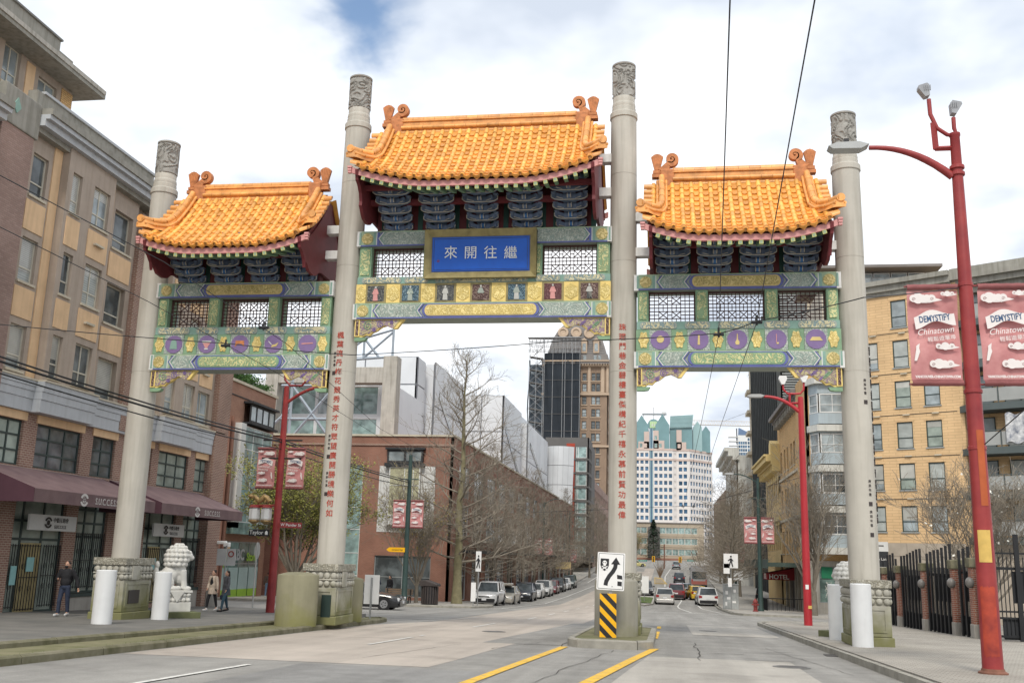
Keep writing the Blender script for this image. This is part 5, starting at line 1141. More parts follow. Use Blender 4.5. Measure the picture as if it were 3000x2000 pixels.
panels(wm, (0, 140), 0, -36, -22.9, -2, 24.3, 4, 5, MT['panel_white']); panels(wm, (-22.9, 0), A, 140, 158, -2, 24.3, 4, 4, MT['panel_white']); body(wm, -36, -23.2, 140.3, 170, -2, 24.1, MT['panel_white'])
panels(wm, (-22.0, 0), A, 160, 187, -2, 23.0, 5, 4, MT['panel_white']); body(wm, -36, -22.3, 160, 190, -2, 22.9, MT['panel_white'])
for k, (xx, ya, yb) in enumerate(((-26.0, 112, 124), (-22.9, 142, 156), (-22.0, 162, 184))):       # slanted ribbon windows
    m = MB(); m.prism([(ya, 20), (yb, 14.5), (yb, 13.7), (ya, 19.2)], 'x', xx+.02, xx+.08); m.build('ribbon_window', MT['glass_dark'], wm)
bw = MB(); bw.grid(lambda u, v: (-23.0+5.2*u+.6*v*u, 190-1.6*sin(PI*u), 0.5+22.0*v), 12, 1); bo = bw.build('bow_wall', MT['panel_joint'], wm)
for i in range(6):
    for j in range(6):
        m = MB(); g = .012
        def f_(u, v, i=i, j=j):
            U_ = (i+g+(1-2*g)*u)/6; V_ = (j+g+(1-2*g)*v)/6; return (-23.0+5.2*U_+.6*V_*U_, 190-1.6*sin(PI*U_)-.12, .5+22.0*V_)
        m.grid(f_, 3, 1); m.build('panel', MT['panel_white'], wm)
body(wm, -23, -18, 191, 196, -2, 22.4, MT['panel_white'])

# ---------------------------------------------------------------- mid-rise with red strip, scaffolded tower
rg = thing('brick_midrise', 'dark grey and red mid-rise with stacked corner windows in front of the scaffolded tower', 'building', (-19, 200, gz(200)))
mat('midrise_grey', (.125, .12, .115), .8, .1, .5); mat('midrise_red', (.36, .06, .035), .8, .12, .5)
ops = [(-17.75, -15.65, 21.4-2.75*k, 24.2-2.75*k-.5) for k in range(8)]
facade(rg, MT['midrise_grey'], (0, 200), 0, -24, -15.2, 1, 25.5, ops, .3)
for o in ops: window(rg, (0, 200), 0, *o, MT['frame_white'], MT['glass_teal'], nx=(.2,), fr=.1, inset=.1, md=.1)
for o in ops: ubox(rg, (0, 200), 0, -18.2, -15.1, -.15, 0, o[2]-.45, o[2]-.15, MT['midrise_grey'], 'band')
ubox(rg, (0, 200), 0, -19.7, -18.0, -.06, 0, 1, 24.3, MT['midrise_red'], 'red_strip')
ops = [(200.8+2.6*i, 202.6+2.6*i, 21.4-2.75*k, 23.6-2.75*k) for k in range(8) for i in range(3)]
facade(rg, MT['midrise_grey'], (-15.2, 0), A, 200, 210, 1, 25.5, ops, .3)
for o in ops: window(rg, (-15.2, 0), A, *o, MT['frame_dark'], MT['glass_dark'], inset=.1)
body(rg, -24, -15.5, 200.4, 222, 1, 25.3, MT['midrise_grey'])

tw = thing('heritage_tower', 'old brown stone office tower with a mansard roof, partly wrapped in black netting', 'tower', (-26, 310, gz(310)))
mat('stone_brown', (.27, .195, .14), .85, .12, .3, streak=.3); mat('stone_tan', (.44, .34, .25), .85, .1, .3); mat('slate_roof', (.20, .185, .175), .8, .15, .4); mat('scaffold', (.42, .43, .44), .4, .1, 1, metal=.3)
mat('netting', (.020, .026, .034), .85, .25, .15)
ROW = [55.0, 50.0+.0, 47.8-.0]
zr_ = [54.9, 51.6, 47.6, 43.8, 40.1, 36.4, 32.7, 29.0, 25.3, 21.6, 17.9, 14.2, 10.5, 6.8]
ops = []
for z in zr_:
    for (a, b) in ((-25.0, -23.7), (-22.2, -21.0), (-20.8, -19.6)): ops.append((a, b, z, z+2.4))
facade(tw, MT['stone_brown'], (0, 300), 0, -37, -17.2, 2, 59.4, ops, .5)
for o in ops: window(tw, (0, 300), 0, *o, MT['frame_dark'], MT[random.choice(['glass_sky', 'glass_dark', 'glass_dark'])], tz=(.5,), fr=.12, inset=.3, md=.12)
for z in zr_: ubox(tw, (0, 300), 0, -22.5, -19.3, -.25, 0, z-.35, z-.05, MT['stone_tan'], 'sill_course'); ubox(tw, (0, 300), 0, -25.3, -23.4, -.25, 0, z-.35, z-.05, MT['stone_tan'], 'sill_course')
ops = [(300.8+2.2*i, 302.2+2.2*i, z, z+2.3) for z in zr_ for i in range(5)]
facade(tw, MT['stone_brown'], (-17.2, 0), A, 300, 312, 2, 59.4, ops, .4)
for o in ops: window(tw, (-17.2, 0), A, *o, MT['frame_dark'], MT['glass_dark'], fr=.12, inset=.25)
body(tw, -37, -17.8, 300.6, 318, 2, 59.2, MT['stone_brown'])
for (x0, x1) in ((-23.3, -22.5), (-19.3, -18.3), (-17.7, -17.0)): ubox(tw, (0, 300), 0, x0, x1, -.35, 0, 51.2, 59.2, MT['stone_tan'], 'pilaster')
for (z0, z1, p) in ((50.4, 51.1, .6), (59.2, 59.9, .9), (59.9, 60.6, 1.6), (60.6, 61.0, 1.9), (34.6, 35.2, .5)): ubox(tw, (0, 300), 0, -37.5, -16.7+p*.3, -p, 18, z0, z1, MT['stone_tan'] if z0 != 59.9 else MT['slate_roof'], 'cornice')
for k in range(26): ubox(tw, (0, 300), 0, -37+.8*k, -36.6+.8*k, -1.5, -.9, 59.5, 59.9, MT['stone_tan'], 'dentil')
ubox(tw, (0, 300), 0, -36.5, -17.4, 0, 17, 61.0, 63.2, MT['slate_roof'], 'attic')
for x in (-24.8, -21.6, -20.2): ubox(tw, (0, 300), 0, x, x+.9, -.08, .0, 61.4, 62.8, MT['glass_sky'], 'attic_window')
m = MB(); base = [(-36.2, 300.6), (-17.6, 300.6), (-17.6, 317), (-36.2, 317)]; vs = []
prof = [(0, 63.2), (.8, 66), (1.9, 69.5), (3.2, 72.2), (5.0, 74.2), (7.0, 75.4)]
for ins, z in prof: vs += [(-36.2+ins+.6, 300.6+ins, z), (-36.2+ins, 300.6+ins+.6, z), (-36.2+ins, 317-ins, z), (-17.6-ins, 317-ins, z), (-17.6-ins, 300.6+ins+.6, z), (-17.6-ins-.6, 300.6+ins, z)]
m.add(vs, [(i*6+j, i*6+(j+1) % 6, i*6+6+(j+1) % 6, i*6+6+j) for i in range(5) for j in range(6)]+[tuple(30+j for j in range(6))]); rfo = m.build('mansard_roof', MT['slate_roof'], tw)
for k in range(14):
    z = 63.6+k*.75; ins = 0
    for (a, za), (b, zb) in zip(prof, prof[1:]):
        if za <= z <= zb: ins = a+(b-a)*(z-za)/(zb-za)
    m = MB(); m.box(-36.2+ins+.5, -17.6-ins-.5, 300.5+ins, 300.7+ins, z, z+.09); m.build('slate_course', MT['panel_joint'], rfo)
for (x, z, r) in ((-31.4, 70.6, 1.25), (-23.2, 70.3, 1.25), (-27.3, 70.6, 1.25)):
    m = MB(); m.lathe([(r*1.35, -.6), (r*1.35, .3), (r*.8, .45), (r*.75, .1), (.05, .1)], 16); me = m.mesh('round_dormer', MT['stone_tan'], 40); inst('round_dormer', me, rfo, M4=Matrix.Translation(V((x, 302.2, z))-WL[rfo.name]) @ Matrix.Rotation(R(80), 4, 'X'))
for x in (-24.6, -20.9): 
    ubox(tw, (0, 300), 0, x-.9, x+.9, .2, 2, 63.6, 67.4, MT['stone_tan'], 'dormer'); ubox(tw, (0, 300), 0, x-.5, x+.5, .12, .2, 64.2, 66.6, MT['glass_sky'], 'dormer_window'); uprism(tw, (0, 300), 0, [(x-1.2, 67.4), (x+1.2, 67.4), (x, 68.4)], 'y', .1, 2, MT['stone_tan'], 'dormer_gable')
# netting and scaffold stair
sc = thing('scaffold', 'black shrouded scaffold with open stair tower climbing the old brown tower', 'scaffold', (-32, 298, gz(298)))
m = MB(); m.grid(lambda u, v: (-36.6+11.0*u+.12*sin(u*40), 298.3+.18*sin(u*23+v*9)+.12*noise.noise(V((u*20, v*30, 1))), 8+55.2*v), 60, 60); m.build('netting', MT['netting'], sc, smooth=60)
m = MB(); m.grid(lambda u, v: (-25.6, 298.3+2.2*u, 8+55.2*v), 4, 4); m.build('netting', MT['netting'], sc)
for z in [8+5.2*k for k in range(11)]: bar(sc, (-36.6, 298.05, z), (-25.6, 298.05, z), .07, MT['midrise_grey'], 'ledger')
for x in (-36.6, -34.0, -31, -30.2, -28, -25.7): bar(sc, (x, 298.05, 8), (x, 298.05, 67.5), .07, MT['scaffold'], 'standard')
for z in (63.4, 65.0, 66.4, 67.3): bar(sc, (-41.3, 298, z+.3), (-25.5, 298, z), .09, MT['scaffold'], 'ledger'); bar(sc, (-41.3, 296, z+.3), (-25.5, 296, z), .07, MT['scaffold'], 'ledger')
for k in range(13): bar(sc, (-41.3+1.2*k, 298, 63.4), (-40.2+1.2*k, 297, 67.4), .06, MT['scaffold'], 'brace'); bar(sc, (-41.3+1.2*k, 296, 67.6), (-41.3+1.2*k, 296, 62.8), .06, MT['scaffold'], 'standard')
m = MB(); m.box(-41.6, -25.2, 295.6, 298.4, 67.6, 67.75); m.build('roof_deck', MT['scaffold'], sc)
for x in (-41.2, -39, -36.9): bar(sc, (x, 297, 20), (x, 297, 67.5), .07, MT['scaffold'], 'standard'); bar(sc, (x, 300, 20), (x, 300, 67.5), .06, MT['scaffold'], 'standard')
m = MB(); m.grid(lambda u, v: (-41.3+.3*sin(v*9), 297+3*u, 30+31*v), 2, 10); m.build('side_netting', MT['scaffold_net'] if 'scaffold_net' in MT else mat('scaffold_net', (.20, .24, .28), .8, .3, .3), sc)
m = MB(); m.grid(lambda u, v: (-41.4+4.6*u, 300.2+.2*sin(u*9+v*20), 14+46*v), 12, 30); m.build('rear_netting', MT['scaffold_net'], sc)
for k in range(9):
    z = 30+4.0*k; s_ = 1 if k % 2 else -1
    m = MB(); m.prism([(-41.0, z-.2), (-36.9, z-.9), (-36.9, z-.5), (-41.0, z+.1)], 'y', 297.2, 299.4); m.build('stair_landing', MT['midrise_grey'], sc)
    for i in range(8): m = MB(); m.box(-40.4+.4*i, -40.0+.4*i, 297.4, 298.6, z+.4*i, z+.4*i+.1); m.build('stair_tread', MT['midrise_grey'], sc)
    bar(sc, (-41.2, 297, z), (-37, 297, z+3.6), .05, MT['scaffold'], 'brace'); bar(sc, (-41.2, 297, z+3.8), (-37, 297, z), .05, MT['scaffold'], 'brace')
# ---------------------------------------------------------------- far end of the street
lo = thing('low_office_building', 'beige three storey building with ribbon windows closing the end of the street', 'building', (-2, 330, gz(330)))
mat('stone_beige', (.42, .36, .28), .85, .1, .3, streak=.2)
ops = [(-20+2*i, -18.1+2*i, z, z+1.9) for i in range(15) for z in (3.6, 7.0, 10.4) if not (7 <= i <= 8)]
facade(lo, MT['stone_beige'], (0, 330), 0, -21, 12, -1, 13.6, ops, .3)
for o in ops: window(lo, (0, 330), 0, *o, MT['frame_white'], MT['glass_teal'], nx=2, fr=.08, inset=.15)
body(lo, -21, 12, 330.4, 345, -1, 13.3, MT['stone_beige']); ubox(lo, (0, 330), 0, -21, 12, -.3, .3, 13.6, 13.9, MT['slate_roof'], 'coping')
for z in (2.6, 6.1, 9.5): ubox(lo, (0, 330), 0, -21, 12, -.12, 0, z, z+.35, MT['stone_beige'], 'string_course')
ubox(lo, (0, 330), 0, -5.7, -1.9, -2.2, 0, -1, 12.4, MT['midrise_grey'], 'stair_core')
ubox(lo, (0, 330), 0, -9.5, 5, -6, 0, -.5, 2.6, MT['brick_deepred'], 'brick_wing')

wt = thing('white_office_tower', 'white gridded office tower with green glass gables on its roof', 'tower', (2, 455, gz(455)))
mat('tower_white', (.70, .67, .65), .7, .05, .1); mat('tower_pink', (.56, .45, .40), .7, .06, .1); mat('tower_green', (.17, .30, .32), .3, .12, .2, spec=.5); mat('tower_green2', (.31, .46, .47), .25, .1, .2, spec=.6); mat('tower_blue', (.06, .13, .24), .3, .1, .2, spec=.6)
def grid_face(O, ang, us, w, zs, h, u0, u1, z0, z1, mt='tower_white'):
    ops = [(u, u+w, z, z+h) for u in us for z in zs]
    facade(wt, MT[mt], O, ang, u0, u1, z0, z1, ops, .35)
    for o in ops:
        k = ('tw', w, h)
        if k not in CW: m = MB(); m.box(0, w, .3, .35, 0, h); CW[k] = m.mesh('window', MT['glass_blue'])
        inst('window', CW[k], wt, V((O[0]+o[0]*cos(ang), O[1]+o[0]*sin(ang), o[2]))-WL[wt.name], ang)
ZR = [47.2-3.08*k for k in range(14)]
grid_face((0, 450), 0, [-19.5, -17.4, -15.3, -13.2, -11.1, -9.0], 1.4, ZR, 1.75, -21, -7.1, 3, 50)
grid_face((0, 450), 0, [-4.92, -2.8, -.69, 1.43], 1.4, ZR, 1.75, -5.5, 3.2, 3, 50)
ubox(wt, (0, 450), 0, -7.1, -5.5, .2, 1, 3, 60, MT['tower_blue'], 'blue_shaft'); ubox(wt, (0, 450), 0, -6.9, -6.6, -.1, .3, 3, 60, MT['tower_green2'], 'shaft_rib'); ubox(wt, (0, 450), 0, -6.0, -5.7, -.1, .3, 3, 60, MT['tower_green2'], 'shaft_rib')
grid_face((3.2, 450), R(50), [.7], 1.5, ZR, 1.75, 0, 2.7, 3, 50)
grid_face((4.94, 452.07), R(-8), [.9, 3.0], 1.5, ZR, 1.75, 0, 5.6, 3, 50)
grid_face((10.49, 451.3), R(52), [.7+2.05*i for i in range(8)], 1.3, ZR, 1.75, 0, 17.2, 3, 50)
m = MB(); m.prism([(-21, 450.4), (3.2, 450.4), (4.9, 452.4), (10.4, 451.7), (20.8, 465), (20.8, 480), (-21, 480)], 'z', 3, 50); m.build('body', MT['tower_white'], wt)
for (O_, an, a, b) in (((0, 450), 0, -21, 3.2), ((3.2, 450), R(50), 0, 2.7), ((4.94, 452.07), R(-8), 0, 5.6), ((10.49, 451.3), R(52), 0, 17.2)): ubox(wt, O_, an, a, b, -.15, 0, 45.6, 46.5, MT['tower_pink'], 'pink_band'); ubox(wt, O_, an, a, b, -.2, .3, 50, 50.9, MT['tower_pink'], 'pink_cornice')
for (x0, x1, z1) in ((-12, -7.2, 54.0), (-9.5, -7.2, 58.5), (-5.4, -.5, 54.5), (-5.4, -3.0, 59.0), (4.9, 9.2, 54), (4.9, 7.2, 59.5), (-21, -14, 54)):
    ops = [(x0+.5+2*i, x0+1.8+2*i, z, z+1.9) for i in range(int((x1-x0-.4)/2)) for z in (51.3, 54.8) if z+2.4 < z1]
    facade(wt, MT['tower_pink'], (0, 450.2 if x0 < 3 else 451.6), 0, x0, x1, 50.5, z1, ops, .3, back=3)
    for o in ops: window(wt, (0, 450.2 if x0 < 3 else 451.6), 0, *o, MT['tower_pink'], MT['glass_teal'], inset=.05)
def gable(x0, x1, y0, y1, z0, z1, z2, mt, name='glass_gable'):
    m = MB(); xm = (x0+x1)/2; m.prism([(x0, z0), (x1, z0), (x1, z1), (xm, z2), (x0, z1)], 'y', y0, y1); return m.build(name, MT[mt], wt)
gable(-20, -14.2, 451, 475, 50.5, 61.5, 65.5, 'tower_green'); gable(-13.6, -7.6, 450.6, 475, 50.5, 61.5, 66, 'tower_green'); gable(-4.4, 1.8, 450.6, 475, 50.5, 61.5, 66.6, 'tower_green')
m = MB(); m.prism([(1.9, 60.5), (11.8, 60.8), (12.6, 66.6), (2.2, 65.9)], 'y', 452.6, 474); m.build('glass_roof', MT['tower_green2'], wt)
m = MB(); m.prism([(2, 50.5), (12.0, 50.5), (12.0, 61), (2, 61)], 'y', 453.5, 475); m.build('glass_wall', MT['tower_green'], wt)
for k in range(9): ubox(wt, (0, 452.5), 0, 2.2, 12, -.05, .2, 61+.6*k, 61.1+.6*k, MT['tower_green'], 'glazing_bar')
gable(12.4, 16.4, 457, 475, 50.5, 61.5, 64.2, 'tower_green2'); gable(16.4, 20.2, 461, 475, 50.5, 60, 62.6, 'tower_green')
m = MB(); m.prism([(-5.3+2.6*cos(t*PI/8), 61.8+2.6*sin(t*PI/8)) for t in range(16)], 'y', 451.6, 452.6); m.build('round_sign', MT['tower_green'], wt)
m = MB(); m.prism([(-6.9, 60.3), (-3.7, 60.3), (-3.7, 63.3), (-6.9, 63.3)], 'y', 451.4, 451.6); m.build('sign_panel', mat('sign_lime', (.45, .62, .35), .5, .1), wt)
for k in range(3): m = MB(); m.prism([(-6.3+k, 61.6), (-5.95+k, 61.8), (-5.8+k, 63), (-5.65+k, 61.8), (-5.3+k, 61.6), (-5.65+k, 61.4), (-5.8+k, 60.6), (-5.95+k, 61.4)], 'y', 451.3, 451.4); m.build('sign_spark', MT['sign_white'], wt)
ubox(wt, (0, 456), 0, -10.5, .6, 0, 3, 67.2, 67.7, MT['scaffold'], 'roof_rail'); ubox(wt, (0, 456), 0, -1.5, .6, 0, 3, 67.7, 68.3, MT['sign_white'], 'roof_plant'); bar(wt, (-5.2, 457, 66), (-5.2, 457, 70.5), .12, MT['midrise_grey'], 'mast')
for x in (-10, -5.2, -.5): bar(wt, (x, 457, 60), (x, 457, 67.3), .15, MT['scaffold'], 'mast')

cr = thing('tower_crane', 'yellow and white tower crane jib reaching out beside the green roofed tower', 'crane', (55, 600, gz(600)))
mat('crane_white', (.62, .58, .52), .6, .1)
for (y, z) in ((600, 82), (601.6, 82), (600.8, 84.8)): bar(cr, (14.5, y, z-(0 if z < 83 else .2)), (56, y, z-.9), .16, MT['crane_white'], 'chord')
for k in range(28):
    x = 15+k*1.45; s_ = (k*1.45)/41*.9; bar(cr, (x, 600, 82-s_), (x+.72, 600.8, 84.7-s_), .10, MT['crane_white'], 'lacing'); bar(cr, (x+.72, 600.8, 84.7-s_), (x+1.45, 600, 82-s_), .10, MT['crane_white'], 'lacing')
bar(cr, (55, 600.8, gz(600)), (55, 600.8, 92), .8, MT['crane_white'], 'mast'); bar(cr, (34, 600.8, 84), (55, 600.8, 92), .08, MT['midrise_grey'], 'tie'); m = MB(); m.cb((20.5, 600.5, 79.5), (1.2, 1.2, 2.2)); m.build('hook_block', MT['midrise_grey'], cr); bar(cr, (20.5, 600.5, 80.5), (20.5, 600.5, 82), .08, MT['midrise_grey'], 'cable')

bt = thing('blue_glass_tower', 'distant blue glass tower with stepped balconies and a slanted top', 'tower', (70, 905, gz(900)))
mat('tower_navy', (.12, .19, .32), .3, .1, .1, spec=.6)
for (x0, x1, zt) in ((63.5, 71.5, 113), (71.5, 80, 117)):
    ops = [(x0+.4+1.9*i, x0+2.0+1.9*i, 60+3.2*k, 62.4+3.2*k) for i in range(int((x1-x0)/1.9)) for k in range(int((zt-62)/3.2))]
    facade(bt, MT['frame_white'], (0, 900), 0, x0, x1, 2, zt, ops, .3)
    for o in ops:
        k_ = ('bt',)
        if k_ not in CW: m = MB(); m.box(0, 1.6, .2, .3, 0, 2.4); CW[k_] = m.mesh('window', MT['glass_blue'])
        inst('window', CW[k_], bt, V((o[0], 900, o[2]))-WL[bt.name])
    body(bt, x0, x1, 900.3, 915, 2, zt, MT['tower_navy'])
m = MB(); m.prism([(64, 113), (71.4, 113), (71.4, 116), (64.4, 119.5)], 'y', 899.8, 908); m.build('slanted_top', MT['tower_navy'], bt); bar(bt, (62.6, 901, 105), (62.6, 901, 119), .5, MT['midrise_grey'], 'fin')
for k in range(7): ubox(bt, (0, 898), 0, 57-.3*k, 63.5, 0, 6, 88+3.8*k, 88.6+3.8*k, MT['sign_white'], 'balcony')

# ---------------------------------------------------------------- right: bay-windowed house, tan heritage row, screened block
AR = -PI/2
hb = thing('bay_window_building', 'tan brick house with stacked grey blue bay windows behind the red lamp post', 'building', (13, 80, gz(80)))
mat('bay_grey', (.40, .47, .51), .7, .06, 1, streak=.2); mat('slab_white', (.62, .62, .58), .8, .08, 1, streak=.4)
facade(hb, MT['brick_tan'], (0, 80.6), 0, 10.9, 20, 1.8, 16.4, [], .1); facade(hb, MT['concrete_stain'], (0, 80.5), 0, 10.6, 20, -2.4, 1.9, [(11.5, 17.5, -1.2, 1.5)], .2)
facade(hb, MT['brick_tan'], (10.9, 0), AR, -86, -80.6, 1.8, 16.4, [], .1); body(hb, 11.2, 20, 80.9, 86, -2.4, 16.2, MT['brick_tan'])
for k, (z0, z1) in enumerate(((13.15, 14.65), (10.05, 11.55), (6.95, 8.45), (3.85, 5.35))):
    m = MB(); m.prism([(11.2, 80.6), (11.75, 79.5), (18.5, 79.5), (18.5, 80.6)], 'z', z0-.95, z0-.02); m.build('bay_apron', MT['bay_grey'], hb)
    m = MB(); m.prism([(11.2, 80.6), (11.75, 79.5), (18.5, 79.5), (18.5, 80.6)], 'z', z1+.02, z1+.75); m.build('bay_head', MT['bay_grey'], hb)
    m = MB(); m.prism([(11.0, 80.6), (11.6, 79.25), (18.7, 79.25), (18.7, 80.6)], 'z', z0-1.45, z0-.95); m.build('bay_slab', MT['slab_white'], hb)
    window(hb, (0, 79.5), 0, 11.85, 13.75, z0, z1, MT['frame_white'], MT['glass_sky'] if k < 2 else MT['glass_dark'], nx=(.52,), tz=(.42,), fr=.09, inset=0)
    window(hb, (0, 79.5), 0, 14.0, 18.4, z0, z1, MT['frame_white'], MT['glass_sky'], nx=3, tz=(.42,), fr=.09, inset=0)
    window(hb, (11.2, 80.6), math.atan2(-1.1, .55), .05, 1.15, z0, z1, MT['frame_white'], MT['glass_sky'], tz=(.42,), fr=.07, inset=0)
m = MB(); m.prism([(10.9, 80.6), (11.5, 79.1), (18.9, 79.1), (18.9, 80.6)], 'z', 15.4, 15.9); m.build('bay_roof', MT['slab_white'], hb)
window(hb, (0, 80.5), 0, 11.5, 17.5, -1.2, 1.5, MT['frame_grey'], MT['glass_green'], nx=4, tz=(.68,), inset=.08)
ubox(hb, (0, 80.5), 0, 11.7, 12.5, .03, .12, .6, 1.45, mat('shop_green', (.02, .20, .10), .6, .1), 'green_board'); ubox(hb, (0, 80.5), 0, 10.6, 18, -.12, .1, -2.4, -1.2, MT['concrete'], 'plinth')
m = MB()
for k in range(14): m.tube([(11.9+.5*random.random(), 80.45, -.9+1.3*random.random()) for _ in range(3)], .012, 4)
tag(m.build('graffiti', MT['ink_white'], hb), kind='stuff')

th_ = thing('tan_heritage_building', 'tan brick heritage row building with bracketed grey cornice and ground floor hotel', 'building', (11.5, 93, gz(93)))
ops = [(-88.2+5.2*j-a, -88.2+5.2*j-a+1.2, z, z+2.1) for j in (-3, -2, -1, 0) for a in (0, 2.2) for z in (2.6, 6.6, 10.4)]
facade(th_, MT['brick_tan'], (11.5, 0), AR, -104.5, -86, -2.5, 15.6, ops, .3)
for o in ops: window(th_, (11.5, 0), AR, *o, MT['frame_dark'], MT['glass_dark'], tz=(.5,), fr=.08, inset=.15, sill=MT['sill_cream'], blind=.4)
body(th_, 11.9, 26, 86.1, 104.5, -2.5, 15.4, MT['brick_tan']); facade(th_, MT['brick_tan'], (0, 86.0), 0, 11.5, 20, 15.9, 16.3, [], .1)
for (z0, z1, p) in ((15.2, 15.5, .3), (15.5, 15.75, .65), (15.75, 16.1, 1.0)): ubox(th_, (11.5, 0), AR, -104.7, -85.8, -p, .4, z0, z1, MT['slate_roof'] if p > .5 else MT['stucco_cornice'], 'cornice')
for k in range(14): ubox(th_, (11.5, 0), AR, -104+1.35*k, -103.6+1.35*k, -.6, 0, 14.9, 15.5, MT['stucco_cornice'], 'cornice_bracket')
for z in (5.6, 9.6): ubox(th_, (11.5, 0), AR, -104.5, -86, -.15, 0, z, z+.22, MT['sill_cream'], 'string_course')
mat('canopy_green', (.055, .085, .075), .6, .15, 1)
ubox(th_, (11.5, 0), AR, -112, -87, -3.1, 0, 1.35, 1.7, MT['canopy_green'], 'street_canopy'); ubox(th_, (11.5, 0), AR, -112, -87, -3.2, -3.1, 1.2, 1.95, MT['canopy_green'], 'canopy_fascia')
uprism(th_, (11.5, 0), AR, [(-2.6, .2), (-2.6, .75), (0, 1.3), (0, .2)], 'x', -97, -93.4, mat('awning_red', (.24, .015, .02), .7, .1), 'hotel_awning'); put_text(th_, 'HOTEL', .62, MT['ink_white'], (8.88, 95.2, .47), AR, ext=.004, bold=.015); put_text(th_, 'HOTEL', .55, MT['ink_white'], (9.9, 93.38, .45), 0, ext=.004, bold=.01)
for u in (-89, -91.6, -93.2, -97.2, -100): ubox(th_, (11.5, 0), AR, u-.35, u+.35, -.25, 0, -2.5, 1.3, MT['stucco_cornice'], 'shop_pier')
ubox(th_, (11.5, 0), AR, -96.8, -93.6, -.02, .2, -2.4, .6, MT['frame_dark'], 'dark_doorway'); ubox(th_, (11.5, 0), AR, -104, -97.6, -.06, .1, -2.3, .9, mat('plywood', (.55, .42, .20), .8, .12, 2), 'hoarding')

yb_ = thing('yellow_cornice_building', 'ochre old building with a heavy yellow cornice and arched upper windows', 'building', (11.5, 112, gz(112)))
mat('ochre', (.58, .42, .20), .8, .1, .6); mat('cornice_yellow', (.68, .53, .24), .7, .1, 1)
ops = [(-118.5+1.9*j, -117.3+1.9*j, z, z+2.6) for j in range(7) for z in (3.0, 7.6)]
facade(yb_, MT['ochre'], (11.5, 0), AR, -119.5, -104.6, -2.6, 11.8, ops, .3)
for o in ops:
    window(yb_, (11.5, 0), AR, *o, MT['frame_dark'], MT['glass_dark'], tz=(.6,), fr=.08, inset=.15)
    m = MB(); uprism(yb_, (11.5, 0), AR, [((o[0]+o[1])/2+.72*cos(t*PI/8), o[3]-.1+.62*sin(t*PI/8)) for t in range(9)], 'y', -.08, 0, MT['cornice_yellow'], 'arch')
body(yb_, 11.9, 24, 104.8, 119.5, -2.6, 11.6, MT['ochre'])
for (z0, z1, p) in ((11.2, 11.5, .4), (11.5, 11.8, .9), (11.8, 12.3, 1.4), (12.3, 12.5, 1.6), (5.9, 6.3, .3)): ubox(yb_, (11.5, 0), AR, -119.8, -104.4, -p, .4, z0, z1, MT['cornice_yellow'], 'cornice')
for k in range(10): ubox(yb_, (11.5, 0), AR, -119+1.6*k, -118.6+1.6*k, -.8, 0, 10.8, 11.5, MT['cornice_yellow'], 'cornice_bracket')
uprism(yb_, (11.5, 0), AR, [(-106.2, 12.5), (-104.6, 12.5), (-104.6, 13.6), (-105.4, 14.0), (-106.2, 13.6)], 'y', -.9, 0, MT['cornice_yellow'], 'pediment')

db = thing('screened_building', 'tall dark grid fronted block with slatted screens above the ochre cornice', 'building', (14, 142, gz(142)))
mat('screen_dark', (.05, .055, .055), .6, .15, 1); mat('stone_pale', (.50, .44, .34), .8, .08, .5)
ops = [(-161+2.5*i, -159.0+2.5*i, z, z+2.6) for i in range(15) for z in [-1+3.3*k for k in range(11)]]
facade(db, MT['screen_dark'], (14, 0), AR, -162, -124, -2.6, 36, ops, .6)
for o in ops: window(db, (14, 0), AR, *o, MT['frame_dark'], MT['glass_dark'], tz=(.4,), fr=.1, inset=.45)
for i in range(16): ubox(db, (14, 0), AR, -161.6+2.5*i, -161.3+2.5*i, -.45, 0, -2.4, 36, MT['screen_dark'], 'fin')
facade(db, MT['screen_dark'], (0, 124), 0, 14, 17.5, -2.6, 36, [], .2)
for k in range(76): ubox(db, (0, 124), 0, 14.2, 17.4, -.12, 0, 12+.31*k, 12.14+.31*k, MT['frame_grey'], 'slat')
facade(db, MT['stone_pale'], (0, 124.4), 0, 17.5, 40, -2.6, 37, [], .2); body(db, 14.7, 40, 125, 162, -2.6, 35.5, MT['stone_pale'])
ubox(db, (14, 0), AR, -166.5, -162, -.3, 3, -2.6, 33, MT['stone_pale'], 'pale_edge')
for k in range(9): ubox(db, (14, 0), AR, -166.5, -162, -1.0, -.3, 2+3.3*k, 2.5+3.3*k, MT['stone_pale'], 'balcony')

wb = thing('white_heritage_building', 'pale old building with deep cornice far down the right side of the street', 'building', (11.5, 178, gz(178)))
ops = [(-196+3*j, -194.4+3*j, z, z+2.4) for j in range(9) for z in (1.5, 5.5, 9.5, 13.5)]
facade(wb, MT['slab_white'], (11.5, 0), AR, -198, -168, -2.6, 19, ops, .3)
for o in ops: window(wb, (11.5, 0), AR, *o, MT['frame_dark'], MT['glass_dark'], fr=.1, inset=.2)
body(wb, 11.9, 30, 168.2, 198, -2.6, 19, MT['slab_white']); facade(wb, MT['slab_white'], (0, 168), 0, 11.5, 30, -2.6, 19, [], .2)
for (z0, z1, p) in ((18.2, 18.8, .6), (18.8, 19.6, 1.3), (19.6, 20.2, 1.9)): ubox(wb, (11.5, 0), AR, -198, -167.5, -p, .5, z0, z1, MT['slab_white'], 'cornice')
bb = thing('brown_mill_building', 'brown brick building behind the bare trees on the far right of the street', 'building', (11.5, 225, gz(225)))
ops = [(-248+3.2*j, -246+3.2*j, z, z+2.2) for j in range(14) for z in (3, 7, 11)]
facade(bb, MT['brick_brown'], (11.5, 0), AR, -250, -200, -2.6, 15.5, ops, .3)
for o in ops: window(bb, (11.5, 0), AR, *o, MT['frame_dark'], MT['glass_dark'], fr=.1, inset=.2)
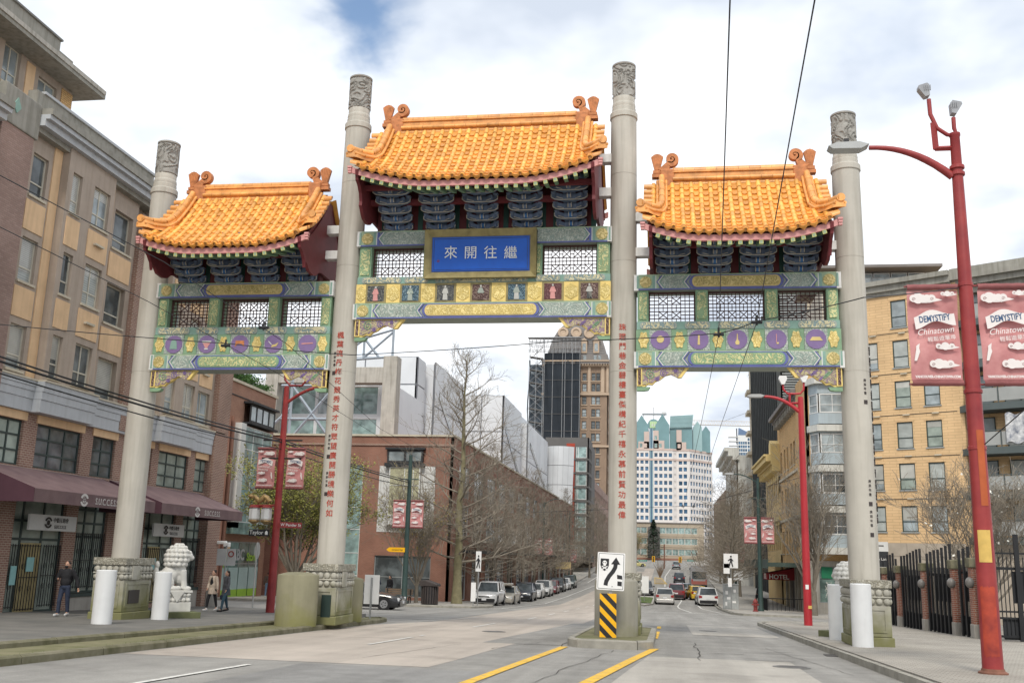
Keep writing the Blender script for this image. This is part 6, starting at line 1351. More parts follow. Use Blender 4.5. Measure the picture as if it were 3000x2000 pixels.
body(bb, 11.9, 30, 200, 250, -2.6, 15.4, MT['brick_brown']); facade(bb, MT['brick_brown'], (0, 200), 0, 11.5, 30, -2.6, 15.5, [], .2)
lb = thing('far_left_building', 'grey brick building past the mid-rise on the left, lost behind the trees', 'building', (-17, 260, gz(260)))
ops = [(226+3.4*j, 228.2+3.4*j, z, z+2.2) for j in range(20) for z in (3, 7, 11, 15)]
facade(lb, MT['brick_purple'], (-16, 0), A, 224, 296, -2, 19, ops, .3)
for o in ops: window(lb, (-16, 0), A, *o, MT['frame_dark'], MT['glass_dark'], fr=.1, inset=.2)
body(lb, -30, -16.4, 224, 296, -2, 18.8, MT['brick_purple']); facade(lb, MT['brick_purple'], (0, 224), 0, -30, -16, -2, 19, [], .2)

# ---------------------------------------------------------------- right: tan brick flats behind the fence
fl = thing('tan_brick_flats', 'golden tan brick flats with green sash windows and grey balconies on the right', 'building', (18.6, 71.3, gz(71)))
FA = math.atan2(-.533, .846); FO = (18.6, 71.3)
FR = [(18.3, 20.3), (15.4, 17.36), (12.54, 14.42), (9.66, 11.5), (6.8, 8.62), (3.95, 5.7)]
FCx = [(-4.95, -4.05), (-2.98, -1.88), (-.98, .10)]
ops = [(a, b, z0, z1) for (a, b) in FCx for r, (z0, z1) in enumerate(FR) if not (r == 0 and a < -4) and not (r < 2 and a > -1.5)]
ops += [(-.98, .10, 15.4, 17.36)]
facade(fl, MT['brick_flats'], FO, FA, -5.3, 1.15, 3.2, 21.0, ops, .2)
for o in ops: window(fl, FO, FA, *o, MT['frame_green'], MT[random.choice(['glass_pale', 'glass_pale', 'glass_sky', 'glass_curtain'])], tz=(.4,), fr=.07, inset=.06, md=.06, sill=MT['frame_grey'], blind=.7)
for o in ops: ubox(fl, FO, FA, o[0]-.12, o[1]+.12, -.025, 0, o[3]+.02, o[3]+.24, MT['brick_flats'], 'soldier_course'); ubox(fl, FO, FA, (o[0]+o[1])/2-.05, (o[0]+o[1])/2+.4, -.14, 0, o[3]+.45, o[3]+.53, MT['sill_cream'], 'vent_hood')
for z in (6.15, 9.05, 12.0, 14.95, 17.9): ubox(fl, FO, FA, -5.3, 1.15, -.03, 0, z, z+.035, MT['frame_dark'], 'expansion_joint')
mat('stone_base', (.40, .345, .28), .85, .12, 1.2, bump=.15)
for r in range(6):
    for k in range(5): ubox(fl, FO, FA, -5.3+1.29*k+.01, -5.3+1.29*(k+1)-.01, -.06, .1, -2+.86*r+.01, -2+.86*(r+1)-.01, MT['stone_base'], 'base_stone')
facade(fl, MT['stone_base'], FO, FA, -5.3, 12, -2, 3.2, [], .1)
for (z0, z1, p) in ((20.7, 21.0, .15), (21.0, 21.45, .35), (21.45, 21.8, .6)): ubox(fl, FO, FA, -5.5, 1.3, -p, .4, z0, z1, MT['stucco_cornice'], 'cornice')
ubox(fl, FO, FA, 1.2, 12, 1.2, 1.6, -2, 21, MT['brick_flats'], 'wall'); ubox(fl, FO, FA, -5.3, 12, 1.7, 14, -2, 21, MT['brick_flats'], 'body')
ubox(fl, FO, FA, 1.15, 1.6, -.02, 1.3, -2, 21, MT['brick_flats'], 'pier')
for (z0, z1, p) in ((20.2, 20.7, -.4), (20.7, 21.1, 0), (21.1, 21.9, .3)): ubox(fl, FO, FA, 1.3, 12, -p, 3, z0, z1, MT['stucco_cornice'], 'parapet')
mat('balcony_grey', (.33, .34, .33), .7, .1, 1); mat('balcony_steel', (.09, .11, .11), .6, .1, 1)
for k, z in enumerate((3.6, 6.5, 9.4, 12.3, 15.2, 18.1)):
    m = MB(); m.prism([(1.2, 1.2), (1.2, .1), (2.0, -.7), (8.5, -.7), (9.0, 1.2)], 'z', z-.45, z); o = m.build('balcony_slab', MT['balcony_steel'], fl, local=True); o.location = V((FO[0], FO[1], 0))-WL[fl.name]; o.rotation_euler = (0, 0, FA)
    for (a, b) in ((2.1, 3.9), (4.0, 6.0), (6.1, 8.3)): ubox(fl, FO, FA, a, b, -.62, -.57, z+.12, z+1.0, MT['balcony_grey'], 'balcony_panel')
    ubox(fl, FO, FA, 2.0, 8.5, -.65, -.55, z+1.06, z+1.12, MT['balcony_steel'], 'handrail')
    window(fl, (FO[0], FO[1]), FA, 1.9, 3.2, z+.05, z+2.2, MT['frame_green'], MT['glass_sky'], inset=1.1); window(fl, (FO[0], FO[1]), FA, 3.9, 5.9, z+.05, z+2.2, MT['frame_green'], MT['glass_pale'], nx=2, inset=1.1); window(fl, (FO[0], FO[1]), FA, 6.6, 8.3, z+.05, z+2.2, MT['frame_green'], MT['glass_dark'], nx=2, inset=1.1)
    for u in (2.05, 3.95, 6.05, 8.4): ubox(fl, FO, FA, u-.03, u+.03, -.64, -.56, z, z+1.06, MT['balcony_steel'], 'baluster')
m = MB(); m.grid(lambda u, v: (4.3+1.3*u, -.75-.05*sin(u*14), 9.6+1.9*v+.1*sin(u*9)), 14, 8); o = m.build('laundry', mat('laundry_cloth', (.30, .34, .44), .9, .5, 3, col2=(.75, .75, .74)), fl, local=True, smooth=60); o.location = V((FO[0], FO[1], 0))-WL[fl.name]; o.rotation_euler = (0, 0, FA)
ph = thing('rooftop_penthouse', 'white penthouse with glass rail and thin overhanging roof above the tan flats', 'building', (20, 92, gz(90)))
body(ph, 14, 22.3, 90, 100, 0, 26.2, mat('stucco_sand', (.50, .46, .38), .85, .06, .4), 'body'); m = MB(); m.box(13, 24.2, 88.8, 101, 27.55, 27.8); m.build('roof_slab', MT['slate_roof'], ph)
for k in range(6): window(ph, (0, 90.6), 0, 14.2+1.5*k, 15.6+1.5*k, 26.2, 27.5, MT['frame_white'], MT['glass_sky'], inset=0)
for k in range(8): window(ph, (0, 89.9), 0, 14+1.1*k, 15.05+1.1*k, 26.2, 26.9, MT['frame_grey'], MT['glass_sky'], fr=.03, inset=0, name='rail_panel')

# ---------------------------------------------------------------- right: steel fence with brick piers
fe = thing('steel_fence', 'tall black steel fence with brick piers and globe lamps along the right pavement', 'fence', (11.4, 47, gz(47)))
FX = 11.4
brick('brick_pier', (.32, .12, .075), (.27, .10, .065), (.40, .33, .28), .22, .075, .01)
mat('steel_black', (.016, .017, .019), .55, .2, 2); mat('steel_panel', (.03, .032, .036), .6, .2, 1.5)
PIER = [56, 52.6, 47.6, 42.8, 40.3]
for y in PIER:
    z = gz(y)+.13; p = MB(); p.box(FX-.2, FX+.2, y-.2, y+.2, z+.5, z+2.55); po = p.build('pier', MT['brick_pier'], fe)
    m = MB(); m.box(FX-.24, FX+.24, y-.24, y+.24, z-.2, z+.5); m.build('pier_foot', MT['concrete'], po, bevel=.02); m = MB(); m.box(FX-.28, FX+.28, y-.28, y+.28, z+2.55, z+2.9); m.build('pier_cap', MT['kerb_moss'], po, bevel=.03)
    m = MB(); m.ell((FX-.28, y-.22, z+2.0), (.16, .16, .2), 14, 10); m.build('globe_lamp', mat('lamp_grey', (.18, .17, .16), .4, .2, 4) if 'lamp_grey' not in MT else MT['lamp_grey'], po, smooth=60)
y = 39.0
while y < 57:
    z = gz(y)+.13; h = 3.25+.35*((int(y*10) % 7)/7)
    if min(abs(y-q) for q in PIER) > .3: m = MB(); m.box(FX-.10, FX-.02, y-.07, y+.07, z-.05, z+h); m.build('picket', MT['steel_black'], fe)
    y += .62
for a, b in zip([57]+PIER, PIER+[38.7]):
    if a-b < .8: continue
    z = min(gz(a), gz(b))+.1; m = MB(); m.box(FX, FX+.04, b+.2, a-.2, z+.1, z+.75); m.build('lower_panel', MT['steel_panel'], fe); m = MB(); m.box(FX, FX+.06, b+.2, a-.2, z+2.4, z+2.5); m.build('rail', MT['steel_black'], fe); m = MB(); m.box(FX, FX+.06, b+.2, a-.2, z+.75, z+.82); m.build('rail', MT['steel_black'], fe)
    m = MB(); m.box(FX+.25, FX+.28, b+.3, a-.3, z+1.35, z+2.4); m.build('screen', MT['steel_panel'], fe)
    n = int((a-b)/.14)
    for i in range(n): q = b+.2+(a-b-.4)*i/n; m = MB(); m.box(FX+.02, FX+.04, q-.012, q+.012, z+.8, z+2.75); m.build('thin_bar', MT['steel_black'], fe)
fg = thing('steel_gate', 'black barred yard gate that turns the corner behind the near red lamp post', 'gate', (14, 38.7, gz(38.7)))
z = gz(38.7)+.13
for (z0, z1) in ((.12, .2), (.75, .82), (.98, 1.04), (2.45, 2.55), (3.0, 3.06)): m = MB(); m.box(FX, 19, 38.66, 38.74, z+z0, z+z1); m.build('rail', MT['steel_black'], fg)
for i in range(57): q = FX+.1+.135*i; m = MB(); m.box(q-.014, q+.014, 38.685, 38.715, z+.1, z+(3.2 if i % 2 else 2.9)); m.build('bar', MT['steel_black'], fg)
for q in (11.55, 12.35, 13.3, 14.2, 15.1): m = MB(); m.box(q-.08, q+.08, 38.55, 38.64, z-.05, z+3.7); m.build('picket', MT['steel_black'], fg)
m = MB(); m.box(11.8, 18.8, 38.75, 38.78, z+.05, z+.75); m.build('lower_panel', MT['steel_panel'], fg); m = MB(); m.box(12.2, 18.8, 38.76, 38.79, z+1.3, z+2.4); m.build('screen', MT['steel_panel'], fg)
sgn = thing('fence_sign', 'grey and black notice board fixed high on the fence beside the right gate column', 'sign', (11.2, 56.5, gz(56)+2.2))
m = MB(); m.box(10.85, 11.65, 56.3, 56.36, 2.35, 2.85); m.build('sign_head', MT['sign_white'], sgn); m = MB(); m.box(10.87, 11.63, 56.3, 56.36, .9, 2.35); m.build('sign_panel', MT['frame_dark'], sgn); m = MB(); m.tube([(11.25, 56.5, gz(56)), (11.25, 56.5, 2.8)], .05, 6); m.build('post', MT['steel_black'], sgn)
put_text(sgn, 'The Lane', .2, MT['ink_white'], (11.25, 56.29, 1.95), 0)
for (z, w, mt) in ((2.62, .35, 'ink_dark'), (1.5, .5, 'ink_white'), (1.38, .4, 'ink_white'), (1.26, .45, 'ink_white')): m = MB(); m.box(11.25-w/2, 11.25+w/2, 56.285, 56.295, z, z+.05); m.build('print_line', MT[mt], sgn)
# ================================================================== street furniture
mat('lamp_red', (.27, .028, .035), .45, .22, 1.3, col2=(.36, .05, .045), streak=.25, spec=.4); mat('lamp_red_bright', (.42, .025, .035), .4, .12, 1.5, spec=.5)
mat('lamp_green', (.035, .065, .06), .5, .2, 1.5); mat('lamp_head', (.40, .41, .41), .45, .1, 3); mat('flood_grey', (.30, .31, .33), .4, .15, 3); mat('lens_white', (.75, .75, .74), .3, .05)
mat('banner_red', (.52, .20, .205), .75, .16, 2.2, col2=(.62, .31, .30)); mat('banner_hem', (.24, .085, .085), .8, .2, 3); mat('banner_print', (.74, .69, .67), .75, .05, 3); mat('banner_navy', (.05, .10, .20), .7, .1)
mat('bollard_white', (.70, .71, .71), .55, .05, 2, streak=.12); mat('drum_concrete', (.25, .235, .155), .85, .10, 1.6, bump=.15, bs=40, moss=(.20, .195, .06), mossz=(-.6, 1.0), streak=.2)
mat('drum_grey', (.30, .285, .235), .85, .10, 1.6, bump=.15, bs=40, moss=(.2, .195, .08), mossz=(-.9, .5), streak=.3); mat('marble', (.64, .63, .59), .6, .10, 3, bump=.1, bs=20, streak=.2); mat('plinth_moss', (.13, .14, .07), .9, .25, 2); mat('metal_post', (.33, .34, .34), .45, .1, 3, metal=.4)
mat('sign_face', (.78, .78, .77), .5, .04, 3); mat('sign_black', (.022, .022, .025), .5, .1); mat('sign_amber', (.82, .43, .01), .5, .08, 3); mat('gold_bronze', (.40, .27, .12), .45, .25, 5, metal=.3)
mat('hydrant_red', (.26, .05, .045), .5, .2, 4); mat('box_grey', (.36, .38, .38), .55, .18, 3, streak=.4); mat('paper_yellow', (.62, .42, .12), .8, .1, 6); mat('bin_dark', (.055, .045, .042), .55, .2, 3); mat('signal_amber', (.70, .38, .02), .5, .1)

def poly_obj(name, pts, y0, y1, mt, parent, frame):
    """flat cut-out in the XZ plane of a frame (4x4, parent-local)"""
    m = MB(); m.prism(pts, 'y', y0, y1); return inst(name, m.mesh(name, mt), parent, M4=frame)
def banner(label, x0, x1, z0, z1, y, mirror=False, detail=True, group=None):
    w, h = x1-x0, z1-z0
    t = thing('banner', label, 'banner', ((x0+x1)/2, y, z0), 0, group)
    ph_ = random.random()*6
    m = MB(); m.grid(lambda u, v: (-w/2+w*u, .05*sin(ph_+v*7)*sin(PI*v)+.035*sin(u*6+ph_)*sin(PI*v), .06*h+h*.88*v), 12, 20); cl = m.build('cloth', MT['banner_red'], t, local=True, smooth=80)
    for zz in (0, h*.94): m = MB(); m.grid(lambda u, v: (-w/2+w*u, -.03+.05*sin(v*PI)*-1+.01*sin(u*30), zz+h*.06*v), 24, 5); m.build('hem', MT['banner_hem'], t, local=True, smooth=80)
    for zz in (.02*h, .98*h): m = MB(); m.tube([(-w/2-.05, 0, zz), (w/2+.05, 0, zz)], .02, 6); m.build('banner_rod', MT['banner_hem'], t, local=True)
    s = -1 if mirror else 1; yy = -.085
    def F(x, z, rot=0): return Matrix.Translation((x*s, yy, z)) @ Matrix.Rotation(-rot*s, 4, 'Y')
    def P_(name, pts, x, z, mt, rot=0, dy=0): poly_obj(name, [(a*s, b) for a, b in pts], -.004-dy, 0-dy, mt, t, F(x, z, rot))
    def cloud(cw, x, z, n):
        c = MB(); c.add([(s*cw*.52*cos(j*PI/9), -.004, cw*.03+cw*.13*sin(j*PI/9)) for j in range(18)], [tuple(range(18))]); c.add([(cw*.2*s, -.0045, -cw*.10), (cw*.72*s, -.0045, cw*.02), (cw*.4*s, -.0045, cw*.12)], [(0, 1, 2)])
        for k in range(n):
            xc = -cw*.42+cw*.72*k/(n-1); r = cw*(.23 if k == n//2-(n > 3) else .16); c.add([(s*(xc+r*cos(j*PI/7)), -.005-.0006*k, cw*.10+r*sin(j*PI/7)) for j in range(14)], [tuple(range(14))])
        inst('cloud_print', c.mesh('cloud_print', MT['banner_print']), t, M4=F(x, z))
        for k in (0, n-1):
            sp_ = MB(); xc = -cw*.42+cw*.72*k/(n-1); sp_.tube([(s*(xc+cw*.075*(1-j/16)*cos(j*.6)), -.009, cw*.06+cw*.075*(1-j/16)*sin(j*.6)) for j in range(14)], cw*.008, 3); inst('cloud_line', sp_.mesh('cloud_line', MT['banner_hem']), t, M4=F(x, z))
    cloud(w*.5, -w*.18, h*.83, 5); cloud(w*.26, w*.30, h*.885, 3)
    rb = [(-w*.40+w*.80*k/12, h*.055+h*.03*sin(k/12*2*PI-1.2)) for k in range(13)] + [(w*.40-w*.80*k/12, -h*.06+h*.03*sin((12-k)/12*2*PI-1.6)) for k in range(13)]
    P_('ribbon_print', rb, 0, h*.655, MT['banner_print'], R(6))
    def T_(body, size, x, z, mt, rot=0, sx=1, shear=0, bold=0):
        me = text_mesh(body, size, mt, .002, bold=bold, shear=shear); inst('lettering', me, t, M4=F(x, z, 0) @ Matrix.Translation((0, -.008, 0)) @ Matrix.Rotation(PI/2, 4, 'X') @ Matrix.Rotation(rot*s, 4, 'Z') @ Matrix.Diagonal((sx*s, 1, 1, 1)))
    T_('DEMYSTIFY', h*.088, 0, h*.652, MT['banner_navy'], R(6), w*.66/(h*.088*5.35), bold=.0015*h)
    T_('Chinatown', h*.082, 0, h*.528, MT['banner_print'], R(6), w*.78/(h*.082*4.75), shear=.35)
    T_('輕鬆遊華埠', h*.05, w*.12, h*.455, MT['banner_print'], R(6), w*.56/(h*.05*5))
    cloud(w*.36, w*.2, h*.365, 3); cloud(w*.46, w*.12, h*.19, 4)
    P_('brush_print', [(-.02*w, 0), (.03*w, 0), (.10*w, .09*h), (.085*w, .12*h), (.10*w, .17*h), (.03*w, .145*h), (.025*w, .11*h)], -w*.42, h*.24, MT['banner_print'])
    T_('VANCOUVER-CHINATOWN.COM', h*.034, 0, h*.085, MT['banner_print'], 0, w*.84/(h*.034*14.6), bold=.0015*h)
    return t
def tube_part(parent, pts, r, mt, name, n=10, sm=50):
    m = MB(); m.tube(pts, r, n); return m.build(name, mt, parent, smooth=sm)
def cobra(parent, x, y, z, d, mt, L=.85):
    m = MB(); m.prism([(0, .03), (L*.25, .10), (L*.8, .09), (L, .02), (L*.9, -.05), (L*.2, -.06)], 'y', -.16, .16); me = m.mesh('lamp_head', mt)
    inst('lamp_head', me, parent, V((x, y, z))-WL[parent.name], 0 if d > 0 else PI)
def arc(x0, z0, x1, z1, y, n=10, k=.35):
    # rises from the pole and flattens out
    return [(x0+(x1-x0)*t, y, z0+(z1-z0)*(1-(1-t)**2.2)) for t in [i/n for i in range(n+1)]]

# near red lamp post, right edge
lx, ly = 6.2, 21.2; lz = gz(ly)+.135
lp = thing('street_lamp', 'tall red lamp post with peeling paint nearest the camera on the right pavement', 'street lamp', (lx, ly, lz))
mo = MB(); mo.lathe([(.195, lz), (.19, lz+.4), (.185, lz+1.6), (.17, 3.2), (.155, 5.0), (.135, 7.4), (.115, 9.4), (.10, 10.6), (.115, 10.62), (.115, 10.68), (.02, 10.7)], 28, (lx, ly)); mo.build('pole', MT['lamp_red'], lp, smooth=40)
mo = MB(); mo.lathe([(.27, lz), (.27, lz+.03), (.215, lz+.06), (.205, lz+.1)], 20, (lx, ly)); mo.build('base_collar', mat('rust', (.20, .09, .06), .8, .3, 6), lp, smooth=40)
for z in (3.9, 5.05, 7.3, 9.75, 9.9): mo = MB(); mo.lathe([(.17 if z < 6 else .14, z-.04), (.18 if z < 6 else .15, z-.03), (.18 if z < 6 else .15, z+.03), (.17 if z < 6 else .14, z+.04)], 20, (lx, ly)); mo.build('clamp_band', MT['lamp_red'], lp)
tube_part(lp, arc(lx-.1, 9.7, 4.42, 10.42, ly), [.085, .085, .08, .08, .075, .07, .065, .06, .055, .05, .05], MT['lamp_red'], 'lamp_arm')
cobra(lp, 4.4, ly, 10.42, -1, MT['lamp_head']); mo = MB(); mo.cb((3.95, ly, 10.58), (.1, .1, .12)); mo.build('photocell', MT['sign_black'], lp)
tube_part(lp, [(lx, ly, 10.35), (lx-.42, ly, 10.35)], .06, MT['lamp_red'], 'side_bracket', 4); tube_part(lp, [(lx-.40, ly, 10.33), (lx-.42, ly, 10.95)], .065, MT['lamp_red'], 'side_bracket', 4)
tube_part(lp, [(5.72, ly, 11.5), (5.73, ly, 11.15), (5.85, ly, 10.82), (6.05, ly, 10.66), (6.25, ly, 10.62), (6.2, ly, 10.8), (6.2, ly, 11.05)], .045, MT['lamp_red'], 'flood_bracket')
for (x, z, t_) in ((5.68, 11.55, -.3), (6.2, 11.12, .25)):
    m = MB(); m.prism([(-.07, 0), (.07, 0), (.17, .3), (.13, .36), (-.13, .36), (-.16, .28)], 'y', -.13, .13); me = m.mesh('floodlight', MT['flood_grey']); inst('floodlight', me, lp, M4=Matrix.Translation(V((x, ly, z))-WL[lp.name]) @ Matrix.Rotation(t_, 4, 'Y') @ Matrix.Diagonal((.72, .72, .8, 1)))
    for k in range(4): mo = MB(); mo.cb((x-.06+.04*k, ly-.10, z+.18), (.012, .04, .12)); mo.build('cooling_fin', MT['flood_grey'], lp)
mo = MB(); mo.lathe([(.183, 1.62), (.183, 2.3)], 24, (lx, ly), cap=False); 
m = MB(); m.grid(lambda u, v: (lx+.188*cos(R(-140+75*u)), ly+.188*sin(R(-140+75*u)), 1.66+.62*v), 8, 2); m.build('paper_notice', MT['paper_yellow'], lp)
m = MB(); m.grid(lambda u, v: (lx+.18*cos(R(-105+45*u)), ly+.18*sin(R(-105+45*u)), 2.75+1.5*v), 6, 3); m.build('bare_patch', mat('primer_orange', (.42, .095, .03), .6, .15, 3), lp)
m = MB(); m.grid(lambda u, v: (lx+(.193-.006*v)*cos(R(-150+90*u)), ly+(.193-.006*v)*sin(R(-150+90*u)), -.1+1.3*v+.05*noise.noise(V((u*9, v*2, 0)))*(1 if v in (0, 1) else 0)), 20, 6); m.build('bare_patch', mat('scraped_red', (.30, .04, .035), .55, .3, 3, col2=(.50, .075, .035)), lp)
banner('left of the two large red banners on the near lamp post', 5.02, 6.02, 5.16, 7.32, ly); banner('right of the two large red banners on the near lamp post, cut by the frame', 6.42, 7.42, 5.16, 7.32, ly)
for (xa, xb) in ((5.0, 6.1), (6.3, 7.4)):
    for z in (5.2, 7.28): tube_part(lp, [(xa, ly, z), (xb, ly, z)], .02, MT['lamp_red'], 'banner_arm', 6)

def twin_lanterns(parent, x, y, z, mt):
    tube_part(parent, [(x-.8, y, z+.45), (x-.78, y, z+.2), (x-.6, y, z+.02), (x-.3, y, z), (x, y, z+.02), (x+.16, y, z+.2), (x+.18, y, z+.55)], .05, mt, 'lantern_bracket')
    for (xx, zz) in ((x-.8, z+.45), (x+.18, z+.55)):
        mo = MB(); mo.prism([(-.06, 0), (.06, 0), (.2, .28), (.16, .42), (-.16, .42), (-.2, .28)], 'y', -.13, .13); o = inst('lantern', mo.mesh('lantern', MT['lens_white']), parent, V((xx, y, zz))-WL[parent.name])
# middle red lamp post, right
lx, ly = 6.42, 48.8; lz = gz(ly)+.135
l2 = thing('street_lamp', 'bright red lamp post with twin white lanterns, left of the right gate column', 'street lamp', (lx, ly, lz))
mo = MB(); mo.lathe([(.19, lz), (.185, lz+1), (.17, 3), (.15, 6), (.135, 9.2), (.13, 9.4), (.02, 9.42)], 20, (lx, ly)); mo.build('pole', MT['lamp_red_bright'], l2, smooth=40)
tube_part(l2, arc(lx-.1, 8.7, 4.7, 9.42, ly), [.1-.004*i for i in range(11)], MT['lamp_red_bright'], 'lamp_arm'); cobra(l2, 4.75, ly, 9.42, -1, MT['lamp_head'])
twin_lanterns(l2, lx+.0, ly, 9.55, MT['lamp_red_bright']); tube_part(l2, [(lx, ly, 9.1), (lx-.5, ly, 9.1), (lx-.5, ly, 9.6)], .06, MT['lamp_red_bright'], 'side_bracket', 4)
mo = MB(); mo.cb((lx-.02, ly-.185, .55), (.14, .02, .2)); mo.build('sticker', MT['sign_face'], l2); mo = MB(); mo.cb((lx+.08, ly-.19, -.35), (.16, .02, .14)); mo.build('sticker', MT['paper_yellow'], l2)
# red lamp post, left plaza
lx, ly = -16.75, 42.0; lz = gz(ly)+.05
l3 = thing('street_lamp', 'dark red lamp post on the left plaza with gilded dragon and white lanterns', 'street lamp', (lx, ly, lz))
mo = MB(); mo.lathe([(.185, lz), (.175, lz+1.5), (.155, 3), (.14, 6), (.115, 8.7), (.02, 8.75)], 20, (lx, ly)); mo.build('pole', MT['lamp_red'], l3, smooth=40)
tube_part(l3, arc(lx+.1, 8.0, lx+2.1, 8.75, ly), .07, MT['lamp_red'], 'lamp_arm'); cobra(l3, lx+2.0, ly, 8.75, 1, MT['lamp_head']); tube_part(l3, [(lx-.15, ly, 9.5), (lx-.1, ly, 9.0), (lx+.15, ly, 8.75), (lx+.7, ly, 8.75), (lx+.9, ly, 9.0), (lx+.92, ly, 9.4)], .05, MT['lamp_red'], 'lantern_bracket')
for (z, x) in ((6.3, .8), (5.5, .9)): tube_part(l3, [(lx-.9, ly, z), (lx+.9, ly, z)], .04, MT['iron_black'], 'crossarm', 6)
banner('left of the two red banners on the plaza lamp post, seen from behind', lx-1.1, lx-.27, 4.15, 5.98, ly, True); banner('right of the two red banners on the plaza lamp post, seen from behind', lx+.27, lx+1.1, 4.15, 5.98, ly, True)
for s_ in (-1, 1):
    for z in (4.18, 5.95): tube_part(l3, [(lx, ly, z), (lx+s_*1.1, ly, z)], .02, MT['lamp_red'], 'banner_arm', 6)
mo = MB()      # gilded dragon on the lantern bracket
pth = [(lx-1.25+.12*k, ly, 3.72+.12*sin(k*1.5)) for k in range(9)]; mo.tube(pth, [.03, .06, .1, .12, .12, .11, .12, .1, .05], 8); mo.ell((lx-1.28, ly, 3.83), (.13, .09, .08), 8, 6)
for k in (2, 6): mo.tube([pth[k], (pth[k][0]-.05, ly-.1, 3.55)], .035, 5); mo.tube([pth[k], (pth[k][0]+.08, ly+.1, 3.55)], .035, 5)
mo.tube([(lx-1.3, ly, 3.88), (lx-1.15, ly, 4.0)], .02, 5); mo.build('gilded_dragon', MT['gold_bronze'], l3, smooth=60)
tube_part(l3, [(lx, ly, 3.45), (lx-1.25, ly, 3.42)], .05, MT['lamp_red'], 'lantern_arm', 6)
for x in (lx-1.05, lx-.5):
    m = MB(); m.lathe([(.17, 2.75), (.25, 2.85), (.25, 3.25), (.2, 3.35)], 8, (x, ly)); m.build('lantern', MT['lens_white'], l3); m = MB(); m.lathe([(.3, 3.34), (.12, 3.45)], 8, (x, ly)); m.build('lantern_cap', MT['lamp_red'], l3); m = MB(); m.lathe([(.05, 2.62), (.26, 2.74), (.26, 2.8)], 8, (x, ly)); m.build('lantern_base', MT['gold_bronze'], l3)
np_ = thing('street_name_sign', 'dark street name plate reading Taylor on the plaza lamp post', 'sign', (lx-.7, ly, 2.15)); m = MB(); m.box(lx-1.12, lx-.2, ly-.28, ly-.25, 2.12, 2.4); m.build('plate', MT['sign_black'], np_); put_text(np_, 'Taylor', .24, MT['sign_face'], (lx-.78, ly-.285, 2.26), 0); m = MB(); m.prism([(lx-.38, 2.18), (lx-.26, 2.18), (lx-.26, 2.3), (lx-.32, 2.36), (lx-.38, 2.3)], 'y', ly-.29, ly-.281); m.build('crest', MT['sign_face'], np_)
n2_ = thing('street_name_sign', 'red street name plate on the far side of the plaza lamp post', 'sign', (lx+.6, ly, 2.5)); m = MB(); m.cb((0, 0, 0), (.95, .03, .24)); o = m.build('plate', MT['lamp_red'], n2_, local=True); o.location = (.05, 0, .12); o.rotation_euler = (0, 0, R(35)); me = text_mesh('W Pender St', .17, MT['sign_face'], .003); inst('lettering', me, n2_, M4=Matrix.Translation((.06, -.025, .12)) @ Matrix.Rotation(R(35), 4, 'Z') @ Matrix.Rotation(PI/2, 4, 'X'))
# dark green lamp posts
def green_pole(label, x, y, zt, bz, detail=True, arm=0, lant=False, r=.13, group=None, blabels=None, mirror=False, h=.13, bw=.95):
    z = gz(y)+h; t = thing('street_lamp', label, 'street lamp', (x, y, z), 0, group)
    mo = MB(); mo.lathe([(r*1.5, z), (r*1.5, z+.15), (r*1.15, z+.25), (r, z+2), (r*.7, zt), (.02, zt+.02)], 14, (x, y)); mo.build('pole', MT['lamp_green'], t, smooth=40)
    if arm: tube_part(t, arc(x, zt-.4, x+arm, zt+.35, y), .05, MT['lamp_green'], 'lamp_arm', 6); cobra(t, x+arm*.98, y, zt+.35, arm, MT['lamp_head'], .8)
    tube_part(t, [(x-.6, y, zt-1.6), (x+.6, y, zt-1.6)], .04, MT['lamp_green'], 'crossarm', 6)
    if bz:
        for k, s_ in enumerate((-1, 1)): banner(blabels[k], min(x+s_*.17, x+s_*(.17+bw)), max(x+s_*.17, x+s_*(.17+bw)), bz[0], bz[1], y, mirror)
    return t
pa = green_pole('dark green lamp post on the far left corner with a yellow direction arrow', -16.8, 64.8, 8.0, (3.2, 5.04), blabels=('left banner of the pair on the far left corner post', 'right banner of the pair on the far left corner post'), mirror=True, r=.17, bw=.85)
ar = thing('direction_sign', 'yellow arrow sign pointing left on the dark green corner post', 'sign', (-17.4, 64.7, 1.65)); m = MB(); m.prism([(-18.1, 1.8), (-17.9, 1.66), (-16.85, 1.66), (-16.85, 1.95), (-17.9, 1.95)], 'y', 64.58, 64.62); m.build('arrow_plate', MT['sign_amber'], ar); put_text(ar, 'International Village', .13, MT['sign_black'], (-17.35, 64.575, 1.80), 0, sx=.72)
green_pole('dark green lamp post with cobra arm beside the hydrant on the right', 7.4, 83.5, 8.3, (3.1, 5.22), arm=-1.9, blabels=('left banner of the pair on the green post by the hydrant', 'right banner of the pair on the green post by the hydrant'), r=.17, bw=1.0)
green_pole('lamp post with small banners among the parked cars on the left, nearer one', -14.9, 124, 8.4, (1.9, 3.9), arm=1.8, blabels=('left small banner far down the left row of trees', 'right small banner far down the left row of trees'), mirror=True)
green_pole('lamp post with small banners among the parked cars on the left, farther one', -14.9, 158, 8.8, (1.0, 3.0), arm=1.8, blabels=('leftmost tiny banner near the far end of the left row', 'tiny banner nearest the gate column at the far end of the left row'), mirror=True)
green_pole('lamp post with small banners deep in the bare trees on the right', 8.4, 128, 8.4, (1.7, 3.7), arm=-1.8, blabels=('left small banner among the bare trees on the right', 'right small banner among the bare trees on the right'))
green_pole('dark green lamp post behind the leafing tree on the left', -21.3, 63.9, 7.2, None, r=.13)

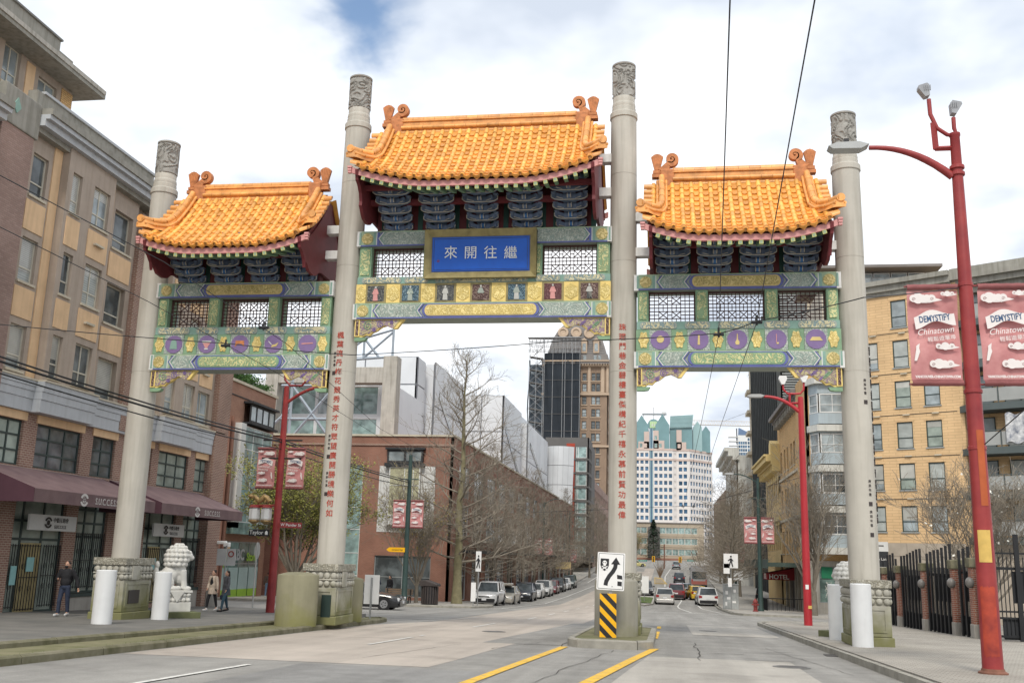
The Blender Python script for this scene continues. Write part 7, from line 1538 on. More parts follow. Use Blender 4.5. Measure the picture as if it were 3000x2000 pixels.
# bollards and drums
def bollard(label, x, y, z, h, r=.285):
    m = MB(); m.lathe([(r, z), (r, z+h-.02), (r-.02, z+h), (.02, z+h+.01)], 28, (x, y)); o = m.build('bollard', MT['bollard_white'], None, smooth=40)
    o.data.transform(Matrix.Translation((-x, -y, -z))); o.location = (x, y, z); tag(o, label, 'bollard', 'white bollards beside the gate pedestals')
bollard('white round bollard in front of the leftmost gate pedestal', -16.15, 27.75, gz(27.75)+.05, 1.52); bollard('white round bollard in front of the left stone lion', -16.5, 31.85, gz(31.85)+.05, 1.52, .27)
bollard('white round bollard in front of the rightmost gate pedestal', 5.42, 30.1, gz(30.1)+.13, 1.72, .285); bollard('white round bollard half hidden in front of the right stone lion', 5.42, 34.2, gz(34.2)+.13, 1.72, .285)
def drum(label, x, y, z, r, h, mt='drum_concrete'):
    m = MB(); m.lathe([(r, z), (r, z+h-.1), (r-.015, z+h-.07), (r*.55, z+h), (.02, z+h+.012)], 36, (x, y)); o = m.build('concrete_drum', MT[mt], None, smooth=35); o.data.transform(Matrix.Translation((-x, -y, 0))); o.location = (x, y, 0); o.data.transform(Matrix.Translation((0, 0, -z))); o.location.z = z
    tag(o, label, 'drum', 'concrete guard drums by the gate columns')
drum('big mossy concrete drum in front of the second gate column', -11.0, 29.65, gz(29.6)+.12, .62, 1.56); drum('mossy concrete drum behind the second gate column, half hidden', -10.95, 34.2, gz(34.2)+.12, .6, 1.5); drum('concrete drum in front of the third gate column behind the arrow sign', -1.42, 29.6, gz(29.6)+.2, .62, 1.6, 'drum_grey')

# keep-right sign with hazard board
ks = thing('traffic_sign', 'white arrow sign over a black and yellow striped hazard board on the island', 'sign', (-1.5, 28.0, gz(28)+.2))
m = MB(); m.box(-1.54, -1.46, 28.0, 28.05, gz(28)+.15, 1.6); m.build('post', MT['metal_post'], ks)
def rrect(w, h, r, n=4): return [(sx_*(w-r)+r*cos(a0+PI/2*k/n)*1.0, sz_*(h-r)+r*sin(a0+PI/2*k/n)) for sx_, sz_, a0 in ((1, 1, 0), (-1, 1, PI/2), (-1, -1, PI), (1, -1, 1.5*PI)) for k in range(n+1)]
fr_ = Matrix.Translation(V((-1.49, 27.95, 1.21))-WL[ks.name]) @ Matrix.Rotation(R(2), 4, 'Y')
def sp(name, pts, d, mt): poly_obj(name, pts, -.004*d-.004, -.004*d, mt, ks, fr_)
poly_obj('sign_plate', rrect(.375, .50, .03), 0, .006, MT['sign_face'], ks, fr_)
sp('border', rrect(.345, .47, .03), 0, MT['sign_black']); sp('field', rrect(.333, .458, .025), 1, MT['sign_face'])
ap = []; path = [(-.13, -.38), (-.115, -.27), (-.04, -.13), (.06, -.0), (.115, .11), (.125, .2)]
L_, R_ = [], []
for i, p in enumerate(path):
    a = path[max(0, i-1)]; b = path[min(len(path)-1, i+1)]; d = V((b[0]-a[0], b[1]-a[1], 0)).normalized(); L_.append((p[0]-d.y*.055, p[1]+d.x*.055)); R_.append((p[0]+d.y*.055, p[1]-d.x*.055))
m = MB(); n = len(path); m.add([(a[0], -.013, a[1]) for a in L_]+[(a[0], -.013, a[1]) for a in R_], [(i, i+1, n+i+1, n+i) for i in range(n-1)]); m.add([(.0, -.013, .19), (.25, -.013, .19), (.13, -.013, .38)], [(0, 1, 2)]); inst('arrow', m.mesh('arrow', MT['sign_black']), ks, M4=fr_)
sp('shield', [(-.29, .33), (-.06, .33), (-.06, .15), (-.10, .05), (-.175, -.0), (-.25, .05), (-.29, .15)], 2, MT['sign_black'])
sp('skull', [(-.175+.06*cos(t*PI/6), .22+.06*sin(t*PI/6)) for t in range(12)], 3, MT['sign_face']); sp('skull', [(-.205, .13), (-.145, .13), (-.14, .2), (-.21, .2)], 3.1, MT['sign_face'])
for s_ in (-1, 1): sp('bone', [(-.175-s_*.085, .045), (-.175-s_*.07, .025), (-.175+s_*.085, .12), (-.175+s_*.07, .14)], 3.2+.1*s_, MT['sign_face']); sp('eye', [(-.175+s_*.025+.014*cos(t), .225+.018*sin(t)) for t in range(6)], 4, MT['sign_black'])
sp('sticker', [(.17, -.08), (.31, -.10), (.32, -.20), (.18, -.19)], 2, MT['sign_black']); sp('sticker', [(.19, -.25), (.31, -.26), (.31, -.38), (.19, -.37)], 2, MT['sign_black']); sp('bolt', [(.05+.018*cos(t), -.40+.018*sin(t)) for t in range(6)], 2, MT['metal_post'])
bz0, bz1 = gz(28)+.22, .62; hb_ = (bz1-bz0)/2; fh = Matrix.Translation(V((-1.56, 27.95, (bz0+bz1)/2))-WL[ks.name])
poly_obj('hazard_board', rrect(.225, hb_, .01), 0, .006, MT['sign_amber'], ks, fh)
def clipq(z0):   # diagonal stripe clipped to the board
    q = [(-.225, z0+.225), (.225, z0-.225), (.225, z0-.225+.17), (-.225, z0+.225+.17)]; bm = bmesh.new(); vs = [bm.verts.new((a, 0, b)) for a, b in q]; bm.faces.new(vs)
    for co, no in (((0, 0, hb_), (0, 0, 1)), ((0, 0, -hb_), (0, 0, -1))): bmesh.ops.bisect_plane(bm, geom=bm.verts[:]+bm.edges[:]+bm.faces[:], plane_co=co, plane_no=no, clear_outer=True)
    me = bpy.data.meshes.new('stripe'); bm.to_mesh(me); bm.free(); me.materials.append(MT['sign_black']); return me
for z0 in (-.62, -.29, .04, .37): inst('stripe', clipq(z0), ks, M4=fh @ Matrix.Translation((0, -.004, 0)))
sb_ = thing('traffic_sign', 'blank back of a white sign at the tip of the left island', 'sign', (-11.0, 37.6, gz(37.6)+.12)); m = MB(); m.box(-11.3, -10.72, 37.55, 37.57, -.35, .72); m.build('plate', MT['sign_face'], sb_); m = MB(); m.box(-11.04, -10.98, 37.48, 37.54, gz(37.6)+.1, .62); m.build('post', MT['metal_post'], sb_)

def sign_post(label, x, y, zt, plates, h=.13, cat='sign', name='traffic_sign', group=None):
    t = thing(name, label, cat, (x, y, gz(y)+h), 0, group); m = MB(); m.tube([(x, y, gz(y)+h), (x, y, zt)], .035, 6); m.build('post', MT['metal_post'], t)
    for (dx, z0, z1, w, mt) in plates: m = MB(); m.box(x+dx-w/2, x+dx+w/2, y-.06, y-.045, z0, z1); m.build('plate', MT[mt], t)
    return t
def walker(t, x, y, zc, h, s=1):
    fr = Matrix.Translation(V((x, y, zc))-WL[t.name])
    for nm, pts in (('symbol', [(-.05, .2), (.06, .22), (.08, .0), (.18, -.42), (.10, -.45), (0, -.08), (-.1, -.44), (-.2, -.40), (-.06, -.02)]), ('symbol', [(-.05, .2), (-.22, .05), (-.2, -.02), (-.02, .1)]), ('symbol', [(.05, .2), (.2, .02), (.16, -.03), (.03, .1)]), ('symbol', [(.01+.07*cos(k*PI/4), .34+.07*sin(k*PI/4)) for k in range(8)])): poly_obj(nm, [(a*h*s, b*h) for a, b in pts], -.01-.001*len(pts), 0, MT['sign_black'], t, fr)
t = sign_post('square walking man sign by the grey cabinet on the right', 5.25, 85.5, 2.35, ((0, 1.15, 2.3, 1.15, 'sign_face'), (-.35, .7, 1.5, .5, 'sign_face'), (-.1, -.35, .35, .3, 'sign_face'))); walker(t, 5.25, 85.42, 1.72, 1.05)
t = sign_post('narrow walking man sign in front of the first parked car', -12.3, 66.6, 1.9, ((0, .55, 1.85, .36, 'sign_face'),)); walker(t, -12.3, 66.5, 1.2, 1.0, .7)
sign_post('white marker board on a low post at the left kerb corner', -12.45, 65.9, -.1, ((0, -1.35, -.15, .32, 'sign_face'),))
t = thing('stop_sign', 'grey back of an octagonal sign on a tall post by the left crossing', 'sign', (-19.6, 46.9, gz(46.9)+.05)); m = MB(); m.tube([(-19.6, 46.9, gz(46.9)), (-19.6, 46.9, 1.9)], .035, 6); m.build('post', MT['metal_post'], t); m = MB(); m.prism([(.33*cos(PI/8+k*PI/4)*.45, .42*sin(PI/8+k*PI/4)) for k in range(8)], 'y', -.01, .01); inst('plate', m.mesh('plate', MT['metal_post']), t, (0, .05, 2.7))
t = sign_post('white parking sign pair by the brick corner of the left shops', -21.3, 47.2, 1.7, ((-.2, .75, 1.55, .48, 'sign_face'), (.3, .75, 1.55, .46, 'sign_face')), .05); m = MB(); m.lathe([(.10, 0), (.15, 0), (.15, .01), (.10, .01)], 16, cap=False); inst('symbol', m.mesh('symbol', MT['char_red']), t, M4=Matrix.Translation((.3, -.08, 1.3-gz(47.2)-.05)) @ Matrix.Rotation(PI/2, 4, 'X'))
sign_post('white sign back on the grassy median past the gate', -2.1, 100, .15, ((0, -1.5, .1, .85, 'sign_face'),), .15)
sign_post('small white parking sign by the right row of trees', 7.6, 112, .8, ((0, -.2, .75, 1.0, 'sign_face'),))
sign_post('yellow bordered shop sign behind the last parked cars on the left', -14.6, 146, 1.2, ((0, .1, 1.1, 2.2, 'plywood'),))

# stone lions
def lion_mesh():
    m = MB(); E_ = m.ell
    E_((-.42, 0, .40), (.36, .34, .40)); E_((-.15, 0, .62), (.42, .33, .36), 14, 10, Matrix.Rotation(R(-35), 3, 'Y')); E_((.15, 0, .85), (.34, .34, .42)); E_((.25, 0, .55), (.25, .30, .35))
    for s_ in (-1, 1):
        E_((-.35, s_*.28, .28), (.32, .16, .30)); E_((-.02, s_*.33, .09), (.22, .13, .10)); m.tube([(.28, s_*.22, .80), (.36, s_*.24, .40), (.40, s_*.25, .08)], [.17, .12, .12], 10); E_((.50, s_*.25, .09), (.20, .14, .10)); E_((.12, s_*.30, .10), (.16, .11, .10))
    E_((.22, 0, 1.42), (.36, .36, .38)); E_((.52, 0, 1.36), (.22, .26, .22)); E_((.66, 0, 1.30), (.14, .20, .12)); E_((.56, 0, 1.52), (.12, .2, .08))
    for s_ in (-1, 1): E_((.50, s_*.16, 1.50), (.09, .08, .07)); E_((.30, s_*.36, 1.45), (.08, .05, .10))
    E_((-.72, 0, .62), (.12, .16, .34)); E_((-.70, 0, 1.0), (.10, .14, .16))
    # mane: rows of curls over head, nape and shoulders
    for (z, r, n, cxx, cr) in ((1.80, .12, 5, .14, .10), (1.70, .27, 9, .12, .105), (1.55, .37, 11, .10, .115), (1.38, .41, 12, .08, .12), (1.20, .41, 12, .08, .12), (1.03, .38, 11, .06, .12)):
        for k in range(n):
            a = R(35)+R(290)*k/(n-1); E_((cxx+r*cos(a), r*sin(a), z), (cr, cr, cr*.85), 8, 6)
    return remeshed(m, .02, MT['marble'], 'lion', 1)
LION = lion_mesh()
def lion(label, x, y, z, rz, plinth=True):
    t = thing('stone_lion', label, 'statue', (x, y, z), rz, 'stone lions guarding the gate')
    if plinth: m = MB(); m.box(-.75, .95, -.75, .75, -.1, .24); m.build('plinth', MT['plinth_moss'], t, local=True, bevel=.02)
    m = MB(); m.box(-.62, .62, -.46, .46, .24, .62); m.build('base', MT['marble'], t, local=True, bevel=.03)
    m = MB(); m.box(-.54, .54, -.40, .40, .62, .98); m.build('waist', MT['marble'], t, local=True, bevel=.05)
    for s_ in (-1, 1):
        for k in range(6): m = MB(); m.ell((-.5+.2*k, s_*.42, .70), (.10, .07, .09), 8, 6); m.build('lotus_petal', MT['marble'], t, local=True, smooth=60); m = MB(); m.ell((-.5+.2*k, s_*.42, .90), (.10, .06, .08), 8, 6); m.build('lotus_petal', MT['marble'], t, local=True, smooth=60)
        m = MB(); m.prism([(-.3, 1.05), (.3, 1.05), (0, .62)], 'y', s_*.49-.02, s_*.49+.02); m.build('cloth', MT['marble'], t, local=True)
    for k in range(4): m = MB(); m.ell((.56, -.3+.2*k, .78), (.07, .10, .1), 8, 6); m.build('lotus_petal', MT['marble'], t, local=True, smooth=60); m = MB(); m.ell((-.56, -.3+.2*k, .78), (.07, .10, .1), 8, 6); m.build('lotus_petal', MT['marble'], t, local=True, smooth=60)
    m = MB(); m.prism([(-.3, 1.05), (.3, 1.05), (0, .62)], 'x', .63, .66); m.build('cloth', MT['marble'], t, local=True)
    m = MB(); m.box(-.64, .64, -.48, .48, .98, 1.08); m.build('slab', MT['marble'], t, local=True, bevel=.02)
    inst('lion', LION, t, (-.05, 0, 1.06)); t.scale = (.86, .86, .86)
lion('white stone guardian lion on a tall base beside the leftmost gate column', -17.0, 33.6, gz(33.6)+.05, R(48))
lion('white stone guardian lion half hidden behind the rightmost gate column', 6.15, 36.4, gz(36.4)+.13, R(130))

# bin, bench, hydrant, cabinet
t = thing('litter_bin', 'dark slatted litter bin with a sloping lid on the far left corner', 'bin', (-14.9, 63.9, gz(63.9)+.13)); m = MB(); m.lathe([(.44, .02), (.48, .1), (.48, 1.1), (.45, 1.15)], 20); m.build('barrel', MT['sign_black'], t, local=True)
for k in range(20): a = 2*PI*k/20; m = MB(); m.cb((.52*cos(a), .52*sin(a), .6), (.05, .09, 1.05), Matrix.Rotation(a, 3, 'Z')); m.build('slat', MT['bin_dark'], t, local=True)
m = MB(); m.prism([(-.58, 1.15), (.58, 1.15), (.58, 1.3), (-.2, 1.55), (-.58, 1.5)], 'y', -.52, .52); m.build('lid', MT['bin_dark'], t, local=True, bevel=.04); m = MB(); m.box(-.45, .45, -.45, .45, -.05, .05); m.build('foot', MT['sign_black'], t, local=True)
t = thing('bench', 'slatted park bench behind the dark green corner post', 'bench', (-17.6, 66.2, gz(66.2)+.13)); mat('bench_wood', (.17, .12, .08), .7, .2, 3)
for k in range(4): m = MB(); m.box(-.95, .95, -.25+.13*k, -.15+.13*k, .42, .46); m.build('seat_slat', MT['bench_wood'], t, local=True)
for k in range(3): m = MB(); m.box(-.95, .95, .26+.03*k, .29+.03*k, .55+.13*k, .65+.13*k); m.build('back_slat', MT['bench_wood'], t, local=True)
for s_ in (-.8, .8): m = MB(); m.box(s_-.03, s_+.03, -.25, .3, .36, .42); m.box(s_-.03, s_+.03, -.22, -.16, 0, .36); m.box(s_-.03, s_+.03, .24, .30, 0, .9); m.build('leg', MT['sign_black'], t, local=True)
t = thing('fire_hydrant', 'dull red fire hydrant at the kerb on the right', 'hydrant', (6.75, 80.8, gz(80.8)+.13)); m = MB(); m.lathe([(.22, 0), (.22, .06), (.15, .1), (.15, .62), (.19, .66), (.19, .72), (.15, .82), (.07, .90), (.05, .96), (.02, .97)], 16); m.build('barrel', MT['hydrant_red'], t, local=True, smooth=40)
for a in (0, PI/2, PI): m = MB(); m.tube([(.1*cos(a), -.1*sin(a), .52), (.27*cos(a), -.27*sin(a), .52)], .085 if a == PI/2 else .06, 10); m.build('outlet', MT['hydrant_red'], t, local=True, smooth=40)
t = thing('utility_cabinet', 'grey stickered utility cabinet at the kerb on the right', 'cabinet', (5.35, 88, gz(88)+.13)); m = MB(); m.box(-.62, .62, -.4, .4, 0, 2.0); m.build('housing', MT['box_grey'], t, local=True, bevel=.03); m = MB(); m.box(-.66, .66, -.44, .44, 2.0, 2.06); m.build('lid', MT['box_grey'], t, local=True); m = MB(); m.box(-.01, .01, -.405, -.4, .1, 1.9); m.build('door_gap', MT['sign_black'], t, local=True)
for (x, z, w, h) in ((-.35, 1.35, .22, .3), (-.2, .9, .3, .2), (.3, 1.5, .2, .24), (-.4, .45, .16, .3), (.25, .6, .3, .16)): m = MB(); m.box(x-w/2, x+w/2, -.408, -.40, z-h/2, z+h/2); m.build('sticker', MT['sign_face'], t, local=True)
# planter on the far median, signals at the far crossing
t = thing('planter', 'low sloping timber planter with a bare shrub on the far median', 'planter', (-1.0, 168, gz(168))); m = MB(); m.prism([(-.9, 0), (1.2, 0), (.3, .95), (-.9, 1.05)], 'y', -.6, .6); m.build('box', MT['plywood'], t, local=True); m = MB(); m.prism([(-.75, .15), (.8, .15), (.25, .8), (-.75, .9)], 'y', -.65, -.6); m.build('panel', MT['stone_beige'], t, local=True)
m = MB()
for k in range(26): a = random.uniform(-.5, .5); m.tube([(0, .2, .9), (a*1.0, .2, 2.0), (a*2.0+random.uniform(-.3, .3), .3, 2.8+1.3*random.random())], [.05, .03, .015], 4)
m.build('shrub', MT['bench_wood'], t, local=True)
for (x, lbl) in ((-2.8, 'left hanging amber traffic signal at the far crossing'), (3.1, 'right hanging amber traffic signal at the far crossing')):
    t = thing('traffic_light', lbl, 'traffic light', (x, 231, 1.4)); m = MB(); m.box(-.33, .33, -.2, .2, 0, 1.3); m.build('housing', MT['signal_amber'], t, local=True)
    for k in range(3): m = MB(); m.tube([(0, -.2, .25+.4*k), (0, -.32, .25+.4*k)], .15, 10); m.build('lens', MT['sign_black'], t, local=True)
for (x, y_, z_, lbl) in ((-5.2, 231, 1.45, 'left green street name board over the far crossing'), (5.6, 231, 1.75, 'right green street name board over the far crossing')): t = thing('street_name_sign', lbl, 'sign', (x, y_, z_)); m = MB(); m.box(-.95, .95, -.03, .03, 0, .4); m.build('plate', mat('sign_teal', (.05, .25, .22), .5, .1) if 'sign_teal' not in MT else MT['sign_teal'], t, local=True); inst('lettering', text_mesh('Abbott St', .34, MT['sign_face'], .003), t, M4=Matrix.Translation((0, -.04, .2)) @ face_rot(0))
t = thing('signal_pole', 'brown signal pole at the far crossing', 'pole', (-.4, 236, gz(236))); m = MB(); m.tube([(0, 0, 0), (0, 0, 5.5)], .14, 8); m.build('pole', MT['rust'], t, local=True); 
t2 = thing('span_wire', 'wire strung across the far crossing that carries the signals', 'wire', (-14, 231, 5)); m = MB(); m.tube([(-14, 231, 3.6), (-3, 231, 2.8), (3, 231, 2.95), (9, 231, 3.6)], .03, 4); m.build('wire', MT['sign_black'], t2)
# ================================================================== vehicles
mat('tyre', (.018, .018, .019), .8, .2, 4); mat('rim', (.42, .43, .44), .3, .1, 4, metal=.7); mat('car_black_trim', (.018, .018, .020), .5, .1); glass('car_glass', (.045, .055, .06), .04, .6, .15); mat('head_lamp', (.62, .64, .66), .15, .05, spec=.6); mat('tail_red', (.28, .02, .02), .3, .1); mat('plate', (.68, .69, .70), .5, .05); mat('chrome', (.55, .56, .57), .15, .05, metal=.9)
def paint(n, c): return mat('paint_'+n, c, .28, .05, 1, spec=.5, coat=.6)
paint('white', (.66, .66, .65)); paint('silver', (.44, .43, .41)); paint('navy', (.022, .03, .048)); paint('black', (.02, .021, .024)); paint('maroon', (.17, .025, .03)); paint('yellow', (.66, .42, .03)); paint('champagne', (.46, .43, .37)); paint('green', (.05, .075, .065)); paint('steel', (.28, .31, .34)); paint('lemon', (.55, .50, .22))
def car(label, x, y, rz, col, kind='suv', group=None, z=None, roofsign=False, trim=False, headon=True):
    P = MT['paint_'+col]
    D = dict(suv=(4.55, 1.86, 1.68, .98, .20), sedan=(4.75, 1.82, 1.45, .92, .16), hatch=(4.3, 1.76, 1.50, .93, .16), oldsuv=(4.75, 1.80, 1.74, 1.02, .24))[kind]
    L, W, H, B, g_ = D; h = W/2
    t = thing('car', label, 'car', (x, y, (gz(y) if z is None else z)), rz, group)
    # side profile of the lower body: (y, top z, half width factor)
    if kind == 'sedan': st = [(-L/2, .62, .86), (-L/2+.06, .86, .93), (-L/2+.5, .98, .99), (-.9, .95, 1), (.75, .93, 1), (L/2-.55, .80, .98), (L/2-.12, .70, .92), (L/2, .52, .84)]
    elif kind == 'hatch': st = [(-L/2, .60, .88), (-L/2+.05, .95, .95), (-L/2+.4, .97, 1), (-.6, .95, 1), (.9, .93, 1), (L/2-.5, .80, .97), (L/2-.1, .68, .9), (L/2, .5, .82)]
    else: st = [(-L/2, .70, .90), (-L/2+.05, 1.0, .96), (-L/2+.4, B, 1), (-.6, B, 1), (.75, B, 1), (L/2-.5, B-.09, .98), (L/2-.1, B-.2, .93), (L/2, .62, .87)]
    m = MB(); vs = []
    for (yy, zt, wf) in st:
        w = h*wf; zb = g_ if abs(yy) < L/2-.01 else g_+.12
        vs += [(-w*.90, yy, zb), (-w, yy, zb+.16), (-w, yy, zt-.22), (-w*.97, yy, zt-.08), (-w*.90, yy, zt), (0, yy, zt+.025), (w*.90, yy, zt), (w*.97, yy, zt-.08), (w, yy, zt-.22), (w, yy, zb+.16), (w*.90, yy, zb)]
    n = 11; k = len(st); m.add(vs, [(i*n+j, i*n+(j+1) % n, (i+1)*n+(j+1) % n, (i+1)*n+j) for i in range(k-1) for j in range(n)]+[tuple(range(n-1, -1, -1)), tuple((k-1)*n+j for j in range(n))])
    b = m.build('body', P, t, local=True, smooth=38)
    # glasshouse
    if kind == 'sedan': fr, rr, f1, r1 = .95, -1.75, .25, -1.05
    elif kind == 'hatch': fr, rr, f1, r1 = 1.15, -2.0, .35, -1.55
    elif kind == 'oldsuv': fr, rr, f1, r1 = .85, -2.2, .35, -2.0
    else: fr, rr, f1, r1 = .95, -2.12, .25, -1.75
    wb, wt = h*.90, h*.74; zb = B-.03; zt = H-.06
    m = MB(); m.add([(-wb, rr, zb), (wb, rr, zb), (wb, fr, zb), (-wb, fr, zb), (-wt, r1, zt), (wt, r1, zt), (wt, f1, zt), (-wt, f1, zt)], [(0,1,5,4),(1,2,6,5),(2,3,7,6),(3,0,4,7)]); m.build('windows', MT['car_glass'], t, local=True)
    m = MB(); m.add([(-wt*1.03, r1-.06, zt-.02), (wt*1.03, r1-.06, zt-.02), (wt*1.03, f1+.06, zt-.02), (-wt*1.03, f1+.06, zt-.02), (-wt*.86, r1+.1, H), (wt*.86, r1+.1, H), (wt*.86, f1-.12, H-.01), (-wt*.86, f1-.12, H-.01)], [(0,3,2,1),(4,5,6,7),(0,1,5,4),(1,2,6,5),(2,3,7,6),(3,0,4,7)]); m.build('roof', P, t, local=True, smooth=50)
    for s_ in (-1, 1):
        def pil(ya, yb_): m = MB(); m.tube([(s_*wb*1.0, ya, zb), (s_*wt*1.0, yb_, zt)], .045, 5); m.build('pillar', P, t, local=True)
        pil(fr, f1); pil(rr, r1); pil((fr+rr)/2+.15, (f1+r1)/2+.1)
        if kind != 'sedan': pil(rr+.75, r1+.55)
        m = MB(); m.ell((s_*(h+.09), fr-.25, B+.07), (.12, .07, .085), 8, 6); m.build('mirror', P if col != 'maroon' else MT['car_black_trim'], t, local=True, smooth=60)
        for yy in (L/2-.85, -L/2+.85):
            r = .33 if kind in ('sedan', 'hatch') else .36
            m = MB(); m.tube([(s_*(h-.05), yy, r+.03), (s_*(h+.006), yy, r+.03)], r+.06, 16); m.build('wheel_arch', MT['car_black_trim'], t, local=True)
            m = MB(); m.tube([(s_*(h-.2), yy, r), (s_*(h+.012), yy, r)], r, 18); wh = m.build('wheel', MT['tyre'], t, local=True, smooth=40)
            m = MB(); m.tube([(s_*(h+.0), yy, r), (s_*(h+.02), yy, r)], r*.66, 14); m.build('rim', MT['rim'], wh, local=True)
            for q in range(5): a = 2*PI*q/5; m = MB(); m.cb((s_*(h+.024), yy+.33*r*cos(a+.6), r+.33*r*sin(a+.6)), (.012, r*.20, r*.14), Matrix.Rotation(a+.6, 3, 'X')); m.build('rim_gap', MT['tyre'], wh, local=True)
        m = MB(); zf = st[-2][1]; m.prism([(s_*h*.50, zf-.22), (s_*h*.90, zf-.20), (s_*h*.90, zf-.02), (s_*h*.55, zf-.08)], 'y', L/2-.14, L/2-.015 if kind != 'sedan' else L/2-.03); m.build('headlight', MT['head_lamp'], t, local=True)
        m = MB(); zr_ = st[1][1]; m.prism([(s_*h*.62, zr_-.26), (s_*h*.93, zr_-.28), (s_*h*.93, zr_-.02), (s_*h*.62, zr_-.08)], 'y', -L/2-.015, -L/2+.1); m.build('tail_light', MT['tail_red'], t, local=True)
        if kind != 'sedan' and kind != 'hatch': m = MB(); m.tube([(s_*wt*.9, r1+.1, H+.05), (s_*wt*.9, f1-.15, H+.05)], .022, 5); m.build('roof_rail', MT['car_black_trim'], t, local=True)
    m = MB(); zf = st[-2][1]; m.prism([(-h*.48, zf-.08), (h*.48, zf-.08), (h*.40, zf-.30), (-h*.40, zf-.30)], 'y', L/2-.08, L/2-.005); m.build('grille', MT['car_black_trim'], t, local=True)
    if trim: m = MB(); m.prism([(-h*.44, zf-.12), (h*.44, zf-.12), (h*.30, zf-.34), (-h*.30, zf-.34)], 'y', L/2-.01, L/2+.002); m.build('grille_mesh', MT['chrome'], t, local=True)
    for (yy, s_) in ((L/2-.02, 1), (-L/2+.02, -1)):
        m = MB(); m.box(-h*.86, h*.86, min(yy, yy+s_*.05), max(yy, yy+s_*.05), g_+.06, g_+.34); m.build('bumper', MT['car_black_trim'] if kind in ('suv', 'oldsuv') else P, t, local=True, bevel=.03)
        m = MB(); m.box(-.17, .17, min(yy+s_*.05, yy+s_*.065), max(yy+s_*.05, yy+s_*.065), g_+.20 if s_ > 0 else g_+.42, g_+.33 if s_ > 0 else g_+.55); m.build('number_plate', MT['plate'], t, local=True)
    if roofsign: m = MB(); m.box(-.25, .25, -.5, -.3, H, H+.14); m.build('roof_light', MT['sign_face'], t, local=True)
    return t
PK = 'cars parked along the left kerb'; XP = -13.15
car('white boxy older four-wheel drive, nearest in the left parked row', XP, 76.2, PI, 'white', 'oldsuv', PK)
car('silver sedan with a roof box parked behind the white four-wheel drive', XP, 84.6, PI, 'champagne', 'sedan', PK)
car('dark navy crossover, third in the left parked row', XP, 95.5, PI, 'navy', 'suv', PK)
car('small white old sedan behind the dark navy crossover', XP, 103.0, PI, 'white', 'hatch', PK)
car('white crossover with dark lower trim in the left parked row', XP, 110.0, PI, 'white', 'suv', PK)
car('dark red car tucked behind the white crossover', XP, 117.5, PI, 'maroon', 'hatch', PK)
car('black crossover far along the left parked row', XP, 124.5, PI, 'black', 'suv', PK)
car('white compact car near the end of the left parked row', XP, 132.0, PI, 'white', 'hatch', PK)
car('dark green four-wheel drive, last in the left parked row', XP, 140.0, PI, 'green', 'oldsuv', PK)
b_ = thing('roof_box', 'pale roof box on the silver sedan in the left parked row', 'roof box', (XP, 84.6, gz(84.6)+1.5)); m = MB(); m.box(-.45, .45, -.7, .6, 0, .18); m.build('shell', MT['paint_champagne'], b_, local=True, bevel=.05)
DR = 'cars driving up the street'
car('silver hatchback driving away just right of the third column', -.2, 99.5, R(2), 'silver', 'hatch', DR); car('dark red crossover driving away in front of the silver hatchback', 1.15, 113.5, R(-2), 'maroon', 'suv', DR)
car('white crossover with black rear bumper by the right kerb', 3.75, 99.5, R(3), 'white', 'suv', 'cars by the right kerb'); car('yellow taxi car beside the white crossover on the right', 3.2, 114, R(8), 'yellow', 'hatch', 'cars by the right kerb'); car('grey sedan showing its side ahead of the yellow taxi', 2.4, 126, R(-62), 'steel', 'sedan', 'cars by the right kerb')
car('black crossover coming towards the gate behind the median sign', -2.5, 122.5, PI+R(4), 'black', 'suv', 'cars coming down the street'); car('dark car at the left edge of the far lanes beside the third column', -5.2, 142, PI, 'green', 'suv', 'cars coming down the street')
car('dark blue car climbing the far slope', 2.15, 174, 0, 'navy', 'suv', DR); car('silver car highest on the far slope below the signal', 2.3, 236, 0, 'steel', 'suv', DR); car('pale yellow taxi crossing sideways at the far junction', -7.2, 244, R(-75), 'lemon', 'sedan', 'cars at the far crossing', roofsign=True)
car('black sedan waiting in the side street behind the mossy drum', -16.6, 54.6, R(-88), 'black', 'sedan', 'cars in the side street', trim=True)
# trolley bus seen from behind
bs = thing('trolley_bus', 'grey trolley bus seen from behind with two raised poles', 'bus', (5.0, 160, gz(162))); mat('bus_grey', (.30, .30, .31), .5, .1, 1); mat('bus_red', (.30, .10, .08), .5, .1)
m = MB(); m.box(-1.25, 1.25, 0, 11.5, .35, 3.0); m.build('body', MT['bus_grey'], bs, local=True, bevel=.12); m = MB(); m.box(-1.05, 1.05, -.03, .02, 1.25, 2.35); m.build('rear_window', MT['car_glass'], bs, local=True); m = MB(); m.box(-1.2, 1.2, -.03, .02, .45, .95); m.build('lower_panel', MT['bus_red'], bs, local=True); m = MB(); m.box(-1.1, 1.1, 1, 5, 3.0, 3.3); m.build('roof_gear', MT['bus_grey'], bs, local=True, bevel=.08)
for s_ in (-1, 1): m = MB(); m.tube([(s_*.35, 4, 3.2), (s_*.35-.9, -2.6, 5.4)], .05, 6); m.build('trolley_pole', MT['rust'], bs, local=True); m = MB(); m.box(s_*1.05-.1, s_*1.05+.1, -.05, 0, .95, 1.2); m.build('tail_light', MT['tail_red'], bs, local=True); m = MB(); m.tube([(s_*1.0, 2.2, .5), (s_*1.26, 2.2, .5)], .5, 14); m.build('wheel', MT['tyre'], bs, local=True)
for k in range(6): m = MB(); m.box(-1.27, -1.25, .8+1.7*k, 2.3+1.7*k, 1.4, 2.5); m.build('side_window', MT['car_glass'], bs, local=True)
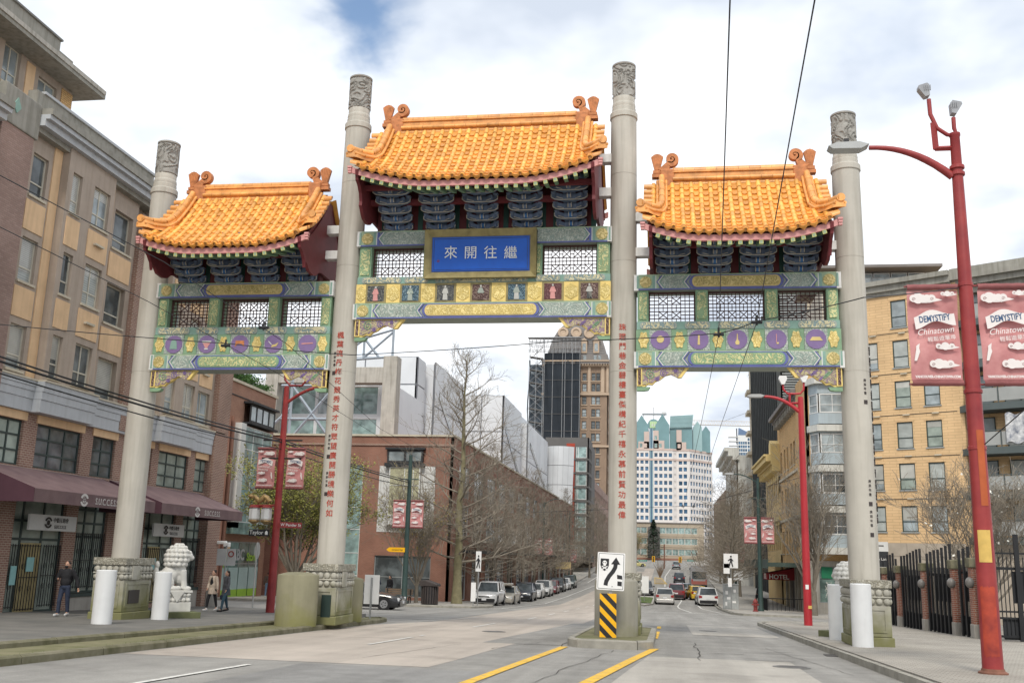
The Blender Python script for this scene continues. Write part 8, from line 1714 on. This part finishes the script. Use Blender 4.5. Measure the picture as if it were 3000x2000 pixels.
# ================================================================== people
mat('skin', (.46, .27, .19), .6, .08, 6); mat('hair_black', (.018, .014, .012), .6, .2, 20); mat('cloth_black', (.020, .020, .023), .85, .25, 6, bump=.2, bs=25); mat('cloth_navy', (.03, .04, .07), .85, .2, 6, bump=.2, bs=25); mat('cloth_grey', (.085, .085, .095), .85, .2, 6, bump=.2, bs=25); mat('cloth_brown', (.10, .07, .06), .85, .2, 6, bump=.2, bs=25); mat('cloth_beige', (.50, .41, .33), .85, .15, 6, bump=.2, bs=25); mat('denim', (.12, .18, .27), .85, .2, 6, bump=.2, bs=25); mat('denim_dark', (.04, .08, .11), .85, .2, 6); mat('shoe_white', (.55, .55, .54), .6, .1); mat('shoe_black', (.02, .02, .02), .6, .1)
def limb(m, pts, rs, n=10):
    m.tube(pts, rs, n)
    for p, r in zip(pts, rs): m.ell(p, (r, r, r), n, 6)
def person(label, x, y, z, rz, H=1.75, legs=(.12, -.12), arms=None, jacket='cloth_black', trousers='cloth_black', shoes='shoe_black', hair='short', coat=0, lean=0, female=False, bag=None, mask=None, top=None):
    """faces +y locally; legs = forward swing of right/left foot; arms = per side (elbow, hand) offsets from the shoulder"""
    s = H/1.75; t = thing('person', label, 'person', (x, y, z), rz)
    sw = .165 if female else .195; hip = .09
    def q(a, b, c): return (a*s, (b+lean*max(0, c-.9))*s, c*s)
    arms = arms or {1: ((.06, -.03, -.28), (.07, .06, -.54)), -1: ((-.06, -.03, -.28), (-.07, .06, -.54))}
    J = {}
    for sd, fw in ((1, legs[0]), (-1, legs[1])):
        J['h', sd] = q(sd*hip, 0, .90); J['k', sd] = q(sd*(hip+.01), fw*.62+.03, .48+abs(fw)*.03); J['a', sd] = q(sd*(hip+.01), fw, .085+max(0, -fw)*.25); J['t', sd] = q(sd*(hip+.03), fw+.17, .05)
        sh = V(q(sd*sw, 0, 1.42)); J['s', sd] = tuple(sh); J['e', sd] = tuple(sh+V(arms[sd][0])*s); J['w', sd] = tuple(sh+V(arms[sd][1])*s)
    def S(r): return r*s
    m = MB()            # the whole figure as one skin
    m.ell(q(0, .01, 1.61), (S(.076), S(.096), S(.118)), 16, 12); m.ell(q(0, .045, 1.555), (S(.056), S(.062), S(.05)), 12, 8); m.ell(q(0, .108, 1.60), (S(.015), S(.02), S(.026)), 8, 6); m.ell(q(0, .09, 1.53), (S(.03), S(.02), S(.012)), 8, 6)
    for sd in (-1, 1): m.ell(q(sd*.078, -.005, 1.60), (S(.012), S(.022), S(.032)), 8, 6)
    limb(m, [q(0, -.01, 1.42), q(0, 0, 1.54)], [S(.055), S(.052)])
    m.ell(q(0, 0, 1.26), (S(sw*.86), S(.10), S(.22)), 14, 10); m.ell(q(0, 0, 1.0), (S(.145), S(.10), S(.16)), 14, 10)
    for sd in (-1, 1):
        limb(m, [J['h', sd], J['k', sd], J['a', sd]], [S(.078), S(.052), S(.038)]); limb(m, [J['a', sd], J['t', sd]], [S(.04), S(.032)])
        limb(m, [J['s', sd], J['e', sd], J['w', sd]], [S(.052), S(.040), S(.028)])
        wv = V(J['w', sd]); d = (wv-V(J['e', sd])).normalized(); side = d.cross(V((0, 1, 0))); side = side.normalized() if side.length > .1 else V((1, 0, 0))
        pc = wv+d*S(.045); m.ell(pc, (S(.034), S(.03), S(.045)), 8, 6)
        for f in range(4): b0 = pc+d*S(.03)+side*S(.02*(f-1.5)); L_ = S((.065, .078, .072, .055)[f]); limb(m, [b0, b0+d*L_*.55, b0+d*L_*.85+V((0, S(.022), 0))], [S(.0095), S(.009), S(.008)], 6)
        th0 = wv+d*S(.02)+V((0, S(.02), 0)); limb(m, [th0, th0+d*S(.04)+V((0, S(.035), 0))], [S(.011), S(.009)], 6)
    inst('body', remeshed(m, .011, MT['skin'], 'body', 2), t)
    for sd in (-1, 1): e_ = MB(); e_.ell(q(sd*.030, .098, 1.625), (S(.012), S(.008), S(.008)), 8, 6); e_.build('eye', MT['hair_black'], t, local=True)
    m = MB()            # jacket
    m.ell(q(0, 0, 1.28), (S(sw*.98), S(.135), S(.235)), 14, 10); m.ell(q(0, .01, 1.08), (S(.175), S(.135), S(.20)), 14, 10); m.ell(q(0, 0, 1.44), (S(.10), S(.09), S(.06)), 10, 8)
    if coat: m.lathe([(S(.17), (.93)*s), (S(.20), (.93-coat)*s), (S(.16), (.94-coat)*s)], 14); m.ell(q(0, 0, .95), (S(.18), S(.14), S(.14)), 12, 8)
    for sd in (-1, 1): limb(m, [J['s', sd], J['e', sd], tuple(V(J['e', sd]).lerp(V(J['w', sd]), .93))], [S(.072), S(.062), S(.050)])
    inst('jacket', remeshed(m, .016, MT[jacket], 'jacket', 3), t)
    m = MB(); m.ell(q(0, 0, .93), (S(.165), S(.125), S(.12)), 12, 8)
    for sd in (-1, 1): limb(m, [J['h', sd], J['k', sd], tuple(V(J['k', sd]).lerp(V(J['a', sd]), .93))], [S(.095), S(.070), S(.058 if not female else .045)])
    inst('trousers', remeshed(m, .016, MT[trousers], 'trousers', 3), t)
    for sd in (-1, 1):
        m = MB(); a_, t_ = V(J['a', sd]), V(J['t', sd]); limb(m, [tuple(a_+V((0, -.03, -.03))*s), tuple(t_)], [S(.052), S(.043)]); limb(m, [tuple(a_+V((0, 0, .05))*s), tuple(a_)], [S(.045), S(.05)])
        inst('shoe', remeshed(m, .014, MT[shoes], 'shoe', 2), t)
    m = MB(); m.ell(q(0, -.018, 1.645), (S(.086), S(.100), S(.095)), 14, 10)
    if hair == 'long': m.ell(q(0, -.06, 1.52), (S(.085), S(.06), S(.18)), 12, 8); m.ell(q(0, -.07, 1.38), (S(.075), S(.045), S(.16)), 12, 8)
    if hair == 'bun': m.ell(q(0, -.10, 1.70), (S(.05), S(.05), S(.05)), 10, 8)
    if hair == 'hood': m.ell(q(0, -.03, 1.58), (S(.105), S(.11), S(.15)), 12, 8)
    inst('hair' if hair not in ('hood', 'cap') else ('hood' if hair == 'hood' else 'cap'), remeshed(m, .013, MT['hair_black'] if hair != 'hood' else MT[jacket], 'hair', 2), t)
    if mask: m = MB(); m.ell(q(0, .065, 1.555), (S(.06), S(.055), S(.05)), 10, 8); m.build('mask', MT[mask], t, local=True, smooth=60)
    if top: m = MB(); m.ell(q(0, .06, 1.22), (S(.10), S(.095), S(.24)), 12, 8); m.build('shirt', MT[top], t, local=True, smooth=60)
    if bag == 'backpack': m = MB(); m.ell(q(0, -.19, 1.2), (S(.15), S(.10), S(.22)), 12, 8); m.build('backpack', MT['cloth_black'], t, local=True, smooth=60)
    if bag == 'hand':
        w = V(J['w', 1]); m = MB(); m.ell(tuple(w+V((.02, 0, -.28))*s), (S(.06), S(.13), S(.13)), 12, 8); m.build('handbag', MT['cloth_navy'], t, local=True, smooth=60); m = MB(); m.tube([tuple(w+V((.02, .07*cos(a), -.16+.13*sin(a)))*s) for a in [PI*k/8 for k in range(9)]], .008, 5); m.build('bag_strap', MT['cloth_navy'], t, local=True)
    return t
def pz(y, x): return gz(y)+plz(x)
person('man in black hooded jacket looking at his phone by the shop door', -19.7, 31.4, pz(31.4, -19.7), R(-175), 1.80, (.10, -.12), {1: ((.09, .02, -.28), (-.06, .26, -.26)), -1: ((-.14, -.06, -.27), (-.22, -.02, -.52))}, 'cloth_black', 'cloth_navy', 'shoe_white', 'short', bag='backpack', mask='cloth_black')
person('woman in open beige coat over black, walking beside the dark haired woman', -19.05, 41.2, pz(41.2, -19), R(165), 1.70, (.20, -.22), {1: ((.08, -.02, -.27), (.02, .12, -.45)), -1: ((-.12, .06, -.26), (-.20, .12, -.50))}, 'cloth_beige', 'cloth_black', 'shoe_white', 'bun', .22, female=True, top='cloth_black')
person('woman with long dark hair in a grey coat carrying a dark bag', -18.35, 41.0, pz(41, -18.3), R(140), 1.70, (-.16, .22), {1: ((.07, -.03, -.27), (.09, .02, -.53)), -1: ((-.12, .04, -.26), (-.14, .14, -.48))}, 'cloth_grey', 'denim_dark', 'shoe_black', 'long', .25, female=True, bag='hand')
person('man in brown puffer jacket and jeans at the far doorway on the left', -28.0, 69.4, gz(69.4)+.13, R(10), 1.75, (.08, -.06), None, 'cloth_brown', 'denim', 'shoe_white', 'cap', lean=.12)
person('man in dark jacket holding a cup beside the black sedan', -21.2, 73.5, gz(73.5)+.13, R(-170), 1.78, (.05, -.05), {1: ((.08, -.02, -.28), (.07, .06, -.54)), -1: ((-.10, .04, -.26), (-.02, .20, -.12))}, 'cloth_navy', 'cloth_black', 'shoe_black', 'short')
person('man in black jacket and cap with grey trousers by the bench', -20.05, 73.0, gz(73)+.13, R(150), 1.80, (.06, -.08), None, 'cloth_black', 'cloth_grey', 'shoe_black', 'cap')
person('person bent forward in dark clothes by the railing on the right', 8.6, 101, gz(101)+.13, R(-60), 1.75, (.12, -.10), None, 'cloth_black', 'cloth_black', 'shoe_black', 'hood', lean=.35)
# railing by the hotel
rl = thing('railing', 'black pavement railing in front of the boarded hotel front', 'railing', (9.0, 90, gz(90)+.13)); z = gz(90)+.13
for (a, b) in (((8.3, 93, z+.95), (8.3, 87.5, z+1.05)), ((8.3, 87.5, z+1.05), (11.2, 87.5, z+1.05))): bar(rl, a, b, .04, MT['iron_black'], 'top_rail')
for k in range(20): bar(rl, (8.3, 87.5+.28*k, z), (8.3, 87.5+.28*k, z+1.0), .02, MT['iron_black'], 'baluster')
for k in range(9): bar(rl, (8.4+.33*k, 87.5, z), (8.4+.33*k, 87.5, z+1.0), .02, MT['iron_black'], 'baluster')
# ================================================================== trees and planting
mat('bark', (.20, .18, .105), .9, .25, 3, bump=.3, bs=25); mat('bark_grey', (.17, .15, .12), .9, .25, 3, bump=.3, bs=25); mat('twig', (.225, .195, .155), .9, .2, 3); mat('leaf_spring', (.20, .23, .055), .7, .25, 1.5, rnd=0, col2=(.32, .30, .07)); mat('leaf_olive', (.23, .18, .05), .7, .2, 2); mat('conifer', (.022, .05, .025), .8, .3, 1); mat('hedge_green', (.045, .10, .022), .8, .35, 3); mat('blossom', (.75, .73, .66), .7, .05)
def tree_mesh(seed, H, spread, style='pin', levels=3, leaves=0, trunk_r=.2, leafmat=None):
    """returns (trunk mesh, crown mesh, leaf mesh): tapered trunk with limbs, branching twigs"""
    rnd = random.Random(seed); mt, mc, ml = MB(), MB(), MB(); tips = []
    def branch(p, d, L, r, lev, mb):
        n = 4 if lev < 2 else 3; pts = [p]; rs = [r]; q = p.copy(); dd = d.copy()
        for i in range(n):
            up = (.10 if style == 'pin' else .22) if lev < 3 else .02
            dd = (dd+V((rnd.uniform(-.2, .2), rnd.uniform(-.2, .2), rnd.uniform(-.12, .12)+up))).normalized(); q = q+dd*L/n; pts.append(q.copy()); rs.append(max(.009, r*(1-.75*(i+1)/n)))
        mb.tube(pts, rs, 6 if lev < 1 else (4 if lev < 2 else 3), cap=False)
        if lev >= levels: tips.extend(pts[1:]); return
        nb = (6, 7, 6, 4)[lev] if lev < 4 else 3
        for k in range(nb):
            t = rnd.uniform(.25, 1.0); i = min(n-1, int(t*n)); b0 = pts[i].lerp(pts[i+1], t*n-i)
            ax = dd.orthogonal().normalized(); ax.rotate(Matrix.Rotation(rnd.uniform(0, 2*PI), 3, dd)); nd = (dd*.75+ax*rnd.uniform(.5, .95)).normalized()
            branch(b0, nd, L*rnd.uniform(.38, .62), r*.5*(1-.45*t), lev+1, mc)
    if style == 'pin':
        pts = [V((0, 0, 0))]; rs = [trunk_r*1.25]
        for i in range(1, 13): pts.append(V((rnd.uniform(-.05, .05)*i*.4, rnd.uniform(-.05, .05)*i*.4, H*i/12))); rs.append(trunk_r*(1-.92*i/12))
        mt.tube(pts, rs, 9)
        nl = 52
        for k in range(nl):
            t = .16+.83*(k/nl); i = min(11, int(t*12)); p = pts[i].lerp(pts[i+1], t*12-i); a = k*2.4+rnd.uniform(-.4, .4)
            el = -.05+.75*t+rnd.uniform(-.12, .12); L = spread*(1.0-.80*t**1.3)*rnd.uniform(.75, 1.1)
            branch(p, V((cos(a)*cos(el), sin(a)*cos(el), sin(el))), L, trunk_r*.30*(1-.6*t), 1, mc)
    else:
        h0 = H*.16; mt.tube([V((0, 0, 0)), V((.03, 0, h0*.5)), V((0, .02, h0))], [trunk_r*1.2, trunk_r, trunk_r], 9)
        nl = 11
        for k in range(nl):
            a = 2*PI*k/nl+rnd.uniform(-.3, .3); el = rnd.uniform(.75, 1.35); branch(V((0, 0, h0*rnd.uniform(.8, 1))), V((cos(a)*cos(el), sin(a)*cos(el), sin(el))), H*.62*rnd.uniform(.8, 1.05), trunk_r*.45, 0, mt if False else mc)
    for k in range(leaves):
        p = rnd.choice(tips)+V((rnd.gauss(0, .16), rnd.gauss(0, .16), rnd.gauss(0, .14))); s = rnd.uniform(.04, .09)
        a = V((rnd.uniform(-1, 1), rnd.uniform(-1, 1), rnd.uniform(-.6, .6))).normalized()*s; b = a.orthogonal().normalized()*s*.7
        ml.add([p-a, p+b, p+a, p-b], [(0, 1, 2, 3)])
    return mt, mc, ml
def tree(label, x, y, z, variant, rz=0, sc=1, group=None, cat='tree', name='bare_tree'):
    t = thing(name, label, cat, (x, y, z), rz, group); t.scale = (sc, sc, sc*random.uniform(.96, 1.06))
    for nm, me in variant: inst(nm, me, t)
    return t
def variant(seed, H, spread, style, levels, leaves, tr, bark='bark', leaf='leaf_spring', twig='twig'):
    a, b, c = tree_mesh(seed, H, spread, style, levels, leaves, tr); out = [('trunk', a.mesh('trunk', MT[bark], 60))]
    me = bpy.data.meshes.new('branches'); me.from_pydata(b.v, [], b.f); me.materials.append(MT[twig]); me.update(); out.append(('branches', me))
    if leaves: me = bpy.data.meshes.new('leaves'); me.from_pydata(c.v, [], c.f); me.materials.append(MT[leaf]); me.update(); out.append(('leaves', me))
    return out
VB = variant(3, 18.4, 6.2, 'pin', 3, 0, .34)
tree('tall bare street tree with a mossy trunk on the far left corner', -14.55, 70.8, gz(70.8)+.1, VB, .3)
VS = [variant(21, 11.5, 4.2, 'pin', 3, 0, .17, 'bark_grey'), variant(22, 12.5, 4.4, 'pin', 3, 0, .18, 'bark_grey'), variant(23, 10.5, 4.0, 'pin', 3, 0, .16, 'bark_grey')]
for k, y in enumerate((79, 87, 96, 105, 115, 126, 138, 150, 164)):
    tree('bare street tree in the left row behind the parked cars, %s along' % ('nearest', 'second', 'third', 'fourth', 'fifth', 'sixth', 'seventh', 'eighth', 'farthest')[k], -14.75+.2*sin(k*3), y, gz(y)+.1, VS[k % 3], k*1.1, 1.0+.08*sin(k*2), 'bare trees along the left kerb')
for k, (x, y) in enumerate(((6.1, 97.5), (6.4, 106), (6.3, 115), (8.6, 124), (8.8, 134), (8.8, 146), (9.0, 160), (9.0, 176))):
    tree('bare street tree in the right row, %s along' % ('nearest', 'second', 'third', 'fourth', 'fifth', 'sixth', 'seventh', 'farthest')[k], x, y, gz(y)+.1, VS[(k+1) % 3], k*1.7+.5, .98+.1*sin(k*2+1), 'bare trees along the right kerb')
for k, y in enumerate((182, 200, 218)): tree('bare tree far up the left side of the street, %s of three' % ('nearest', 'middle', 'farthest')[k], -13.5, y, gz(y), VS[k], k, 1.1, 'bare trees on the far left slope')
VV = variant(41, 9.2, 4, 'vase', 3, 24000, .26, 'bark_grey'); tree('broad multi-stemmed tree in fresh yellow green leaf behind the second column', -24.2, 64.6, gz(64.6)+.13, VV, 0, 1, name='leafing_tree')
VS2 = variant(43, 7.2, 2.4, 'vase', 3, 900, .12, 'bark_grey', 'leaf_olive'); tree('slim vase shaped bare tree beside the dark green corner post', -16.9, 68.4, gz(68.4)+.13, VS2, .6)
VS3 = variant(47, 10.0, 3.6, 'vase', 3, 0, .22, 'bark_grey'); tree('bare spreading tree behind the bright red lamp post', 10.0, 72.8, gz(72.8)+.13, VS3, 1.2)
VS4 = variant(53, 7.4, 3.4, 'vase', 3, 110, .15, 'bark_grey', 'blossom'); tree('low bare courtyard tree with pale buds behind the fence', 14.4, 49, gz(49), VS4, 2.2)
# evergreens
def conifer(label, x, y, z, H, r, seed):
    rnd = random.Random(seed); t = thing('conifer', label, 'tree', (x, y, z)); m = MB(); m.tube([(0, 0, 0), (0, 0, H)], [r*.10, .02], 7); m.build('trunk', MT['bark_grey'], t, local=True)
    c = MB()
    for k in range(2600):
        tt = rnd.random()**.8; zz = H*(.10+.9*tt); rr = r*(1-tt)**.8*rnd.uniform(.3, 1.05)*(1+.25*sin(zz*3)); a = rnd.uniform(0, 2*PI); p = V((rr*cos(a), rr*sin(a), zz-rr*.25)); d = V((cos(a), sin(a), rnd.uniform(-.5, .2)))*rnd.uniform(.3, .6)*r*.25; b = V((-sin(a), cos(a), rnd.uniform(-.3, .3)))*r*.06
        c.add([p-b, p+d, p+b, p-d*.3], [(0, 1, 2, 3)])
    me = bpy.data.meshes.new('crown'); me.from_pydata(c.v, [], c.f); me.materials.append(MT['conifer']); me.update(); inst('crown', me, t)
conifer('dark conifer in front of the beige building at the end of the street', -3.8, 318, gz(318), 12.5, 3.6, 5)
conifer('small conifer on the roof edge of the dark screened block', 14.6, 160, 30.5, 5.0, 1.5, 6)
VY = variant(61, 9, 4, 'vase', 2, 3500, .2, 'bark_grey', 'leaf_olive'); tree('yellowish budding tree left of the far conifer', -8.4, 290, gz(290), VY, 0, 1.0, name='budding_tree')
hg = thing('rooftop_hedge', 'green hedge on top of the red brick building on the left', 'hedge', (-31, 68, 13.2)); c = MB(); rnd = random.Random(9)
for k in range(7000):
    y = rnd.uniform(63.4, 72.6); hh = 1.9*(1-.5*(y-63.4)/9)*(.75+.25*sin(y*2.1)); z = 13.1+hh*rnd.random()**.6; x = -31.1+rnd.gauss(0, .5)
    a = V((rnd.uniform(-1, 1), rnd.uniform(-1, 1), rnd.uniform(-.3, 1))).normalized()*.17; b = a.orthogonal().normalized()*.05; p = V((x, y, z)); c.add([p-b, p+a, p+b, p-a*.3], [(0, 1, 2, 3)])
L_ = WL[hg.name]; me = bpy.data.meshes.new('foliage'); me.from_pydata([(v[0]-L_.x, v[1]-L_.y, v[2]-L_.z) for v in c.v], [], c.f); me.materials.append(MT['hedge_green']); me.update(); inst('foliage', me, hg)
m = MB(); m.box(-31.8, -30.3, 63.5, 72.8, 12.9, 13.3); m.build('trough', MT['concrete'], hg)
# grass tufts in the kerb joints of the left island
c = MB()
for k in range(900):
    y = rnd.choice([rnd.gauss(20.5, .5), rnd.gauss(25, .8), rnd.uniform(14, 34)]); x = -10.60+rnd.gauss(0, .03); h_ = rnd.uniform(.02, .07); a = rnd.uniform(0, 6.3); c.add([(x, y, gz(y)+.11), (x+.012*cos(a), y+.012*sin(a), gz(y)+.11), (x+.03*cos(a+1), y+.03*sin(a+1), gz(y)+.11+h_)], [(0, 1, 2)])
me = bpy.data.meshes.new('weeds'); me.from_pydata(c.v, [], c.f); me.materials.append(MT['grass_green']); tag(inst('weeds', me), 'weeds growing in the joint behind the left kerb', 'grass', kind='stuff')

# ================================================================== overhead wires
mat('wire_black', (.02, .022, .024), .6, .1)
def wire(label, pts, r=.012, hangers=(), sag=.0, sub=10):
    t = thing('overhead_wire', label, 'wire', pts[0]); q = []
    for a, b in zip(pts, pts[1:]):
        for i in range(sub): u = i/sub; q.append((a[0]+(b[0]-a[0])*u, a[1]+(b[1]-a[1])*u, a[2]+(b[2]-a[2])*u-sag*4*u*(1-u)))
    q.append(pts[-1]); m = MB(); m.tube(q, r, 5); m.build('cable', MT['wire_black'], t)
    for h in hangers: m = MB(); m.tube([(h[0]-.09, h[1], h[2]), (h[0]+.09, h[1], h[2])], .03, 6); m.tube([(h[0], h[1], h[2]+.12), (h[0], h[1], h[2]-.05)], .02, 5); m.build('hanger', MT['wire_black'], t)
    return t
wire('left of the two trolley wires over the right lanes', [(.30, 3.0, 5.55), (.47, 6.53, 5.4), (.93, 17.3, 5.4), (1.0, 27.8, 5.35), (1.05, 60, 4.7), (1.05, 110, 3.7), (1.1, 170, 4.4)], .0065, ((.93, 17.3, 5.4), (1.0, 60, 4.7)))
wire('right of the two trolley wires over the right lanes', [(.92, 3.2, 5.55), (1.06, 6.6, 5.4), (1.50, 16.4, 5.4), (1.56, 30, 5.3), (1.65, 60, 4.7), (1.65, 110, 3.7), (1.7, 170, 4.4)], .0065, ((1.50, 16.4, 5.4), (1.6, 60, 4.7)))
wire('right of the two trolley wires over the left lanes', [(-7.6, 5, 5.5), (-7.0, 12.65, 5.45), (-7.2, 17.9, 5.4), (-9.0, 30.7, 5.4), (-9.2, 70, 4.6), (-9.2, 130, 3.6)], .0065, ((-7.1, 16.5, 5.4),))
wire('left of the two trolley wires over the left lanes', [(-8.5, 5, 5.5), (-8.4, 14.8, 5.45), (-8.6, 20.9, 5.4), (-9.8, 34.4, 5.4), (-9.9, 70, 4.6), (-9.9, 130, 3.6)], .0065, ((-8.5, 18.0, 5.4),))
wire('span wire crossing the whole street in front of the gate', [(6.1, 21.2, 7.25), (2.93, 14.95, 5.42), (1.5, 16.4, 5.42), (.93, 17.3, 5.42), (-1.9, 18.0, 5.45), (-6.3, 19.2, 5.45), (-8.5, 18.2, 5.48), (-12.6, 16.9, 5.6), (-20, 15, 6.5)], .009, (), .02)
for k, (dz, r) in enumerate(((0, .028), (-.12, .035), (-.42, .022))): wire('%s of the thick feeder cables strung to the plaza lamp post' % ('topmost', 'middle', 'lowest')[k], [(-16.9, 5, 6.5+dz), (-16.75, 22.5, 6.15+dz), (-16.75, 42, 6.32+dz), (-16.8, 64.8, 6.3+dz)], r, (), .12)
wire('thin wire from the near red lamp post out of the frame on the right', [(6.2, 21.2, 3.85), (9.5, 18.0, 7.2)], .012)
wire('thin wire from the bright red lamp post across the right lanes', [(6.42, 48.8, 5.6), (1.6, 60, 4.72), (1.0, 60, 4.72), (-9.2, 70, 4.62)], .012)
bpy.data.scenes.remove(TS)
